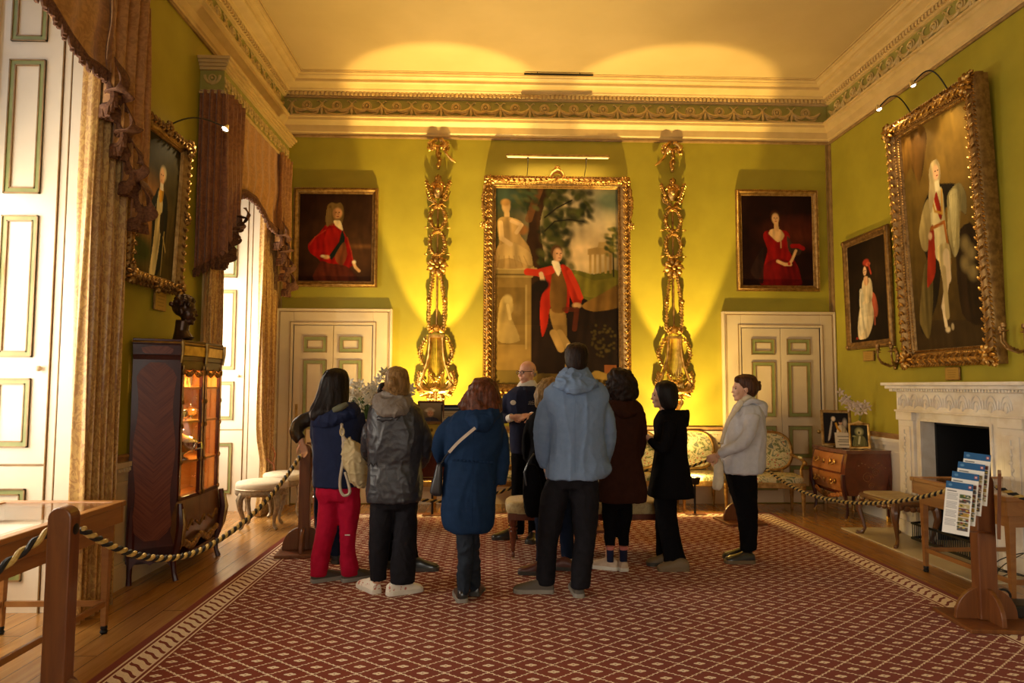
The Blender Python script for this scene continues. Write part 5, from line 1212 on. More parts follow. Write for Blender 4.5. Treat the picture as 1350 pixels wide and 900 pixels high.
for cxx, czz, r in ((4.50, .52, .07), (4.60, .58, .05), (4.55, .42, .04)): b.tube([(cxx+r*(1-k/26)*math.cos(k*.5), cy0-.4*bombe(czz+r*(1-k/26)*math.sin(k*.5))-.002, czz+r*(1-k/26)*math.sin(k*.5)) for k in range(24)], .0035, 4)
for k in range(9): xx = 4.40+.04*k; zz = .66+.03*math.sin(k*1.3); b.ball((xx, cy0-.4*bombe(zz)-.002, zz), (.012, .003, .008), 6, 4)
b.build('inlay_scroll', mat('inlay', (.30, .12, .04), .3), t); rebase(t, (4.55, 8.5, 0))
def stand_photo(name, label, c, w, h, fw, yaw, lean, fm, paint, arch=False, cat='photo frame'):
    t = thing(name, label, cat, c, yaw); t.rotation_euler = (-lean, 0, yaw)
    b = frame_local(w, h, fw, .018, fm, [(0, 0), (0, -.8), (.3, -1), (.7, -.8), (1, -.4), (1, 0)]); b.T = None
    b.v = [(x, y, z+h/2+.004) for x, y, z in b.v]
    if arch: b.prism([(-w*.42, 0), (w*.42, 0), (w*.30, .012), (w*.16, .02), (0, .04), (-w*.16, .02), (-w*.30, .012)], (0, -.014, h-.002), (1, 0, 0), (0, 0, 1), (0, .012, 0))
    b.build('frame', fm, t, angle=50); MB().box((-w/2+.004, 0, .006), (w/2-.004, .006, h)).build('backing', 'blackplastic', t, smooth=False)
    p = paint.mesh('photograph', w-2*fw+.004, h-2*fw+.004, -.006, t, 'print', 0, h/2+.004)
    MB().beam((0, .008, h*.62), (0, .008+.62*h*math.tan(lean+.32), .0+.02), .05, .004).build('easel_strut', 'blackplastic', t, smooth=False); return t
p = Paint(48, 62, '140c08'); p.smooth_poly([(.25, .35), (.42, .3), (.5, .5), (.42, 1), (.12, 1), (.18, .6)], '2a1c14'); p.ell(.40, .20, .08, .075, 'd8c0a0', .3); p.smooth_poly([(.30, .30), (.36, .30), (.26, .8), (.16, .9)], 'c8b8a0'); p.smooth_poly([(.55, .45), (.75, .40), (.92, .6), (.95, 1), (.45, 1), (.5, .7)], 'd8c4a0'); p.ell(.68, .33, .07, .07, 'c89c78', .3); p.ell(.68, .27, .08, .05, '2a1810', .3); p.line([(.50, .35), (.55, .5), (.66, .6)], .04, 'c88c20'); p.ell(.85, .35, .08, .14, 'b8a894', .5); p.ell(.67, .9, .14, .06, 'e8dcc4', .5)
stand_photo('standing_photograph', 'larger gilt-framed colour photograph of a couple on the chest of drawers', (4.42, 8.62, .842), .36, .46, .035, -.35, .20, 'gold_dull', p)
p = Paint(40, 52, '24220e'); p.ell(.5, .30, .22, .17, 'b0a868', .4); p.ell(.5, .33, .12, .11, 'c8b880', .3); p.ell(.49, .35, .06, .06, '4a4420', .4); p.smooth_poly([(.2, .55), (.5, .48), (.8, .55), (.9, 1), (.1, 1)], '76703a'); p.line([(.52, .55), (.45, .85)], .06, 'd0c890', 1); p.ell(.18, .52, .1, .04, 'a8a058', .4)
stand_photo('standing_photograph', 'smaller bright brass-framed photograph of a woman on the chest of drawers', (4.52, 8.26, .842), .24, .31, .028, -.30, .16, 'gold', p, True)
p = Paint(48, 40, 'd8cbb0'); 
for k, y in enumerate((.25, .48, .60, .80)): p.line([(.14+.05*(k % 2), y), (.86-.04*k, y)], .022, '4c4438', .85)
s_ = stand_photo('caption_card', 'printed white caption card leaning in front of the larger photograph', (4.37, 8.30, .842), .25, .20, .008, -.25, .28, 'glass', p, cat='sign')
# black vase of white orchids on the chest
def petal_flower(b, c, r, nrm, n=5, open_=.5, seed=0):
    a, e = frame_axes(Vector(nrm)); d = Vector(nrm).normalized(); rnd = random.Random(seed)
    for k in range(n):
        t_ = 2*PI*k/n+rnd.random()*.3; o = a*math.cos(t_)+e*math.sin(t_); sd = d.cross(o); c = Vector(c)
        pts = [c, c+o*r*.5+sd*r*.28+d*r*.12, c+o*r*.95+sd*r*.14+d*r*open_*.4, c+o*r*1.1+d*r*open_*.3, c+o*r*.95-sd*r*.14+d*r*open_*.4, c+o*r*.5-sd*r*.28+d*r*.12]; m = c+o*r*.6+d*r*.02
        b.add([*pts, m], [(6, 0, 1), (6, 1, 2), (6, 2, 3), (6, 3, 4), (6, 4, 5), (6, 5, 0)])
M['petal'] = mat('white_petal', (.80, .76, .66), .6, c2=(.72, .66, .52), nscale=30); M['leaf'] = mat('green_leaf', (.05, .12, .03), .45, c2=(.10, .20, .05), nscale=20)
M['petal_pink'] = mat('pale_orchid', (.78, .62, .50), .6)
t = thing('orchid_vase', 'dark vase of pale orchids behind the framed photographs', 'flower vase', (4.62, 8.48, .842))
MB().lathe([(.001, 0), (.05, 0), (.06, .03), (.045, .12), (.03, .22), (.035, .27), (.001, .27)], (0, 0, 0), 14).build('vase', 'blackplastic', t)
b = MB(); b.tube([(0, 0, .25), (.02, -.02, .42), (-.06, -.03, .58), (-.22, -.06, .66)], .004, 5); b.tube([(0, 0, .25), (.05, 0, .40), (.04, 0, .52)], .004, 5); b.build('stem', 'leaf', t)
rnd = random.Random(5)
for k in range(13):
    s = k/12; b = MB(); petal_flower(b, (.10-.34*s, -.04-.02*rnd.random(), .50+.05*math.sin(k*2.2)+.14*max(0, s-.5)*2), .055, (-.3*rnd.random(), -1, .1), 5, .4, k); b.build('orchid_bloom', 'petal_pink', t, solid=.003)
# ================================================================ FIREPLACE
t = thing('marble_fireplace', 'carved white marble chimneypiece with fluted frieze of arches on the right wall', 'fireplace')
xf = XR-.30; z_o = FP[2]; m = 'marble'
b = MB(); b.box((XR-.40, 5.52, 1.615), (XR, 7.62, 1.65)); b.box((XR-.37, 5.55, 1.58), (XR, 7.59, 1.615)); b.box((XR-.34, 5.585, 1.55), (XR, 7.555, 1.58)); b.build('mantel_shelf', m, t, smooth=False, bevel=.008)
b = MB(); b.box((xf, 5.66, 1.345), (XR, 7.48, 1.55)); b.box((xf-.02, 5.64, 1.33), (XR, 7.50, 1.35)); b.build('frieze', m, t, smooth=False, bevel=.004)
b = MB()
for k in range(9):
    y = 5.86+.19*k*.98
    b.tube([(xf-.004, y+.065*math.cos(a), 1.40+.12*math.sin(a)) for a in [PI*q/10 for q in range(11)]], .008, 5); b.tube([(xf-.004, y+.04*math.cos(a), 1.39+.08*math.sin(a)) for a in [PI*q/8 for q in range(9)]], .006, 5); b.ball((xf-.004, y, 1.40), (.01, .022, .035), 6, 4); b.ball((xf-.004, y+.093, 1.44), (.01, .012, .05), 6, 4)
s = 5.62
while s < 7.5: b.box((XR-.355, s, 1.557), (XR-.335, s+.02, 1.578)); s += .04
b.build('arch_carving', m, t)
for nm, y0, y1 in (('near', 5.68, 5.94), ('far', 7.20, 7.46)):
    b = MB(); b.box((xf, y0, 0), (XR, y1, 1.345)); b.box((xf-.02, y0-.015, 0), (XR, y1+.015, .16)); b.box((xf-.022, y0-.012, 1.24), (XR, y1+.012, 1.33)); b.box((xf-.012, y0+.04, .22), (xf, y1-.04, 1.18)); pl = b.build('pilaster', m, t, smooth=False, bevel=.006)
    b = MB(); yc = (y0+y1)/2
    for k in range(13): z = .30+.065*k; b.ball((xf-.016, yc+.012*math.sin(k*2), z), (.008, .03-.01*(k % 2), .02), 7, 5)
    b.tube([(xf-.016, yc, .26), (xf-.018, yc, 1.14)], .006, 5); b.build('pilaster_carving', m, pl)
b = MB(); 
for q in ((5.94, 6.10, 0, 1.345), (7.10, 7.20, 0, 1.345), (6.10, 7.10, z_o, 1.345)): b.box((xf+.03, q[0], q[2]), (XR, q[1], q[3]))
b.box((xf+.015, 6.07, 0), (xf+.03, 6.10, z_o+.03)); b.box((xf+.015, 7.10, 0), (xf+.03, 7.13, z_o+.03)); b.box((xf+.015, 6.10, z_o), (xf+.03, 7.10, z_o+.03)); b.box((XR, 7.08, 0), (XR+.2, 7.101, z_o)); b.build('inner_surround', m, t, smooth=False, bevel=.004)
rebase(t, (XR, 6.57, .012))
t = thing('fire_fender', 'low black iron fender on the hearth before the fire opening', 'fender')
b = MB(); b.tube([(4.50, 6.12, .20), (4.36, 6.16, .20), (4.36, 7.02, .20), (4.50, 7.06, .20)], .012, 6); b.tube([(4.50, 6.12, .05), (4.36, 6.16, .05), (4.36, 7.02, .05), (4.50, 7.06, .05)], .014, 6)
for k in range(28): b.tube([(4.36, 6.17+.031*k, .04), (4.36, 6.17+.031*k, .20)], .005, 4)
b.build('fender_rail', 'iron', t); rebase(t, (4.4, 6.6, .012))
t = thing('fire_basket', 'black iron fire basket standing inside the dark fire opening', 'grate')
b = MB()
for k in range(9): b.tube([(4.92, 6.3+.08*k, .10), (4.90, 6.3+.08*k, .36)], .009, 5)
b.tube([(4.92, 6.28, .12), (4.92, 6.96, .12)], .012, 6); b.tube([(4.90, 6.28, .35), (4.90, 6.96, .35)], .012, 6)
for y in (6.28, 6.96): b.tube([(4.92, y, .0), (4.92, y, .42)], .016, 6); b.ball((4.92, y, .44), .025)
b.build('basket_bars', 'iron', t); rebase(t, (4.92, 6.62, .012))
def sconce(label, y, z):
    t = thing('candle_sconce', label, 'sconce', (XR, y, z), 0, 'branched brass candle sconces on the right wall'); b = MB(); corner_r = .05
    for k in range(7): b.ball((-.02, .03*math.cos(k*.9), -.10+.035*k), (.018, .03, .03), 7, 5)
    b.build('wall_plate', 'gold_dark', t)
    for dy, dx, dz in ((-.14, -.16, .08), (.0, -.24, .10), (.14, -.16, .08)):
        b = MB(); pts = [(-.02, 0, -.05), (dx*.4, dy*.4, -.09), (dx*.8, dy*.8, -.05), (dx, dy, .02), (dx, dy, dz)]; b.tube(pts, .011, 7)
        for q in range(4): p = Vector(pts[1]).lerp(Vector(pts[2]), q/3); b.ball(p+Vector((0, 0, .012)), (.022, .014, .012), 6, 4)
        b.lathe([(.001, -.01), (.035, 0), (.038, .008), (.012, .014), (.012, .03), (.024, .04), (.024, .07), (.018, .075), (.001, .075)], (dx, dy, dz), 10); b.build('candle_arm', 'gold_dark', t)
    return t
sconce('branched brass candle sconce between the lady with a dog and the robed nobleman', 7.92, 1.93)
sconce('branched brass candle sconce at the right edge beyond the robed nobleman', 5.93, 2.0)
# black box with a ring handle, loose cable
bp = at(1338, 815, Z=.02); t = thing('black_case', 'small black box with a ring handle on the floor beside the leaflet post', 'box', (bp.x+.06, bp.y+.1, .0), -.1)
MB().box((-.13, -.09, .014), (.15, .09, .10)).build('box_body', 'blackplastic', t, smooth=False, bevel=.012)
MB().tube([(-.07+.05*math.cos(a), -.02, .145+.045*math.sin(a)) for a in [2*PI*k/16 for k in range(16)]], .009, 6, closed=True).build('ring_handle', 'blackplastic', t)
b = MB(); pts = []
for k in range(40): a = k*.42; pts.append((4.34+.13*math.cos(a)*(1-.01*k), 5.66+.10*math.sin(a), .03+.008*k*(.5+.5*math.sin(k*.3)))) 
b.tube(pts, .0045, 5); o = b.build('power_cable', 'blackplastic'); tag(o, 'loose thin dark cable coiled under the case before the fireplace', 'cable')
# ================================================================ TALL DISPLAY CABINET
t = thing('display_cabinet', 'tall dark kingwood display cabinet with herringbone side and lit glass doors', 'display cabinet')
A, B_, C_, D_, E_ = (XL+.03, 5.62), (-2.575, 5.78), (-2.545, 6.18), (-2.56, 6.60), (XL+.03, 6.80)
def off(p, k, cx=-2.75, cy=6.12):
    return (cx+(p[0]-cx)*(1+k) if p[0] > -2.8 else p[0], cy+(p[1]-cy)*(1+k))
def slab(b, z0, z1, k0, k1=None):
    k1 = k0 if k1 is None else k1
    b.rings([[(*off(p, k0), z0) for p in (A, B_, C_, D_, E_)], [(*off(p, k1), z1) for p in (A, B_, C_, D_, E_)]])
b = MB(); slab(b, 1.80, 1.84, 0, .02); slab(b, 1.84, 1.93, .02, .035); slab(b, 1.93, 1.955, .05); slab(b, 1.955, 1.975, .03); b.build('cornice', 'kingwood', t, smooth=False, bevel=.004)
def wallseg(b, p, q, z0, z1, th=.025):
    p, q = Vector((*p, 0)), Vector((*q, 0)); d = (q-p).normalized(); n = Vector((d.y, -d.x, 0))
    b.add([p+Vector((0, 0, z0)), q+Vector((0, 0, z0)), q-n*th+Vector((0, 0, z0)), p-n*th+Vector((0, 0, z0)), p+Vector((0, 0, z1)), q+Vector((0, 0, z1)), q-n*th+Vector((0, 0, z1)), p-n*th+Vector((0, 0, z1))], [(3, 2, 1, 0), (4, 5, 6, 7), (0, 1, 5, 4), (1, 2, 6, 5), (2, 3, 7, 6), (3, 0, 4, 7)])
b = MB(); wallseg(b, A, B_, .16, 1.82); sp = b.build('side_panel', 'kingwood', t, smooth=False)
# herringbone veneer panel with a waisted outline
def mk_herring():
    m, nt, bb = newmat('herringbone_veneer'); tc = nt.nodes.new('ShaderNodeTexCoord'); s3 = nt.nodes.new('ShaderNodeSeparateXYZ'); nt.links.new(tc.outputs['Object'], s3.inputs[0])
    x, z = N(s3.outputs[0]), N(s3.outputs[2]); k = (z - f_abs(x)*1.0 + 4)*1.0; cb = nt.nodes.new('ShaderNodeCombineXYZ'); nt.links.new((k*16).k, cb.inputs[0]); nt.links.new((x*1.2).k, cb.inputs[1])
    n = noise_tex(nt, cb.outputs[0], 3.5, 4, .6); nt.links.new(ramp(nt, n, [(.35, (.115, .026, .010)), (.6, (.20, .052, .018))]), bb.inputs['Base Color']); bb.inputs['Roughness'].default_value = .32; bb.inputs['Specular IOR Level'].default_value = .2; bb.inputs['Coat Weight'].default_value = .0; bb.inputs['Coat Roughness'].default_value = .12
    return m
M['herring'] = mk_herring()
pa, pb = Vector((*A, 0)), Vector((*B_, 0)); dd = (pb-pa).normalized(); nn_ = Vector((dd.y, -dd.x, 0)); mid = (pa+pb)/2; L = (pb-pa).length
out = []
for k in range(25):
    z = .34+(1.78-.34)*k/24; f = k/24; w = .140+.014*math.cos(f*4*PI); w *= math.sqrt(max(.12, min(1, min(f, 1-f)/.07))); out.append((w, z))
poly = [(w, z) for w, z in out] + [(-w, z) for w, z in out[::-1]]
b = MB(); b.prism(poly, (0, 0, 0), (1, 0, 0), (0, 0, 1), (0, -.008, 0)); vp = b.build('veneer_panel', 'herring', sp, smooth=False); vp.matrix_local = Matrix.Translation(mid+nn_*.001) @ Matrix.Rotation(math.atan2(dd.y, dd.x), 4, 'Z')
b = MB(); b.prism([(-.11, 1.865), (-.09, 1.85), (.09, 1.85), (.11, 1.865), (.115, 1.89), (.07, 1.915), (-.06, 1.91), (-.12, 1.90)], (0, 0, 0), (1, 0, 0), (0, 0, 1), (0, -.008, 0)); q = b.build('veneer_panel', 'herring', sp, smooth=False); q.matrix_local = Matrix.Translation(mid+nn_*.022) @ Matrix.Rotation(math.atan2(dd.y, dd.x), 4, 'Z')
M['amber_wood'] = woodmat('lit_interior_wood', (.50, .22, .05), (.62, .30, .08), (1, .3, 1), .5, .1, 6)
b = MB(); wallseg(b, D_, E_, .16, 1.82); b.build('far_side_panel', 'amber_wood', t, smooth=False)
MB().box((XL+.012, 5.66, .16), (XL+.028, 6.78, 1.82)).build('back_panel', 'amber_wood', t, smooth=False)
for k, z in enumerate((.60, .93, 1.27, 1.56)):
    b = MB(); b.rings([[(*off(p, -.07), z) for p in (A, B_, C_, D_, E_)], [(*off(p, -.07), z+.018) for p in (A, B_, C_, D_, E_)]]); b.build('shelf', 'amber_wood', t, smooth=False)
b = MB(); slab(b, .16, .19, 0); b.build('base', 'kingwood', t, smooth=False)
# doors: frames, glass and brass mounts
for p, q in ((B_, C_), (C_, D_)):
    P, Q = Vector((*p, 0)), Vector((*q, 0)); d = (Q-P).normalized(); b = MB()
    for s0, s1 in ((0, .035), ((Q-P).length-.035, (Q-P).length)): wallseg(b, (P+d*s0)[:2], (P+d*s1)[:2], .62, 1.80, .03)
    wallseg(b, p, q, 1.72, 1.80, .03); wallseg(b, p, q, .62, .66, .03); dr = b.build('door', 'kingwood', t, smooth=False, bevel=.004)
    b = MB(); wallseg(b, (P+d*.03-Vector((.012, 0, 0)))[:2], (Q-d*.03-Vector((.012, 0, 0)))[:2], .65, 1.73, .003); b.build('door_glass', 'glass', dr, smooth=False)
    b = MB(); n = Vector((d.y, -d.x, 0))
    for s in (.03, (Q-P).length-.03):
        b.tube([P+d*s+n*.008+Vector((0, 0, z)) for z in np.linspace(.64, 1.76, 14)], .006, 5)
        for z in (.66, .95, 1.25, 1.45, 1.70): b.ball(P+d*s+n*.01+Vector((0, 0, z)), (.014, .014, .024), 6, 4)
    for k in range(9): b.ball(P+d*(.04+((Q-P).length-.08)*k/8)+n*.008+Vector((0, 0, 1.715-.03*abs(math.sin(k*PI/4)))), (.02, .02, .022), 6, 4)
    b.tube([P+d*(.04+((Q-P).length-.08)*k/12)+n*.008+Vector((0, 0, 1.70-.035*abs(math.sin(k*PI/6)))) for k in range(13)], .008, 5); b.build('brass_mount', 'gold_dark', dr)
# bombe lower front, apron and feet
b = MB(); rings = []
for z, k in ((.26, -.01), (.32, .03), (.42, .07), (.52, .06), (.60, .02), (.63, 0)): rings.append([(*off(p, k), z) for p in (B_, C_, D_)] + [(XL+.2, D_[1], z), (XL+.2, B_[1], z)])
b.rings(rings); b.build('lower_panel', 'walnut', t, angle=60)
b = MB()
for k in range(15): a = k/14; b.ball((-2.52+.0*a, 5.80+.68*a, .30-.06*math.sin(PI*a*2)**2), (.02, .045, .03), 7, 5)
for y in (5.86, 6.10, 6.36): b.tube([(-2.515, y-.08, .44), (-2.50, y-.03, .40), (-2.49, y+.03, .47), (-2.51, y+.09, .42)], .012, 6)
b.build('apron_mount', 'gold_dark', t)
b = MB(); wallseg(b, A, B_, .20, .28, .03); pr = [(-L/2+.03, .22), (-L/2+.03, .12), (-.09, .20), (0, .15), (.09, .20), (L/2-.03, .12), (L/2-.03, .22)]; b2 = MB(); b2.prism(pr, (0, 0, 0), (1, 0, 0), (0, 0, 1), (0, -.02, 0)); q = b2.build('side_apron', 'kingwood', t, smooth=False); q.matrix_local = Matrix.Translation(mid+nn_*.005) @ Matrix.Rotation(math.atan2(dd.y, dd.x), 4, 'Z')
b.build('plinth', 'kingwood', t, smooth=False)
for p, sx, sy in ((A, .0, 0), (B_, 1, -.6), (D_, 1, .6), (E_, 0, 0)):
    x, y = p; x = max(x, XL+.05); y = y+(.03 if p == A else (-.03 if p == E_ else 0)); b = MB()
    b.tube([(x+.03*sx, y, .62), (x+.05*sx, y+.02*sy, .46), (x+.03*sx, y+.01*sy, .30), (x-.01*sx, y, .16), (x, y, .06), (x+.02*sx, y+.01*sy, .0)], [.022, .034, .035, .024, .02, .024], 8); lg = b.build('cabriole_foot', 'kingwood', t)
    if sx:
        b = MB(); b.tube([(x+.062*sx, y+.02*sy, .58), (x+.08*sx, y+.02*sy, .46), (x+.06*sx, y+.01*sy, .32), (x+.012*sx, y, .18)], [.008, .02, .018, .006], 7); b.build('foot_mount', 'brass', lg)
b = MB()
for p in (B_, C_, D_): x, y = off(p, .03); b.tube([(x+.008, y, 1.96), (x+.012, y, 1.88), (x, y, 1.78)], [.018, .014, .010], 7)
pts = [(*off(p, .055), 1.945) for p in (A, B_, C_, D_, E_)]; b.tube(pts, .008, 5)
for p, q in ((B_, C_), (C_, D_)):
    b.rings([[(*off(p, .028), 1.845), (*off(q, .028), 1.845), (*off(q, .036), 1.925), (*off(p, .036), 1.925)]]*1+[[(off(p, .028)[0]+.006, off(p, .028)[1], 1.845), (off(q, .028)[0]+.006, off(q, .028)[1], 1.845), (off(q, .036)[0]+.006, off(q, .036)[1], 1.925), (off(p, .036)[0]+.006, off(p, .036)[1], 1.925)]])
b.build('cornice_mount', 'brass', t); rebase(t, (-2.72, 6.12, 0))
lamp('AREA', 'cabinet_light', (-2.74, 6.12, 1.79), (-2.74, 6.12, .5), 18, (1, .62, .22), shape='RECTANGLE', size=.16, size_y=.6)
for z in (.80, 1.22, 1.50): lamp('POINT', 'cabinet_light', (-2.60, 6.18, z), None, 5, (1, .62, .22), shadow_soft_size=.02)
# silver and glass kept inside
def tureen(label, x, y, z, s):
    t = thing('silver_tureen', label, 'tureen', (x, y, z)); 
    MB().lathe([(.001, .0), (.05*s, 0), (.05*s, .01*s), (.02*s, .03*s), (.03*s, .045*s), (.085*s, .08*s), (.10*s, .12*s), (.105*s, .135*s), (.095*s, .135*s), (.001, .13*s)], (0, 0, 0), 18, 'z', 1.25, .9).build('bowl', 'silver', t)
    l = MB().lathe([(.10*s, .135*s), (.095*s, .15*s), (.06*s, .175*s), (.02*s, .19*s), (.012*s, .20*s), (.001, .20*s)], (0, 0, 0), 18, 'z', 1.25, .9).build('lid', 'silver', t)
    b = MB(); b.ball((0, 0, .215*s), .017*s, 8, 6); b.tube([(-.02*s, 0, .225*s), (.02*s, 0, .225*s)], .006*s, 5); b.tube([(0, 0, .205*s), (0, 0, .245*s)], .006*s, 5); b.build('finial', 'silver', l)
    for sg in (-1, 1): MB().tube([(sg*.115*s, 0, .12*s), (sg*.155*s, 0, .13*s), (sg*.16*s, 0, .09*s), (sg*.11*s, 0, .075*s)], .008*s, 6).build('handle', 'silver', t)
    return t
tureen('large lidded silver tureen on the lowest lit shelf of the display cabinet', -2.68, 6.05, .948, 1.15)
t = thing('silver_casket', 'small square silver box with knob on the middle shelf of the display cabinet', 'box', (-2.68, 5.98, 1.288))
MB().rings([[(x*r, y*r, z) for x, y in ((-1, -1), (1, -1), (1, 1), (-1, 1))] for r, z in ((.05, .012), (.062, .03), (.06, .085), (.064, .09), (.04, .105), (.01, .115))]).build('box_body', 'silver', t, bevel=.004)
b = MB()
for a in (-1, 1):
    for c in (-1, 1): b.ball((a*.05, c*.05, .008), .01, 6, 4)
b.ball((0, 0, .13), .017); b.build('knob_and_feet', 'silver', t)
tureen('small lidded silver pot on the middle shelf behind the silver box', -2.72, 6.32, 1.288, .6)
for k, (x, y, h) in enumerate(((-2.72, 5.93, .07), (-2.66, 6.0, .10), (-2.70, 6.06, .12), (-2.64, 6.12, .12), (-2.70, 6.17, .085))):
    o = MB().lathe([(.001, 0), (.014, 0), (.018, h*.5), (.024, h), (.021, h), (.015, h*.5), (.001, .006)], (0, 0, 0), 12).build('drinking_glass', 'silver' if k == 4 else 'glass2' if 'glass2' in M else 'silver', None, loc=(x, y, 1.578)); tag(o, 'little silver cup, %s on the top shelf of the cabinet' % ('shortest and nearest', 'second from the near side', 'tall in the middle', 'tall beside the farthest', 'short and farthest')[k], 'cup', 'silver cups on the cabinet top shelf')
o = MB().box((-2.78, 5.85, .618), (-2.60, 6.1, .632)).build('folded_card', 'paper', None, smooth=False); tag(o, 'pale card lying on the bottom of the display cabinet', 'card')
# bust
M['bronze'] = mat('dark_bronze', (.035, .018, .010), .32, .55, c2=(.07, .035, .02), nscale=10, bmp=.3, bscale=60)
def head_volumes(b, R, c, s=1.0, nose=1.0, ears=True):
    """skull, face, nose, lips, brow and ears; local forward is +Y"""
    c = Vector(c)
    def e(p, r, rot=None): b.ball(c + R @ (Vector(p)*s), tuple(q*s for q in r), 16, 11, (R @ rot) if rot is not None else R)
    e((0, -.012, .035), (.076, .096, .088)); e((0, .03, -.02), (.062, .066, .085)); e((0, .045, -.085), (.042, .042, .034)); e((0, .073, -.103), (.020, .016, .016))
    e((0, .082, .022), (.046, .014, .012)); e((0, .092, -.003), (.009, .012, .028)); e((0, .101, -.028), (.014*nose, .015*nose, .012)); e((0, .090, -.058), (.024, .012, .006)); e((0, .089, -.068), (.021, .012, .007))
    for sg in (-1, 1):
        e((sg*.038, .066, -.03), (.024, .022, .024))
        if ears: e((sg*.077, -.012, -.01), (.010, .020, .032)); e((sg*.083, -.018, .004), (.007, .016, .018))
def eyes_part(t, R, c, s=1.0, iris='skin_dark'):
    b = MB()
    for sg in (-1, 1): b.ball(Vector(c) + R @ (Vector((sg*.031, .0755, .004))*s), .0105*s, 10, 7)
    b.build('eyes', 'eye', t)
M['eye'] = mat('eye', (.08, .05, .04), .2)
def Rz(a, lean=0, side=0): return Matrix.Rotation(a, 3, 'Z') @ Matrix.Rotation(-lean, 3, 'X') @ Matrix.Rotation(side, 3, 'Y')
b = MB(); R = Rz(math.radians(-75), .05); hc = Vector((-2.66, 6.0, 2.235)); head_volumes(b, R, hc, .98)
b.tube([hc+Vector((-.01, 0, -.08)), hc+Vector((-.02, 0, -.17)), hc+Vector((-.01, 0, -.24)), hc+Vector((0, 0, -.262))], [.058, .058, .085, .10], 14); rnd = random.Random(2)
for k in range(90):
    th, ph = rnd.random()*2*PI, rnd.random()*1.5; p = Vector((math.sin(ph)*math.cos(th)*.083, -.012+math.sin(ph)*math.sin(th)*.10, .035+math.cos(ph)*.095))
    if p.y > .055 and p.z < .085: continue
    b.ball(hc+R@p, .016+.008*rnd.random(), 7, 5)
o = remesh(b, 'bronze_bust', 'bronze', None, .006, 1); tag(o, 'dark bronze bust of a curly-haired head on top of the display cabinet', 'bust')
# ================================================================ SQUARE PIANO AND WHAT STANDS ON IT
px0, px1, py0, py1 = at(404, 620, Y=7.45).x, at(607, 620, Y=7.45).x, 7.50, 8.20
t = thing('square_piano', 'long mahogany square piano behind the left group of visitors', 'piano')
MB().box((px0, py0, .575), (px1, py1, .955)).build('case', 'mahogany', t, smooth=False, bevel=.008)
MB().box((px0-.015, py0-.015, .955), (px1+.015, py1+.015, .98)).build('lid', 'mahogany', t, smooth=False, bevel=.006)
MB().box((px0+.06, py0-.008, .60), (px1-.06, py0, .61)).build('inlay_line', 'brass', t, smooth=False)
for x in (px0+.08, px1-.08):
    for y in (py0+.08, py1-.08): b = MB(); b.T = Matrix.Translation((0, 0, .014)); turned_leg(b, x, y, .566, .045); b.build('leg', 'mahogany', t)
rebase(t, ((px0+px1)/2, (py0+py1)/2, 0))
ft = Vector((at(483, 540, Y=7.75).x, 7.75, .98)); t = thing('flower_arrangement', 'large vase of white lilies and green leaves on the piano', 'flowers', ft)
MB().lathe([(.001, 0), (.06, 0), (.085, .06), (.07, .14), (.05, .2), (.06, .24), (.055, .24), (.001, .2)], (0, 0, 0), 16).build('vase', 'marble', t)
rnd = random.Random(9); tips = []
for k in range(30):
    a = rnd.random()*2*PI; sp = .10+.18*rnd.random(); h = .36+.28*rnd.random(); tips.append(Vector((math.cos(a)*sp-.04, math.sin(a)*sp*.7-.04, h-.25*sp)))
tips += [Vector(((u-483)*.0086, -.05, 1.6-(v-508)*.0086-.98)) for u, v in ((470, 510), (466, 522), (476, 506), (480, 520), (488, 512), (462, 505), (468, 530), (476, 538), (494, 508), (486, 528), (500, 500), (506, 492), (496, 517), (530, 512), (538, 520), (541, 512))]
b = MB()
for p in tips: b.tube([(0, 0, .2), (p.x*.4, p.y*.4, .2+(p.z-.2)*.6), p], .003, 4)
b.build('stem', 'leaf', t)
for k, p in enumerate(tips):
    b = MB(); nr = Vector((p.x*1.5+rnd.random()*.4-.2, -1, .35+rnd.random()*.3)); petal_flower(b, p, .05+.018*rnd.random(), nr, 6, .9, k); petal_flower(b, p+Vector((.0, -.006, .004)), .034, nr, 5, 1.2, k+50); b.build('lily_bloom', 'petal', t, solid=.002)
b = MB()
for k in range(120):
    a = rnd.random()*2*PI; r = .04+.22*rnd.random(); p = Vector((math.cos(a)*r-.03, math.sin(a)*r*.6, .24+.34*rnd.random()-.3*r)); d = Vector((math.cos(a), math.sin(a)*.6-.3, .3+rnd.random()*.8)).normalized(); L_ = .05+.04*rnd.random(); w = .014+.01*rnd.random(); sd = frame_axes(d)[0]
    b.add([p, p+d*L_*.5+sd*w, p+d*L_, p+d*L_*.5-sd*w, p+d*L_*.5+Vector((0, 0, -.006))], [(0, 4, 1), (4, 2, 1), (0, 3, 4), (4, 3, 2)])
for k in range(20):
    p = Vector(((508+4*math.sin(k*2)-483)*.0086, -.05, 1.6-(486+k*1.6-508)*.0086-.98)); d = Vector((math.cos(k*2.1), -.3, .6)).normalized(); sd = frame_axes(d)[0]; b.add([p, p+d*.025+sd*.014, p+d*.05, p+d*.025-sd*.014], [(0, 1, 2, 3)])
b.build('foliage', 'leaf', t)
p = Paint(48, 44, '8c7a5a'); p.grad('a09070', '4a3c24', 0, 1); p.ell(.45, .42, .20, .10, 'e0d4b8', .3); p.ell(.45, .36, .13, .10, 'c8b898', .3); p.ell(.48, .58, .13, .16, 'd0a078', .3); p.ell(.44, .56, .02, .015, '3a2418', .3); p.ell(.53, .56, .02, .015, '3a2418', .3); p.ell(.49, .67, .04, .012, '9c4a34', .3); p.smooth_poly([(.2, 1), (.3, .8), (.7, .8), (.85, 1)], '3a3a4a')
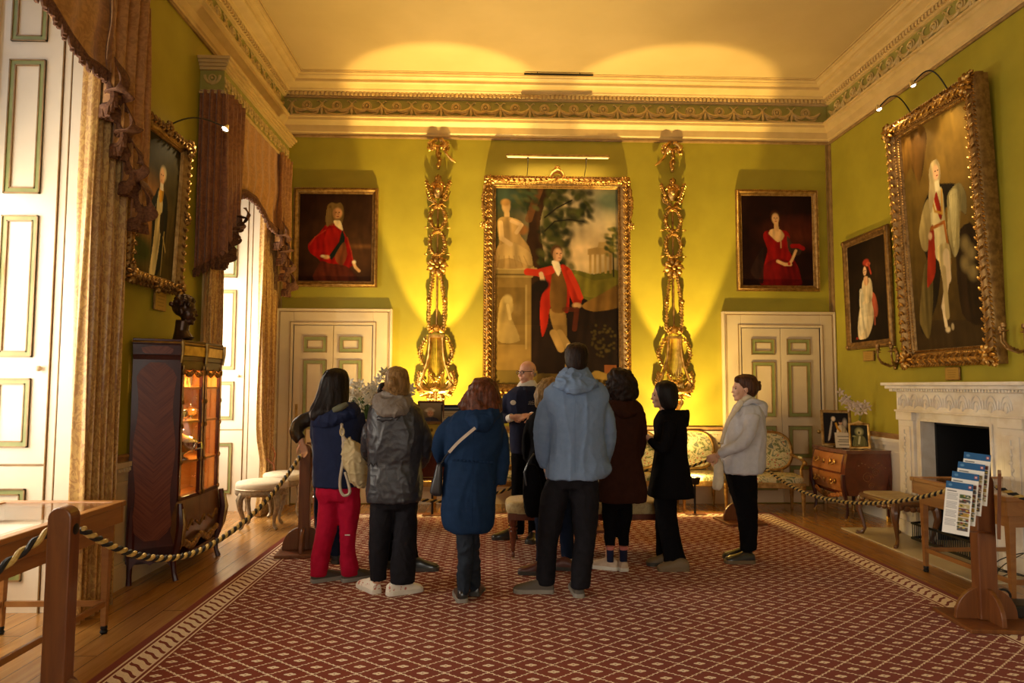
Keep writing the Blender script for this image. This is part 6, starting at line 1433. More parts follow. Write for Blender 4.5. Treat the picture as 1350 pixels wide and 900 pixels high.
fx = at(567, 555, Y=7.7); stand_photo('framed_picture', 'dark wood framed picture of a person in a pale hat, standing on the piano', (fx.x, 7.78, 1.17), .30, .25, .022, 0, .12, 'walnut', p, cat='picture')
p = Paint(40, 36, '8a7020'); p.grad('b09a34', '6a5a1c', 0, 1); p.ell(.5, .5, .2, .25, 'c8b048', .6); p.ell(.45, .4, .08, .12, '5a4418', .4)
stand_photo('framed_picture', 'low brass-framed picture standing on the piano in front of the dark wood frame', (fx.x+.03, 7.66, .982), .27, .20, .02, 0, .18, 'gold_dull', p, cat='picture')
o = MB().box((fx.x-.16, 7.72, .98), (fx.x+.16, 7.86, 1.168)).build('wooden_riser', 'walnut', None, bevel=.005); tag(o, 'dark wooden block raising the framed picture on the piano', 'riser')
p = Paint(60, 66, 'b8aa8a'); p.poly([(0, 0), (1, 0), (1, .16), (0, .16)], '2a3646'); p.line([(.08, .08), (.55, .08)], .02, '8c98a4')
for k in range(11): p.line([(.08, .24+.06*k), (.9-.1*(k % 3), .24+.06*k)], .010, '6a6252', .7)
bx = at(603, 540, Y=7.7); t = stand_photo('information_board', 'beige information board with dark blue heading propped on the piano', (bx.x, 7.74, .982), .36, .40, .01, .12, .22, 'iron', p, cat='sign')
# uplighters
for i, (x, y, z) in enumerate(UPL):
    t = thing('uplighter', ('floor uplighter behind the piano, below the left carved trophy', 'floor uplighter behind the visitor in black, below the right carved trophy')[i], 'lamp', (x, y, 0), 0, 'floor uplighters below the trophies')
    MB().box((-.12, -.09, 0), (.12, .09, .025)).build('base', 'oak', t, smooth=False, bevel=.004); MB().tube([(0, 0, .02), (0, 0, z-.12)], .014, 8).build('stem', 'iron', t)
    MB().lathe([(.001, z-.13), (.05, z-.12), (.07, z-.05), (.075, z-.03), (.068, z-.03), (.045, z-.09), (.001, z-.095)], (0, 0, 0), 16).build('shade', 'iron', t); MB().ball((0, 0, z-.065), .028).build('bulb', 'bulb', t)
# ================================================================ PEOPLE
def wr_cloth(A=.006, f=9, g=2.4, seed=0, h=.5):
    o = Vector((seed*3.1, seed*1.7, seed))
    def w(p, n):
        a = noise.noise(Vector((p.x*f, p.y*f, p.z*g))+o); b_ = noise.noise(Vector((p.x*f*1.1+a*2, p.y*f, p.z*f*1.5))+o*2)
        r = (1-min(1, abs(a)*2.4))**2; q = (1-min(1, abs(b_)*2.6))**2
        return A*(r*1.1+q*h-.5)
    return w
def wr_hair(A=.006, f=26, g=3, seed=0, curl=0):
    o = Vector((seed, seed*2.2, 0))
    def w(p, n):
        x = p.x*f; y = p.y*f
        a = noise.noise(Vector((x+curl*math.sin(p.z*30), y, p.z*g))+o); b_ = noise.noise(Vector((x*3, y*3, p.z*g*1.5))+o)
        return A*(a*1.3+b_*.5)+(A*1.2*noise.noise(p*22+o) if curl else 0)
    return w
def sect(b, Y0, rows, n=32, e=.82, ypx=None):
    rings = []
    if len(rows) > 2: rows = sub_pts([tuple(r) if len(r) > 4 else tuple(r)+(0,) for r in rows], 3)
    for r in rows:
        v, uL, uR, ry = r[:4]; dy = r[4] if len(r) > 4 else 0
        L_, R_ = at(uL, v, Y=Y0+dy), at(uR, v, Y=Y0+dy); c = (L_+R_)/2; rx = (R_-L_).length/2
        rings.append([(c.x+rx*math.copysign(abs(math.cos(a))**e, math.cos(a)), c.y+ry*math.copysign(abs(math.sin(a))**e, math.sin(a)), c.z) for a in [2*PI*k/n for k in range(n)]])
    b.rings(rings)
def sub_pts(P, n=5):
    out = []
    for i in range(len(P)-1):
        p0, p1, p2, p3 = P[max(0, i-1)], P[i], P[i+1], P[min(len(P)-1, i+2)]
        for k in range(n):
            t = k/n; out.append(tuple(.5*((2*b_)+(c-a)*t+(2*a-5*b_+4*c-d)*t*t+(3*b_-a-3*c+d)*t**3) for a, b_, c, d in zip(p0, p1, p2, p3)))
    out.append(tuple(P[-1])); return out
def limb(b, Y0, P, k=1.0, seg=14):
    s = Y0/FPX; Q = sub_pts(P, 4); b.tube([at(u, v, Y=Y0+dy) for u, v, dy, r in Q], [r*s*k for u, v, dy, r in Q], seg)
def legrows(Y0, rows, foot, k=1.0):
    fy = at(foot[0], foot[1], Z=.014).y; v0, v1 = rows[0][0], rows[-1][0]; out = []
    for v, uL, uR in rows:
        dy = (fy-Y0)*(v-v0)/(v1-v0); c = (uL+uR)/2; h = (uR-uL)/2*k; out.append((v, c-h, c+h, h*(Y0+dy)/FPX*1.06, dy))
    return out
def hand(b, wrist, f, nrm, side=1, curl=.5, s=1.0):
    """palm, four separate bent fingers and a thumb; nrm points out of the palm, side = +1/-1 thumb side"""
    w = Vector(wrist); f = Vector(f).normalized(); nrm = Vector(nrm); nrm = (nrm-f*nrm.dot(f)).normalized(); sd = f.cross(nrm)*side
    R = Matrix((sd, f, nrm)).transposed()
    b.ball(w+f*.045*s, (.036*s, .052*s, .015*s), 12, 8, R); b.ball(w+f*.072*s, (.038*s, .02*s, .013*s), 10, 6, R); b.tube([w-f*.03*s, w+f*.03*s], [.026*s, .022*s], 10)
    for i, (ln, of) in enumerate(((.9, .078), (1.05, .086), (1.0, .083), (.78, .074))):
        p = w+sd*(.030-.0195*i)*s+f*of*s; d = f.copy(); pts = [p-f*.02*s, p]; ang = 0
        for L_, c in ((.038, .55), (.025, 1.0), (.02, .8)):
            ang += curl*c; dd_ = f*math.cos(ang)+nrm*math.sin(ang); p = p+dd_*L_*ln*s; pts.append(p)
        b.tube(pts, [.0085*s, .009*s, .0085*s, .0078*s, .006*s], 8)
    p = w+sd*.026*s+f*.018*s; d1 = (sd*.75+f*.65+nrm*.25).normalized(); d2 = (sd*.25+f*.9+nrm*(.3+curl*.4)).normalized()
    b.tube([p, p+d1*.036*s, p+d1*.036*s+d2*.03*s, p+d1*.036*s+d2*.052*s], [.014*s, .011*s, .010*s, .007*s], 8)
def shoe(parent, u, v, yaw, L_=.27, m='shoe_black', sole='sole_dark', lift=0, tall=1.0, W=.050):
    p = at(u, v, Z=.014); R = Matrix.Rotation(math.radians(yaw), 4, 'Z'); k = L_/.27; b = MB(); b.T = Matrix.Translation((p.x, p.y, .014)) @ R @ Matrix.Rotation(-lift, 4, 'X')
    prof = [(-.042, .018, .055), (-.036, .032, .08), (-.01, .040, .100*tall), (.03, .041, .112*tall), (.06, .042, .108*tall), (.09, .045, .092), (.13, .050, .078), (.17, .052, .066), (.20, .048, .056), (.218, .036, .046), (.226, .018, .034)]
    rings = [[(w*W/.050*math.cos(a)*(1 if abs(math.cos(a)) < .6 else 1), y*k, .022+(h-.022)*max(0, math.sin(a))**.7) for a in [PI*q/12 for q in range(13)]] for y, w, h in prof]
    b.rings(rings); up = b.build('shoe', m, parent)
    c = MB(); c.T = b.T; c.rings([[(w*W/.050*1.12*math.cos(a), y*k*1.02, z) for a in (PI, 0)] + [(w*W/.050*1.12*math.cos(a), y*k*1.02, .0) for a in (0, PI)] for y, w, h in prof for z in (.032,)]); c.build('sole', sole, up, smooth=False, bevel=.004)
    if True:
        l = MB(); l.T = b.T
        for q in range(4): l.tube([(-.018, (.085+.02*q)*k, .088-.009*q), (0, (.085+.02*q)*k, .094-.009*q), (.018, (.085+.02*q)*k, .088-.009*q)], .0028, 5)
        l.build('laces', 'lace', up)
    return up
M['sole_dark'] = mat('dark_sole', (.05, .045, .04), .7); M['sole_white'] = mat('white_sole', (.72, .68, .60), .6); M['sole_grey'] = mat('grey_sole', (.25, .23, .20), .7); M['lace'] = mat('laces', (.10, .09, .08), .8)
M['shoe_black'] = mat('black_leather', (.012, .012, .013), .3, coat=.3); M['shoe_brown'] = mat('brown_shoe', (.06, .045, .03), .6); M['shoe_grey'] = mat('grey_brown_shoe', (.09, .075, .06), .75); M['shoe_white'] = mat('white_trainer', (.78, .72, .62), .6, c2=(.50, .16, .12), nscale=34, lo=.60, hi=.64); M['shoe_beige'] = mat('beige_trainer', (.46, .33, .23), .7, c2=(.58, .44, .32), nscale=20); M['shoe_red'] = mat('burgundy_leather', (.10, .025, .02), .3, coat=.3); M['shoe_tan'] = mat('dark_tan_shoe', (.15, .10, .05), .6)
def shift(rows, k):
    return [(r[0], (r[1]+r[2])/2-(r[2]-r[1])/2*k, (r[1]+r[2])/2+(r[2]-r[1])/2*k, r[3]*k, *(r[4:])) for r in rows]
def person(label, Y0, head, torso, sleeves, legs, shoes, jm, tm, skin='skin', jname='jacket', tname='trousers', hands=(), voxel=.009, jw=(.006, 9, 2.4), extra=None, neck=.058, vis_head=True, core=.86, gv=.011, tw=(.005, 10, 4)):
    t = thing('person', label, 'person'); u, v, yaw, lean, sc = head[:5]; hdy = head[5] if len(head) > 5 else 0
    hc = at(u, v, Y=Y0+hdy); R = Rz(math.radians(yaw), lean, head[6] if len(head) > 6 else 0)
    b = MB(); head_volumes(b, R, hc, sc)
    top = torso[0]; tc = at((top[1]+top[2])/2, top[0]+6, Y=Y0+(top[4] if len(top) > 4 else 0))
    b.tube([hc+R@Vector((0, -.02, -.03)), hc.lerp(tc, .6)+Vector((0, .0, 0)), tc, tc-Vector((0, 0, .08))], [neck*.95, neck, neck*1.1, neck*1.5], 14)
    sect(b, Y0, shift(torso[1:], core), 24)
    for P in sleeves: limb(b, Y0, P, .62)
    for rows, foot in legs:
        rr = legrows(Y0, rows, foot, .72); last = rr[-1]; sect(b, Y0, rr, 16, 1.0)
        fp = at(foot[0], foot[1], Z=.014); R2 = Matrix.Rotation(math.radians(foot[2]), 3, 'Z'); an = at((rows[-1][1]+rows[-1][2])/2, rows[-1][0], Y=fp.y)
        b.tube([an+Vector((0, 0, .05)), Vector((fp.x, fp.y, .09))+R2@Vector((0, .02, 0)), Vector((fp.x, fp.y, .05))+R2@Vector((0, .06, 0)), Vector((fp.x, fp.y, .045))+R2@Vector((0, .15, 0))], [.04, .036, .026, .022], 10)
    for h in hands:
        w = at(h[0], h[1], Y=Y0+h[2]); hand(b, w, *h[3:])
        # forearm continues from the cuff into the wrist
        ends = sorted([at(P[-1][0], P[-1][1], Y=Y0+P[-1][2]) for P in sleeves], key=lambda q: (q-w).length); b.tube([ends[0], w], [.032, .025], 10)
    body = remesh(b, 'body', skin, t, voxel, 2)
    eyes_part(t, R, hc, sc)
    b = MB(); sect(b, Y0, torso)
    for P in sleeves: limb(b, Y0, P)
    remesh(b, jname, jm, t, gv, 3, wr_cloth(jw[0], jw[1], jw[2], len(label)))
    b = MB()
    for rows, foot in legs: sect(b, Y0, legrows(Y0, rows, foot), 24, .95)
    if len(legs) > 1:
        r0 = [legs[0][0][0], legs[1][0][0]]; v0 = r0[0][0]; uL, uR = min(r0[0][1], r0[1][1]), max(r0[0][2], r0[1][2]); ry = min(.15, (uR-uL)*Y0/FPX*.36)
        sect(b, Y0, [(v0-22, uL+3, uR-3, ry*.95), (v0-8, uL+1, uR-1, ry), (v0+6, uL, uR, ry), (v0+14, uL+3, uR-3, ry*.9)])
    remesh(b, tname, tm, t, gv, 3, wr_cloth(tw[0], tw[1], tw[2], len(label)+1, .8))
    for s_ in shoes: shoe(t, *s_[0], **s_[1])
    if extra: extra(t, R, hc, Y0)
    f0 = at(legs[0][1][0], legs[0][1][1], Z=.014); rebase(t, (f0.x, f0.y, .014)); return t
def hair_rows(t, Y0, rows, m, A=.006, f=26, g=3, curl=0, name='hair', balls=None, voxel=.008, e=.95, seed=1):
    r0 = rows[0]; c0 = (r0[1]+r0[2])/2; h0 = (r0[2]-r0[1])/2; rows = [(r0[0]-1.2, c0-h0*.35, c0+h0*.35, r0[3]*.4, r0[4] if len(r0) > 4 else 0)]+list(rows)
    b = MB(); sect(b, Y0, rows, 28, 1.0)
    if balls:
        for u, v, dy, r in balls: b.ball(at(u, v, Y=Y0+dy), r*Y0/FPX, 10, 7)
    return remesh(b, name, m, t, voxel, 2, wr_hair(A, f, g, seed, curl))
def hood_part(t, Y0, rows, m, balls=(), A=.012, f=9, g=9, name='hood', tubes=(), voxel=.009):
    b = MB(); sect(b, Y0, rows, 26, .9)
    for u, v, dy, r in balls: b.ball(at(u, v, Y=Y0+dy), r*Y0/FPX, 12, 8)
    for P in tubes: limb(b, Y0, P)
    return remesh(b, name, m, t, voxel, 3, wr_cloth(A, f, g, int(Y0*10)))
M['navy'] = fabric('navy_shell', (.012, .018, .052), .75, c2=(.015, .022, .062), spec=.12); M['raspberry'] = fabric('raspberry_trousers', (.34, .004, .026), .8, c2=(.40, .006, .034), spec=.12); M['greyparka'] = fabric('dark_grey_parka', (.020, .020, .025), .42, c2=(.028, .028, .035), bmp=.5, bscale=16, bdist=.012, spec=.5); M['greyhood'] = fabric('quilted_grey_hood', (.15, .125, .105), .6, c2=(.19, .16, .135), bmp=.8, bscale=22, bdist=.012)
M['blackcloth'] = fabric('charcoal_cloth', (.008, .0075, .010), .8, c2=(.011, .010, .014), spec=.12); M['blackcloth2'] = fabric('black_cloth', (.004, .0035, .0045), .85, spec=.08); M['coatblue'] = fabric('deep_blue_coat', (.006, .020, .058), .8, c2=(.008, .025, .068), spec=.12); M['slate'] = fabric('slate_trousers', (.012, .018, .030), .8)
M['sweater'] = fabric('navy_knit', (.012, .015, .042), .9, bmp=.5, bscale=200, bdist=.002); M['lightblue'] = fabric('light_blue_shell', (.135, .20, .32), .75, c2=(.155, .22, .35), spec=.12); M['browncoat'] = fabric('brown_coat', (.028, .009, .005), .85, c2=(.034, .011, .006), spec=.1); M['offwhite'] = fabric('pale_grey_jacket', (.46, .46, .50), .7, c2=(.52, .52, .56)); M['scarf'] = fabric('cream_scarf', (.66, .58, .44), .85); M['canvas_bag'] = fabric('cream_canvas', (.42, .33, .17), .8, c2=(.52, .42, .24), bmp=.4); M['bagleather'] = mat('dark_bag_leather', (.02, .022, .028), .4, coat=.2); M['strap'] = fabric('pale_strap', (.50, .42, .32), .7); M['denim'] = fabric('dark_denim', (.008, .014, .036), .85, spec=.1); M['white_shirt'] = fabric('white_shirt', (.72, .68, .60), .7); M['puffer'] = fabric('dark_puffer', (.022, .014, .010), .45, bmp=.8, bscale=18, bdist=.015, spec=.5)
M['navysock'] = fabric('navy_sock', (.01, .012, .04), .9); M['pinkband'] = fabric('pink_band', (.50, .16, .13), .9); M['glasses'] = mat('glasses_frame', (.015, .012, .012), .25)
H_black = hairmat('black_hair', (.003, .002, .002), (.012, .006, .004), .5); H_blond = hairmat('dark_blond_hair', (.11, .055, .018), (.30, .17, .06)); H_auburn = hairmat('auburn_hair', (.035, .010, .004), (.13, .035, .012)); H_dark = hairmat('dark_brown_hair', (.006, .003, .002), (.022, .008, .004), .55); H_brown = hairmat('brown_hair', (.03, .012, .006), (.10, .04, .018)); H_curly = hairmat('light_curly_hair', (.14, .075, .025), (.34, .21, .08)); H_grey = hairmat('grey_hair', (.2, .17, .13), (.4, .35, .28))
# ---- hidden companion leaning on the barrier post
def ex(t, R, hc, Y0): hair_rows(t, Y0, [(492, 432, 446, .05), (500, 425, 453, .09), (515, 423, 455, .105), (530, 424, 454, .1), (540, 428, 450, .07)], H_dark)
person('person in a dark padded jacket, elbow out, mostly hidden behind the woman in raspberry trousers', 6.42, (440, 515, -30, 0, .92),
    [(534, 430, 448, .06), (542, 418, 456, .10), (560, 411, 459, .14), (600, 413, 458, .15), (640, 413, 459, .15)],
    [[(415, 548, 0, 9), (396, 558, -.05, 9.5), (391, 570, -.10, 8.5), (397, 580, -.12, 7)], [(455, 548, 0, 9), (464, 580, .1, 8), (458, 605, .25, 6)]],
    [([(638, 414, 437), (680, 415, 435), (715, 418, 433), (730, 418, 432)], (424, 738, -20)), ([(638, 436, 458), (680, 437, 455), (715, 436, 451), (732, 436, 450)], (444, 742, -10))],
    [((424, 738, -20), dict(m='shoe_black')), ((443, 742, -10), dict(m='shoe_black'))], 'puffer', 'denim', hands=[(398, 584, -.13, (.35, 0, -1), (0, -1, 0), 1, .7, .95)], jname='padded_jacket', voxel=.007, extra=ex)
# ---- woman with long black hair
def ex(t, R, hc, Y0):
    hair_rows(t, Y0, [(486, 436, 451, .03, 0), (489, 430, 456, .07), (497, 425, 459.5, .105), (510, 421, 460, .12), (522, 417, 460, .12, -.02), (534, 411, 459, .11, -.05), (542, 408, 452, .09, -.09), (549, 408, 430, .05, -.12), (554, 410, 419, .025, -.13)], H_black, .006, 24, 2.5)
    hood_part(t, Y0, [(531, 440, 468, .06, -.06), (538, 430, 474, .10, -.06), (547, 414, 473, .13, -.06), (556, 410, 462, .12, -.07), (563, 412, 440, .06, -.10)], 'navy', name='hood')
    b = MB(); limb(b, Y0, [(439, 541, -.17, 3.5), (449, 537, -.17, 4.5), (458, 532, -.15, 3)]); remesh(b, 'hood_lining', fabric('olive_lining', (.14, .14, .09), .8), t, .006, 1)
    b = MB(); s = at(458, 705, Y=Y0-.11); b.box((s.x-.02, s.y-.003, s.z-.004), (s.x+.02, s.y+.001, s.z+.004)); b.build('small_label', 'white_shirt', t)
person('woman with long black hair, navy jacket and raspberry-red trousers, seen from behind', 5.76, (443, 509, -35, .1, .95),
    [(530, 434, 458, .06), (536, 424, 468, .10), (546, 413, 476, .14), (565, 412, 476, .155), (600, 414, 471, .15), (625, 414, 474, .155), (641, 414, 474, .155)],
    [[(419, 547, 0, 9), (418, 575, .08, 9), (424, 600, .22, 8)], [(469, 546, .02, 11), (476, 575, .06, 9.5), (471, 594, .14, 8.5), (462, 600, .30, 7)]],
    [([(645, 417, 446), (665, 420, 446), (700, 417, 443), (730, 411, 435), (758, 409, 432)], (420, 766, -55)), ([(645, 443, 474), (665, 446, 475), (690, 448, 472), (720, 448, 468), (745, 449, 472), (758, 450, 472)], (458, 765, -55))],
    [((417, 767, -55), dict(m='shoe_brown', sole='sole_grey')), ((457, 766, -58), dict(m='shoe_brown', sole='sole_grey'))], 'navy', 'raspberry', extra=ex, jw=(.006, 8, 2))
# her canvas rucksack hanging from one shoulder
t = thing('canvas_rucksack', 'cream canvas rucksack hanging from the shoulder of the woman in raspberry trousers', 'bag'); Y0 = 5.62
b = MB(); sect(b, Y0, [(577, 452, 462, .03), (588, 451, 474, .06), (600, 452, 482, .085), (615, 455, 484, .095), (630, 461, 484, .09), (641, 470, 480, .05)], 26); remesh(b, 'bag_body', 'canvas_bag', t, .008, 3, wr_cloth(.012, 12, 5, 3, 1.0))
b = MB()
for pts in ([(452, 542), (450.5, 560), (451.5, 572), (458, 585)], [(452, 575), (453, 600), (448.5, 630), (449, 646), (454, 653), (461, 649), (459, 636), (455, 622)]):
    P = [at(u, v, Y=Y0-.03+.03*(v < 560)) for u, v in [q[:2] for q in sub_pts(pts, 5)]]
    for i in range(len(P)-1): b.beam(P[i], P[i+1]+(P[i+1]-P[i])*.15, .006, .028, up=(0, 1, 0)) if False else b.tube([P[i], P[i+1]], [.012, .012], 6, flat=1.0)
b.build('shoulder_strap', 'strap', t); b = MB(); b.tube([at(451+2.6*math.cos(a), 569+5*math.sin(a), Y=Y0-.04) for a in [2*PI*k/14 for k in range(14)]], .007, 6, closed=True); b.build('strap_ring', 'canvas_bag', t); rebase(t, tuple(at(470, 641, Y=Y0)))
# ---- hidden person behind the parka
def ex(t, R, hc, Y0): hair_rows(t, Y0, [(504, 503, 512, .04), (508, 499, 516, .08), (518, 497, 519, .1), (530, 497, 519, .1), (538, 500, 516, .06)], H_black)
person('dark-haired person almost entirely hidden behind the woman in the dark grey parka', 6.12, (508, 520, 0, 0, .9),
    [(538, 500, 518, .06), (546, 491, 530, .1), (560, 488, 540, .13), (600, 490, 542, .14), (640, 492, 545, .14)],
    [[(495, 552, 0, 7), (494, 585, .05, 6), (500, 610, .15, 5)], [(535, 552, 0, 7), (540, 585, .05, 6), (532, 610, .15, 5)]],
    [([(636, 496, 522), (690, 500, 522), (738, 506, 522)], (514, 748, -10)), ([(636, 520, 546), (690, 526, 546), (738, 538, 553)], (546, 750, -80))],
    [((514, 748, -10), {}), ((546, 752, -85), dict(m='shoe_black', L_=.25))], 'blackcloth2', 'blackcloth2', extra=ex)
# ---- woman with a blond knot, grey parka
def ex(t, R, hc, Y0):
    hair_rows(t, Y0, [(483.5, 517, 530, .03), (486, 512, 535, .06), (492, 509, 538, .095), (502, 507.5, 540, .11), (512, 507, 540, .11), (519, 508, 539, .09, 0), (524, 510, 536, .06)], H_blond, .004, 30, 3, balls=[(517, 504, -.10, 7.5), (514, 510, -.09, 5), (521, 509, -.10, 5)])
    hood_part(t, Y0, [(521, 497, 538, .05, -.02), (527, 491, 544, .10, -.04), (537, 492, 544, .13, -.06), (546, 496, 538, .12, -.08), (551, 504, 527, .06, -.10)], 'greyhood', A=.010, f=12, g=12, tubes=[[(495, 524, .02, 5), (515, 519, -.05, 5.5), (540, 524, .02, 5)]])
    hood_part(t, Y0, [(548, 494, 536, .08, -.09), (555, 498, 530, .08, -.09), (559, 508, 520, .04, -.09)], 'greyparka', name='hood_base')
    b = MB(); b.tube([at(484+.5*k, 612+3*math.sin(k*.5), Y=Y0-.175+.0015*k) for k in range(0, 140, 4)], .005, 5); b.build('waist_cord', 'greyparka', t)
person('woman with a blond hair knot, shiny dark grey parka and white trainers, from behind', 5.40, (524, 507, 0, .12, .96),
    [(523, 508, 538, .08), (529, 497, 544, .11), (538, 488, 554, .14), (555, 484, 560, .165), (580, 484, 560, .17), (603, 486, 557, .16), (612, 486, 556, .155), (630, 485, 557, .17), (648, 483, 557, .175), (660, 484, 556, .175)],
    [[(495, 549, 0, 8), (487, 568, .02, 9.5), (483, 592, .10, 8), (488, 606, .22, 6)], [(548, 549, 0, 8), (558, 572, .0, 11), (559, 598, .04, 10), (552, 612, .14, 8)]],
    [([(655, 489, 522), (680, 488, 520), (710, 487, 515), (740, 487, 511), (764, 488, 509)], (497, 782, 25)), ([(655, 518, 552), (680, 520, 550), (710, 518, 549), (740, 515, 548), (767, 514, 547)], (520, 783, -55))],
    [((494, 781, 35), dict(m='shoe_white', sole='sole_white', L_=.29, W=.054)), ((517, 784, -60), dict(m='shoe_white', sole='sole_white', L_=.29, W=.052))], 'greyparka', 'blackcloth', jname='parka', extra=ex, jw=(.007, 11, 5), gv=.009)
# ---- woman in the long blue coat
def ex(t, R, hc, Y0):
    hair_rows(t, Y0, [(498, 632, 645, .03), (501, 625, 651, .07), (508, 619, 656, .10), (518, 614, 660, .12), (528, 606, 662, .12), (535, 603, 663, .11, -.02), (541, 610, 663, .09, -.04), (547, 625, 660, .05, -.06)], H_auburn, .009, 20, 3.5, curl=.6)
    hood_part(t, Y0, [(536, 618, 655, .06, -.05), (543, 612, 660, .11, -.06), (554, 613, 655, .12, -.09), (564, 620, 648, .10, -.11), (570, 630, 642, .05, -.12)], 'coatblue', A=.008, f=8, g=6)
    b = MB(); b.tube([at(624-.02*(v-570), v, Y=Y0-.178-(.02 if v > 640 else 0)) for v in range(568, 696, 6)], .003, 5); b.build('back_seam', 'coatblue', t)
    b = MB()
    for k in range(11): b.ball(at(598+5.0*k, 606+.35*k, Y=Y0-.168+.0010*abs(k-5)**2), (.016, .006, .008), 6, 4)
    b.build('waist_gathers', 'coatblue', t)
person('woman with shoulder-length auburn hair in a long deep blue coat, seen from behind', 5.18, (638, 520, 5, .28, .95, .02),
    [(531, 626, 652, .08), (537, 612, 658, .11), (545, 600, 662, .14), (560, 588, 664, .16), (585, 587, 662, .165), (606, 587, 657, .155), (630, 584, 655, .17), (660, 582.5, 654, .19), (680, 582, 653, .19), (692, 585, 651, .185), (698, 592, 646, .17)],
    [[(598, 553, 0, 8), (584, 572, 0, 11), (578, 592, .03, 9.5), (583, 606, .12, 8), (592, 610, .24, 7)], [(653, 555, 0, 8), (661, 580, .02, 10), (663, 608, .0, 8.5), (661, 630, .0, 8), (660, 638, .0, 7.5)]],
    [([(690, 602, 626), (710, 602, 626), (740, 604, 624), (760, 603, 621), (782, 602, 620)], (609, 792, 5)), ([(690, 611, 633), (710, 613, 633), (738, 613, 632), (758, 612, 633), (776, 616, 633)], (626, 784, -10))],
    [((609, 793, 8), dict(m='shoe_black', sole='sole_grey', L_=.25)), ((626, 785, -8), dict(m='shoe_black', L_=.25, lift=.12))], 'coatblue', 'slate', jname='coat', extra=ex, jw=(.007, 7, 2), tw=(.010, 12, 9))
t = thing('shoulder_bag', 'small dark shoulder bag on a pale strap worn across the blue coat', 'bag'); Y0 = 5.10
b = MB(); P = sub_pts([(654.5, 540, 0), (645, 549, -.07), (625, 565, -.12), (605, 582, -.10), (592, 596, -.06)], 6)
for i in range(len(P)-1):
    p, q = at(P[i][0], P[i][1], Y=Y0+P[i][2]), at(P[i+1][0], P[i+1][1], Y=Y0+P[i+1][2]); b.beam(p, q+(q-p)*.12, .022, .005, up=(0, -1, 0))
b.build('shoulder_strap', 'strap', t, smooth=False)
b = MB(); sect(b, Y0, [(610, 577, 583, .035), (614, 575, 583, .045), (630, 571, 583, .05), (645, 567, 583, .05), (650, 568, 583, .045), (653, 572, 582, .03)], 24, .6); b.build('bag_body', 'bagleather', t)
b = MB(); b.tube([at(592, 596, Y=Y0-.06), at(586, 603, Y=Y0-.03), at(581, 612, Y=Y0)], .006, 6); b.build('strap_link', 'bagleather', t); rebase(t, tuple(at(575, 653, Y=Y0)))
# ---- the bald guide
def ex(t, R, hc, Y0):
    b = MB()
    for q in (-1, 1): b.ball(hc+R@Vector((q*.074, -.03, .0))*.96, (.010, .03, .035), 8, 6)
    b.ball(hc+R@Vector((0, -.09, -.02)), (.05, .018, .03), 8, 6, R); b.build('cropped_hair', H_grey, t)
    b = MB()
    for sg in (-1, 1):
        b.tube([hc+R@Vector((sg*.034+.025*math.cos(a), .106-.006*abs(math.cos(a)), .004+.018*math.sin(a))) for a in [2*PI*k/16 for k in range(16)]], .0028, 5, closed=True); b.tube([hc+R@Vector((sg*.058, .10, .012)), hc+R@Vector((sg*.080, .03, .014)), hc+R@Vector((sg*.082, -.02, .010))], .0032, 5)
    b.tube([hc+R@Vector((-.01, .110, .006)), hc+R@Vector((.01, .110, .006))], .003, 5); b.build('spectacles', 'glasses', t)
    b = MB(); sect(b, Y0, [(501, 687, 705, .05), (506, 683, 708, .07), (512, 680, 709, .085), (517, 683, 706, .08)], 24); b.build('shirt_collar', 'white_shirt', t)
    b = MB(); p0 = at(691, 510, Y=Y0-.105); b.beam(p0, p0+Vector((0.004, -.012, -.035)), .024, .012, up=(0, -1, 0)); b.beam(p0+Vector((.004, -.012, -.035)), p0+Vector((.006, -.02, -.075)), .034, .008, up=(0, -1, 0)); b.build('tie', fabric('blue_tie', (.03, .04, .08), .6), t, bevel=.003)
    pb = at(676.5, 530.5, Y=Y0-.168); b = MB(); b.ball(pb, (.030, .005, .026), 16, 6); b.build('oval_badge', 'white_shirt', t)
    b = MB(); pl = at(700.5, 531, Y=Y0-.172)
    for k in range(6): b.ball(pl+Vector((-.03+.012*k, 0, -.012)), (.004, .003, .005), 6, 4)
    b.tube([pl+Vector((-.03, 0, .008)), pl+Vector((-.01, 0, .018)), pl+Vector((.01, 0, .012)), pl+Vector((.02, 0, .026))], .002, 4); b.tube([pl+Vector((-.025, 0, -.0)), pl+Vector((.03, 0, .004))], .0022, 4); b.build('embroidered_emblem', mat('silver_thread', (.4, .4, .42), .5), t)
    for (u, v, dy), (u2, v2, dy2) in (((670, 552, -.20), (675, 550, -.24)), ((706, 549, -.20), (700, 548, -.24))):
        b = MB(); b.tube([at(u, v, Y=Y0+dy), at(u2, v2, Y=Y0+dy2)], [.040, .042], 12); b.build('shirt_cuff', 'white_shirt', t)
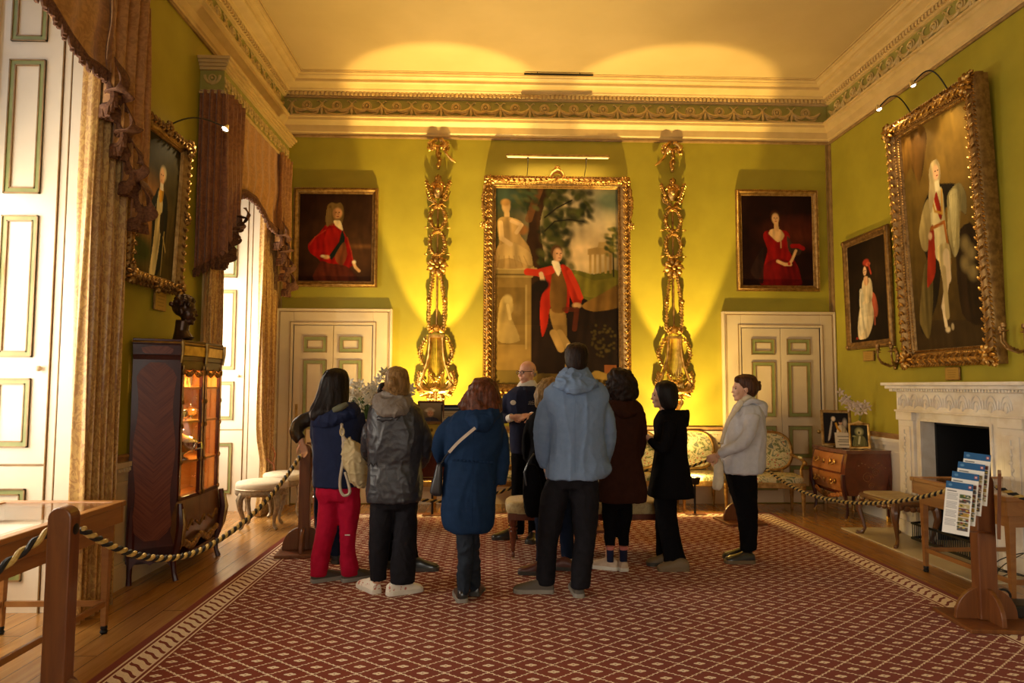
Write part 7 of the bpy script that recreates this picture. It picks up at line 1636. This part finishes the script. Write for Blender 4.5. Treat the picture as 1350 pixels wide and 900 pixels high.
person('bald guide in glasses, navy pullover, white collar and name badge, hands clasped, facing the group', 7.32, (695, 491, 128, .05, 1.02),
    [(508, 684, 706, .07), (512, 676, 711, .11), (519, 668, 714, .14), (535, 667, 713, .155), (560, 671, 711, .155), (585, 672, 710, .15), (597, 673, 709, .145)],
    [[(671, 522, 0, 7.5), (664, 540, -.02, 7), (662, 551, -.06, 6.5), (670, 551, -.20, 5.5)], [(711, 520, 0, 8), (715, 540, -.02, 7.5), (714, 551, -.08, 6.5), (705, 549, -.21, 5.5)]],
    [([(594, 674, 694), (640, 674, 693), (690, 675, 692), (703, 675, 691)], (683, 710, 100)), ([(594, 690, 711), (640, 692, 711), (690, 696, 710), (705, 697, 710)], (704, 712, 165))],
    [((677, 710, 95), dict(m='shoe_black')), ((704, 711, 165), dict(m='shoe_black'))], 'sweater', 'blackcloth2', skin='skin_red', jname='pullover', voxel=.0058, extra=ex, neck=.06,
    hands=[(676, 549, -.25, (1, -.15, -.1), (0, 1, .2), -1, .7, .95), (699, 547, -.25, (-1, -.2, -.15), (0, .6, -.6), 1, .75, .95)])
# ---- woman with light curly hair, hidden behind the tall man
def ex(t, R, hc, Y0):
    rnd = random.Random(8); balls = [(722+17*math.cos(a)*q+rnd.random()*3, 517+17*math.sin(a)*q, -.05+.1*rnd.random(), 4.5) for a in [k*.5 for k in range(40)] for q in (.5+.5*rnd.random(),)]
    hair_rows(t, Y0, [(499, 716, 732, .05), (504, 710, 737, .09), (515, 706, 740, .12), (528, 705, 740, .12), (538, 708, 736, .1)], H_curly, .010, 30, 12, curl=1, balls=balls)
person('woman with light curly hair and dark coat, largely hidden behind the tall man', 6.10, (724, 518, 10, 0, .93),
    [(536, 712, 736, .06), (542, 705, 745, .1), (555, 696, 752, .14), (590, 697, 752, .155), (630, 694, 752, .16), (660, 694, 750, .16)],
    [[(702, 555, 0, 9), (696, 580, 0, 8.5), (697, 600, .05, 8), (704, 612, .12, 6)], [(748, 555, 0, 9), (752, 590, .05, 8), (748, 615, .15, 6)]],
    [([(655, 704, 728), (700, 706, 726), (745, 707, 722)], (718, 752, 75)), ([(655, 730, 757), (690, 736, 757), (735, 740, 756)], (748, 748, 70))],
    [((716, 757, 80), dict(m='shoe_red', L_=.25)), ((749, 751, 75), dict(m='shoe_red', L_=.25))], 'blackcloth2', 'denim', jname='coat', extra=ex)
t = thing('handbag', 'black handbag hanging in front of the tall man at his left side', 'bag'); Y0 = 5.78
b = MB(); sect(b, Y0, [(612, 694, 706, .04), (622, 691, 711, .06), (650, 689, 715, .08), (672, 691, 716, .08), (681, 696, 713, .05)], 24, .7); remesh(b, 'bag_body', 'blackcloth2', t, .008, 2, wr_cloth(.006, 9, 5, 2)); b = MB(); b.tube([at(694, 640, Y=Y0-.06), at(691, 622, Y=Y0-.07), at(698, 607, Y=Y0-.06), at(704, 598, Y=Y0)], .007, 6); b.build('bag_handle', 'bagleather', t); rebase(t, tuple(at(703, 681, Y=Y0)))
# ---- tall man
def ex(t, R, hc, Y0):
    hair_rows(t, Y0, [(452.5, 753, 767, .04, .01), (455, 748, 772, .08, .01), (461, 745.5, 774.5, .108), (470, 744.5, 775.5, .112, -.005), (480, 746, 774, .10, -.012), (487, 749, 771, .08, -.02), (491, 752, 768, .05, -.03)], H_dark, .003, 60, 20)
    hood_part(t, Y0, [(485, 746, 775, .07, .0), (490, 740, 779, .10, -.02), (499, 733, 784, .12, -.05), (508, 730, 788, .13, -.08), (514, 736, 782, .10, -.11), (519, 748, 770, .05, -.12)], 'lightblue', A=.016, f=9, g=12, tubes=[[(738, 505, -.12, 4), (758, 514, -.20, 5), (782, 505, -.12, 4)], [(744, 493, -.10, 3.5), (760, 499, -.15, 4.5), (776, 493, -.10, 3.5)]])
    b = MB(); b.tube([at(758+.5*math.sin(v*.1), v, Y=Y0-.178) for v in range(520, 628, 6)], .0028, 5); b.build('back_seam', 'lightblue', t)
person('tall man with short dark hair in a light blue hooded jacket, seen from behind', 5.36, (760, 474, 0, .02, .97),
    [(494, 747, 776, .08), (501, 736, 784, .11), (507, 724, 796, .13), (514, 717, 801, .145), (524, 716, 803, .155), (540, 720, 800, .165), (570, 724, 796, .168), (600, 723, 799, .17), (618, 720, 806, .175), (630, 719, 797, .175)],
    [[(727, 523, 0, 9.5), (718, 545, 0, 11.5), (715, 568, .0, 11.5), (716, 596, .04, 10.5), (720, 614, .08, 7.5)], [(790, 526, 0, 10), (798, 548, 0, 12.5), (801, 572, .02, 12), (798, 594, .06, 11), (794, 608, .12, 9)]],
    [([(628, 723, 752), (645, 716, 750), (660, 712, 748), (709, 709, 737), (740, 708, 733), (770, 707, 731)], (722, 780, 85)), ([(628, 750, 788), (660, 752, 789), (709, 757, 786), (740, 754, 781), (774, 752, 777)], (763, 786, 0))],
    [((722, 781, 85), dict(m='shoe_grey', sole='sole_grey', L_=.31)), ((763, 786, 0), dict(m='shoe_grey', sole='sole_grey', L_=.30))], 'lightblue', 'blackcloth', jname='jacket', extra=ex, jw=(.009, 7, 1.8), gv=.010, neck=.062,
    hands=[(720, 616, .08, (0.1, .1, -1), (1, 0, 0), 1, .5, 1.0)])
# ---- woman in brown coat
def ex(t, R, hc, Y0):
    rnd = random.Random(3); balls = [(819+18*math.cos(a), 508+18*math.sin(a), -.08+.12*rnd.random(), 4.0) for a in [k*.31 for k in range(20)] if not (1.9 < a < 3.9 and False)]
    hair_rows(t, Y0, [(485.5, 809, 823, .04), (489, 804, 830, .08), (497, 801, 836, .11), (508, 801, 840, .125), (518, 801, 841, .125), (527, 804, 839, .11), (531, 808, 835, .07)], H_dark, .010, 24, 10, curl=1, balls=balls)
    hood_part(t, Y0, [(527, 808, 836, .06, -.03), (534, 803, 842, .11, -.05), (544, 806, 840, .12, -.09), (551, 815, 832, .06, -.12)], 'browncoat')
    for uL, uR, nm in ((799, 810, 'l'), (816, 828, 'r')):
        c0 = (uL+uR)/2
        yy = at(c0, 752, Z=.014).y; dy = yy-Y0
        b = MB(); sect(b, Y0, [(719.5, uL+.3, uR-.3, .036, dy), (724, uL+.5, uR-.5, .036, dy)], 18, 1); b.build('sock_band', 'pinkband', t)
        b = MB(); sect(b, Y0, [(723, uL+.8, uR-.8, .034, dy), (730, uL+1, uR-1, .033, dy), (740, uL+1.2, uR-1.2, .034, dy)], 18, 1); b.build('sock', 'navysock', t)
person('woman with curly dark hair, brown coat, dark leggings and beige trainers', 6.0, (815, 507, 55, .0, .96),
    [(525, 808, 836, .08), (531, 800, 843, .11), (540, 793, 848, .14), (560, 792, 846, .155), (590, 793, 843, .15), (620, 791, 848, .16), (645, 788, 852, .175), (660, 787, 851, .18)],
    [[(800, 545, .0, 9), (796, 575, .05, 8.5), (796, 600, .14, 7)], [(842, 546, .0, 9), (846, 572, .04, 8), (842, 598, .12, 7), (834, 606, .22, 6)]],
    [([(655, 793, 815), (680, 794, 814), (700, 796, 812), (720, 798, 811)], (806, 749, 50)), ([(655, 812, 834), (680, 813, 833), (700, 814, 830), (720, 816, 828.5)], (822, 750, 5))],
    [((809, 751, 60), dict(m='shoe_beige', sole='sole_white', L_=.27)), ((822, 752, 5), dict(m='shoe_beige', sole='sole_white', L_=.27))], 'browncoat', 'blackcloth2', jname='coat', tname='leggings', extra=ex, jw=(.005, 7, 1.5))
# ---- visitor with a black bob
def ex(t, R, hc, Y0):
    hair_rows(t, Y0, [(502, 872, 883, .04), (505, 866, 889, .08), (512, 863, 893, .105), (522, 864, 894, .11), (532, 868, 893.5, .105), (538, 871, 891, .09), (541, 875, 888, .06)], H_black, .003, 30, 2.5)
    hood_part(t, Y0, [(540, 886, 909, .05), (546, 884, 908, .10), (555, 884, 907, .13), (562, 886, 905, .11), (566, 889, 901, .06)], 'blackcloth2', tubes=[[(871, 542, -.06, 3.2), (880, 546, -.08, 4), (890, 546, -.08, 4)], [(871, 542, .06, 3.2), (880, 546, .08, 4), (890, 546, .08, 4)]], A=.006)
person('visitor with a black bob in a dark hooded coat, in profile, reading a small paper', 6.15, (873, 521, 84, .05, .92),
    [(539, 871, 889, .06), (546, 867, 896, .12), (556, 863, 902, .165), (575, 864, 904, .18), (595, 864, 904, .17), (620, 860, 908, .19), (645, 856, 913, .21), (654, 855, 914, .21)],
    [[(884, 556, -.17, 8.5), (880, 578, -.20, 8), (874, 592, -.20, 7), (863, 586, -.18, 5.5), (857, 579, -.15, 4.5)], [(882, 556, .17, 8.5), (874, 580, .18, 8), (864, 586, .14, 6), (856, 578, .06, 4.5)]],
    [([(648, 864, 893), (680, 866, 892), (710, 871, 897), (742, 876, 906)], (897, 749, 85)), ([(648, 862, 892), (680, 864, 890), (710, 865, 887), (736, 866, 884)], (882, 741, 85))],
    [((902, 752, 86), dict(m='shoe_tan', sole='shoe_tan', L_=.27)), ((884, 745, 86), dict(m='shoe_tan', L_=.25))], 'blackcloth2', 'blackcloth2', jname='coat', extra=ex, hands=[(857, 578, -.13, (-1, .15, .3), (0, .7, .5), 1, .6, .9), (856, 577, .04, (-1, -.2, .3), (0, -.5, .7), -1, .5, .9)], voxel=.0065, jw=(.004, 7, 1.5))
c = at(850.5, 571, Y=6.12); b = MB(); b.beam(c+Vector((.045, -.02, -.045)), c+Vector((-.035, .02, .04)), .012, .10, up=(0, -1, 0)); o = b.build('folded_leaflet', 'paper2', None, smooth=False); tag(o, 'small folded leaflet held up by the visitor with the black bob', 'leaflet')
# ---- woman in the pale jacket
def ex(t, R, hc, Y0):
    hair_rows(t, Y0, [(494, 975, 992, .04, 0), (497, 969, 996, .075), (503, 968.5, 999, .09), (510, 972, 1000, .095), (517, 978, 998, .09), (523, 983, 994, .06)], H_brown, .003, 24, 8, balls=[(999.5, 508.5, 0, 4.6), (1001, 512, .0, 3), (1001, 504, .02, 2.6), (972, 500, -.03, 4), (972, 500, .03, 4)])
    b = MB(); limb(b, Y0, [(978, 530, -.07, 3.5), (986, 524, -.05, 4), (993, 524, 0, 4)]); limb(b, Y0, [(978, 530, .07, 3.5), (986, 524, .05, 4), (993, 524, 0, 4)]); limb(b, Y0, [(970, 541, -.10, 3.2), (978, 529, -.08, 4)]); limb(b, Y0, [(969, 541, .02, 3.2), (976, 529, .02, 4)]); limb(b, Y0, [(970, 540, -.10, 2.5), (958, 560, -.14, 2.5), (951, 585, -.16, 2.2)]); remesh(b, 'scarf', 'scarf', t, .006, 2, wr_cloth(.004, 20, 20, 4))
    hood_part(t, Y0, [(530, 989, 1003, .06), (534, 986, 1011, .10), (540, 987, 1010, .12), (548, 993, 1009, .10), (553, 1000, 1008, .05)], 'offwhite', tubes=[[(980, 534, -.09, 3), (990, 529, -.11, 3.4), (1000, 530, -.10, 3.5), (1009, 533, -.04, 3.2)], [(980, 534, .09, 3), (990, 529, .11, 3.4), (1000, 530, .10, 3.5), (1009, 533, .04, 3.2)]], A=.006)
    b = MB(); b.ball(at(1001, 533.5, Y=Y0), (.05, .085, .012), 12, 6, Matrix.Rotation(.12, 3, 'Y')); b.build('hood_lining', 'sweater', t)
person('woman in profile with brown bun, pale grey jacket, cream scarf and black trousers, facing left', 6.30, (979, 512.5, 88, .03, .94),
    [(529, 975, 996, .07), (535, 970, 1002, .13), (545, 965, 1005, .18), (560, 959, 1006, .195), (580, 955, 1007, .195), (600, 951, 1007.5, .195), (614, 948, 1007, .20), (623, 950, 1003, .19)],
    [[(992, 547, -.19, 9.5), (989, 565, -.22, 9), (980, 582, -.23, 8.3), (963, 592, -.22, 7.2), (948, 599, -.17, 5.6)], [(988, 548, .19, 9), (980, 575, .22, 8.5), (962, 592, .18, 7), (948, 600, .10, 5.4)]],
    [([(615, 957, 996), (640, 962, 997), (670, 970, 998), (700, 975, 998), (725, 976, 996)], (988, 741, 88)), ([(615, 956, 992), (640, 960, 990), (670, 970, 991), (700, 975, 992), (722, 977, 993)], (985, 735, 88))],
    [((989, 742, 88), dict(m='shoe_black', sole='shoe_tan', L_=.27)), ((986, 736, 88), dict(m='shoe_black', L_=.27))], 'offwhite', 'blackcloth2', jname='jacket', extra=ex, jw=(.008, 9, 5), voxel=.006,
    hands=[(946, 599.5, -.155, (-.75, .5, -.5), (.3, .8, 0), 1, .8, .95), (945, 602, .07, (-.75, -.5, -.6), (.3, -.8, 0), -1, .8, .95)])
Y0 = 6.22; b = MB(); sect(b, Y0, [(604, 943, 949, .03), (612, 941, 953, .05), (628, 941, 953.5, .055), (640, 940, 952, .05), (645, 941, 948, .03)], 24); o = remesh(b, 'folded_cloth', 'scarf', None, .007, 2, wr_cloth(.008, 16, 3, 7)); tag(o, 'cream cloth hanging from the hands of the woman in the pale jacket', 'cloth')

bpy.data.scenes.remove(TS)
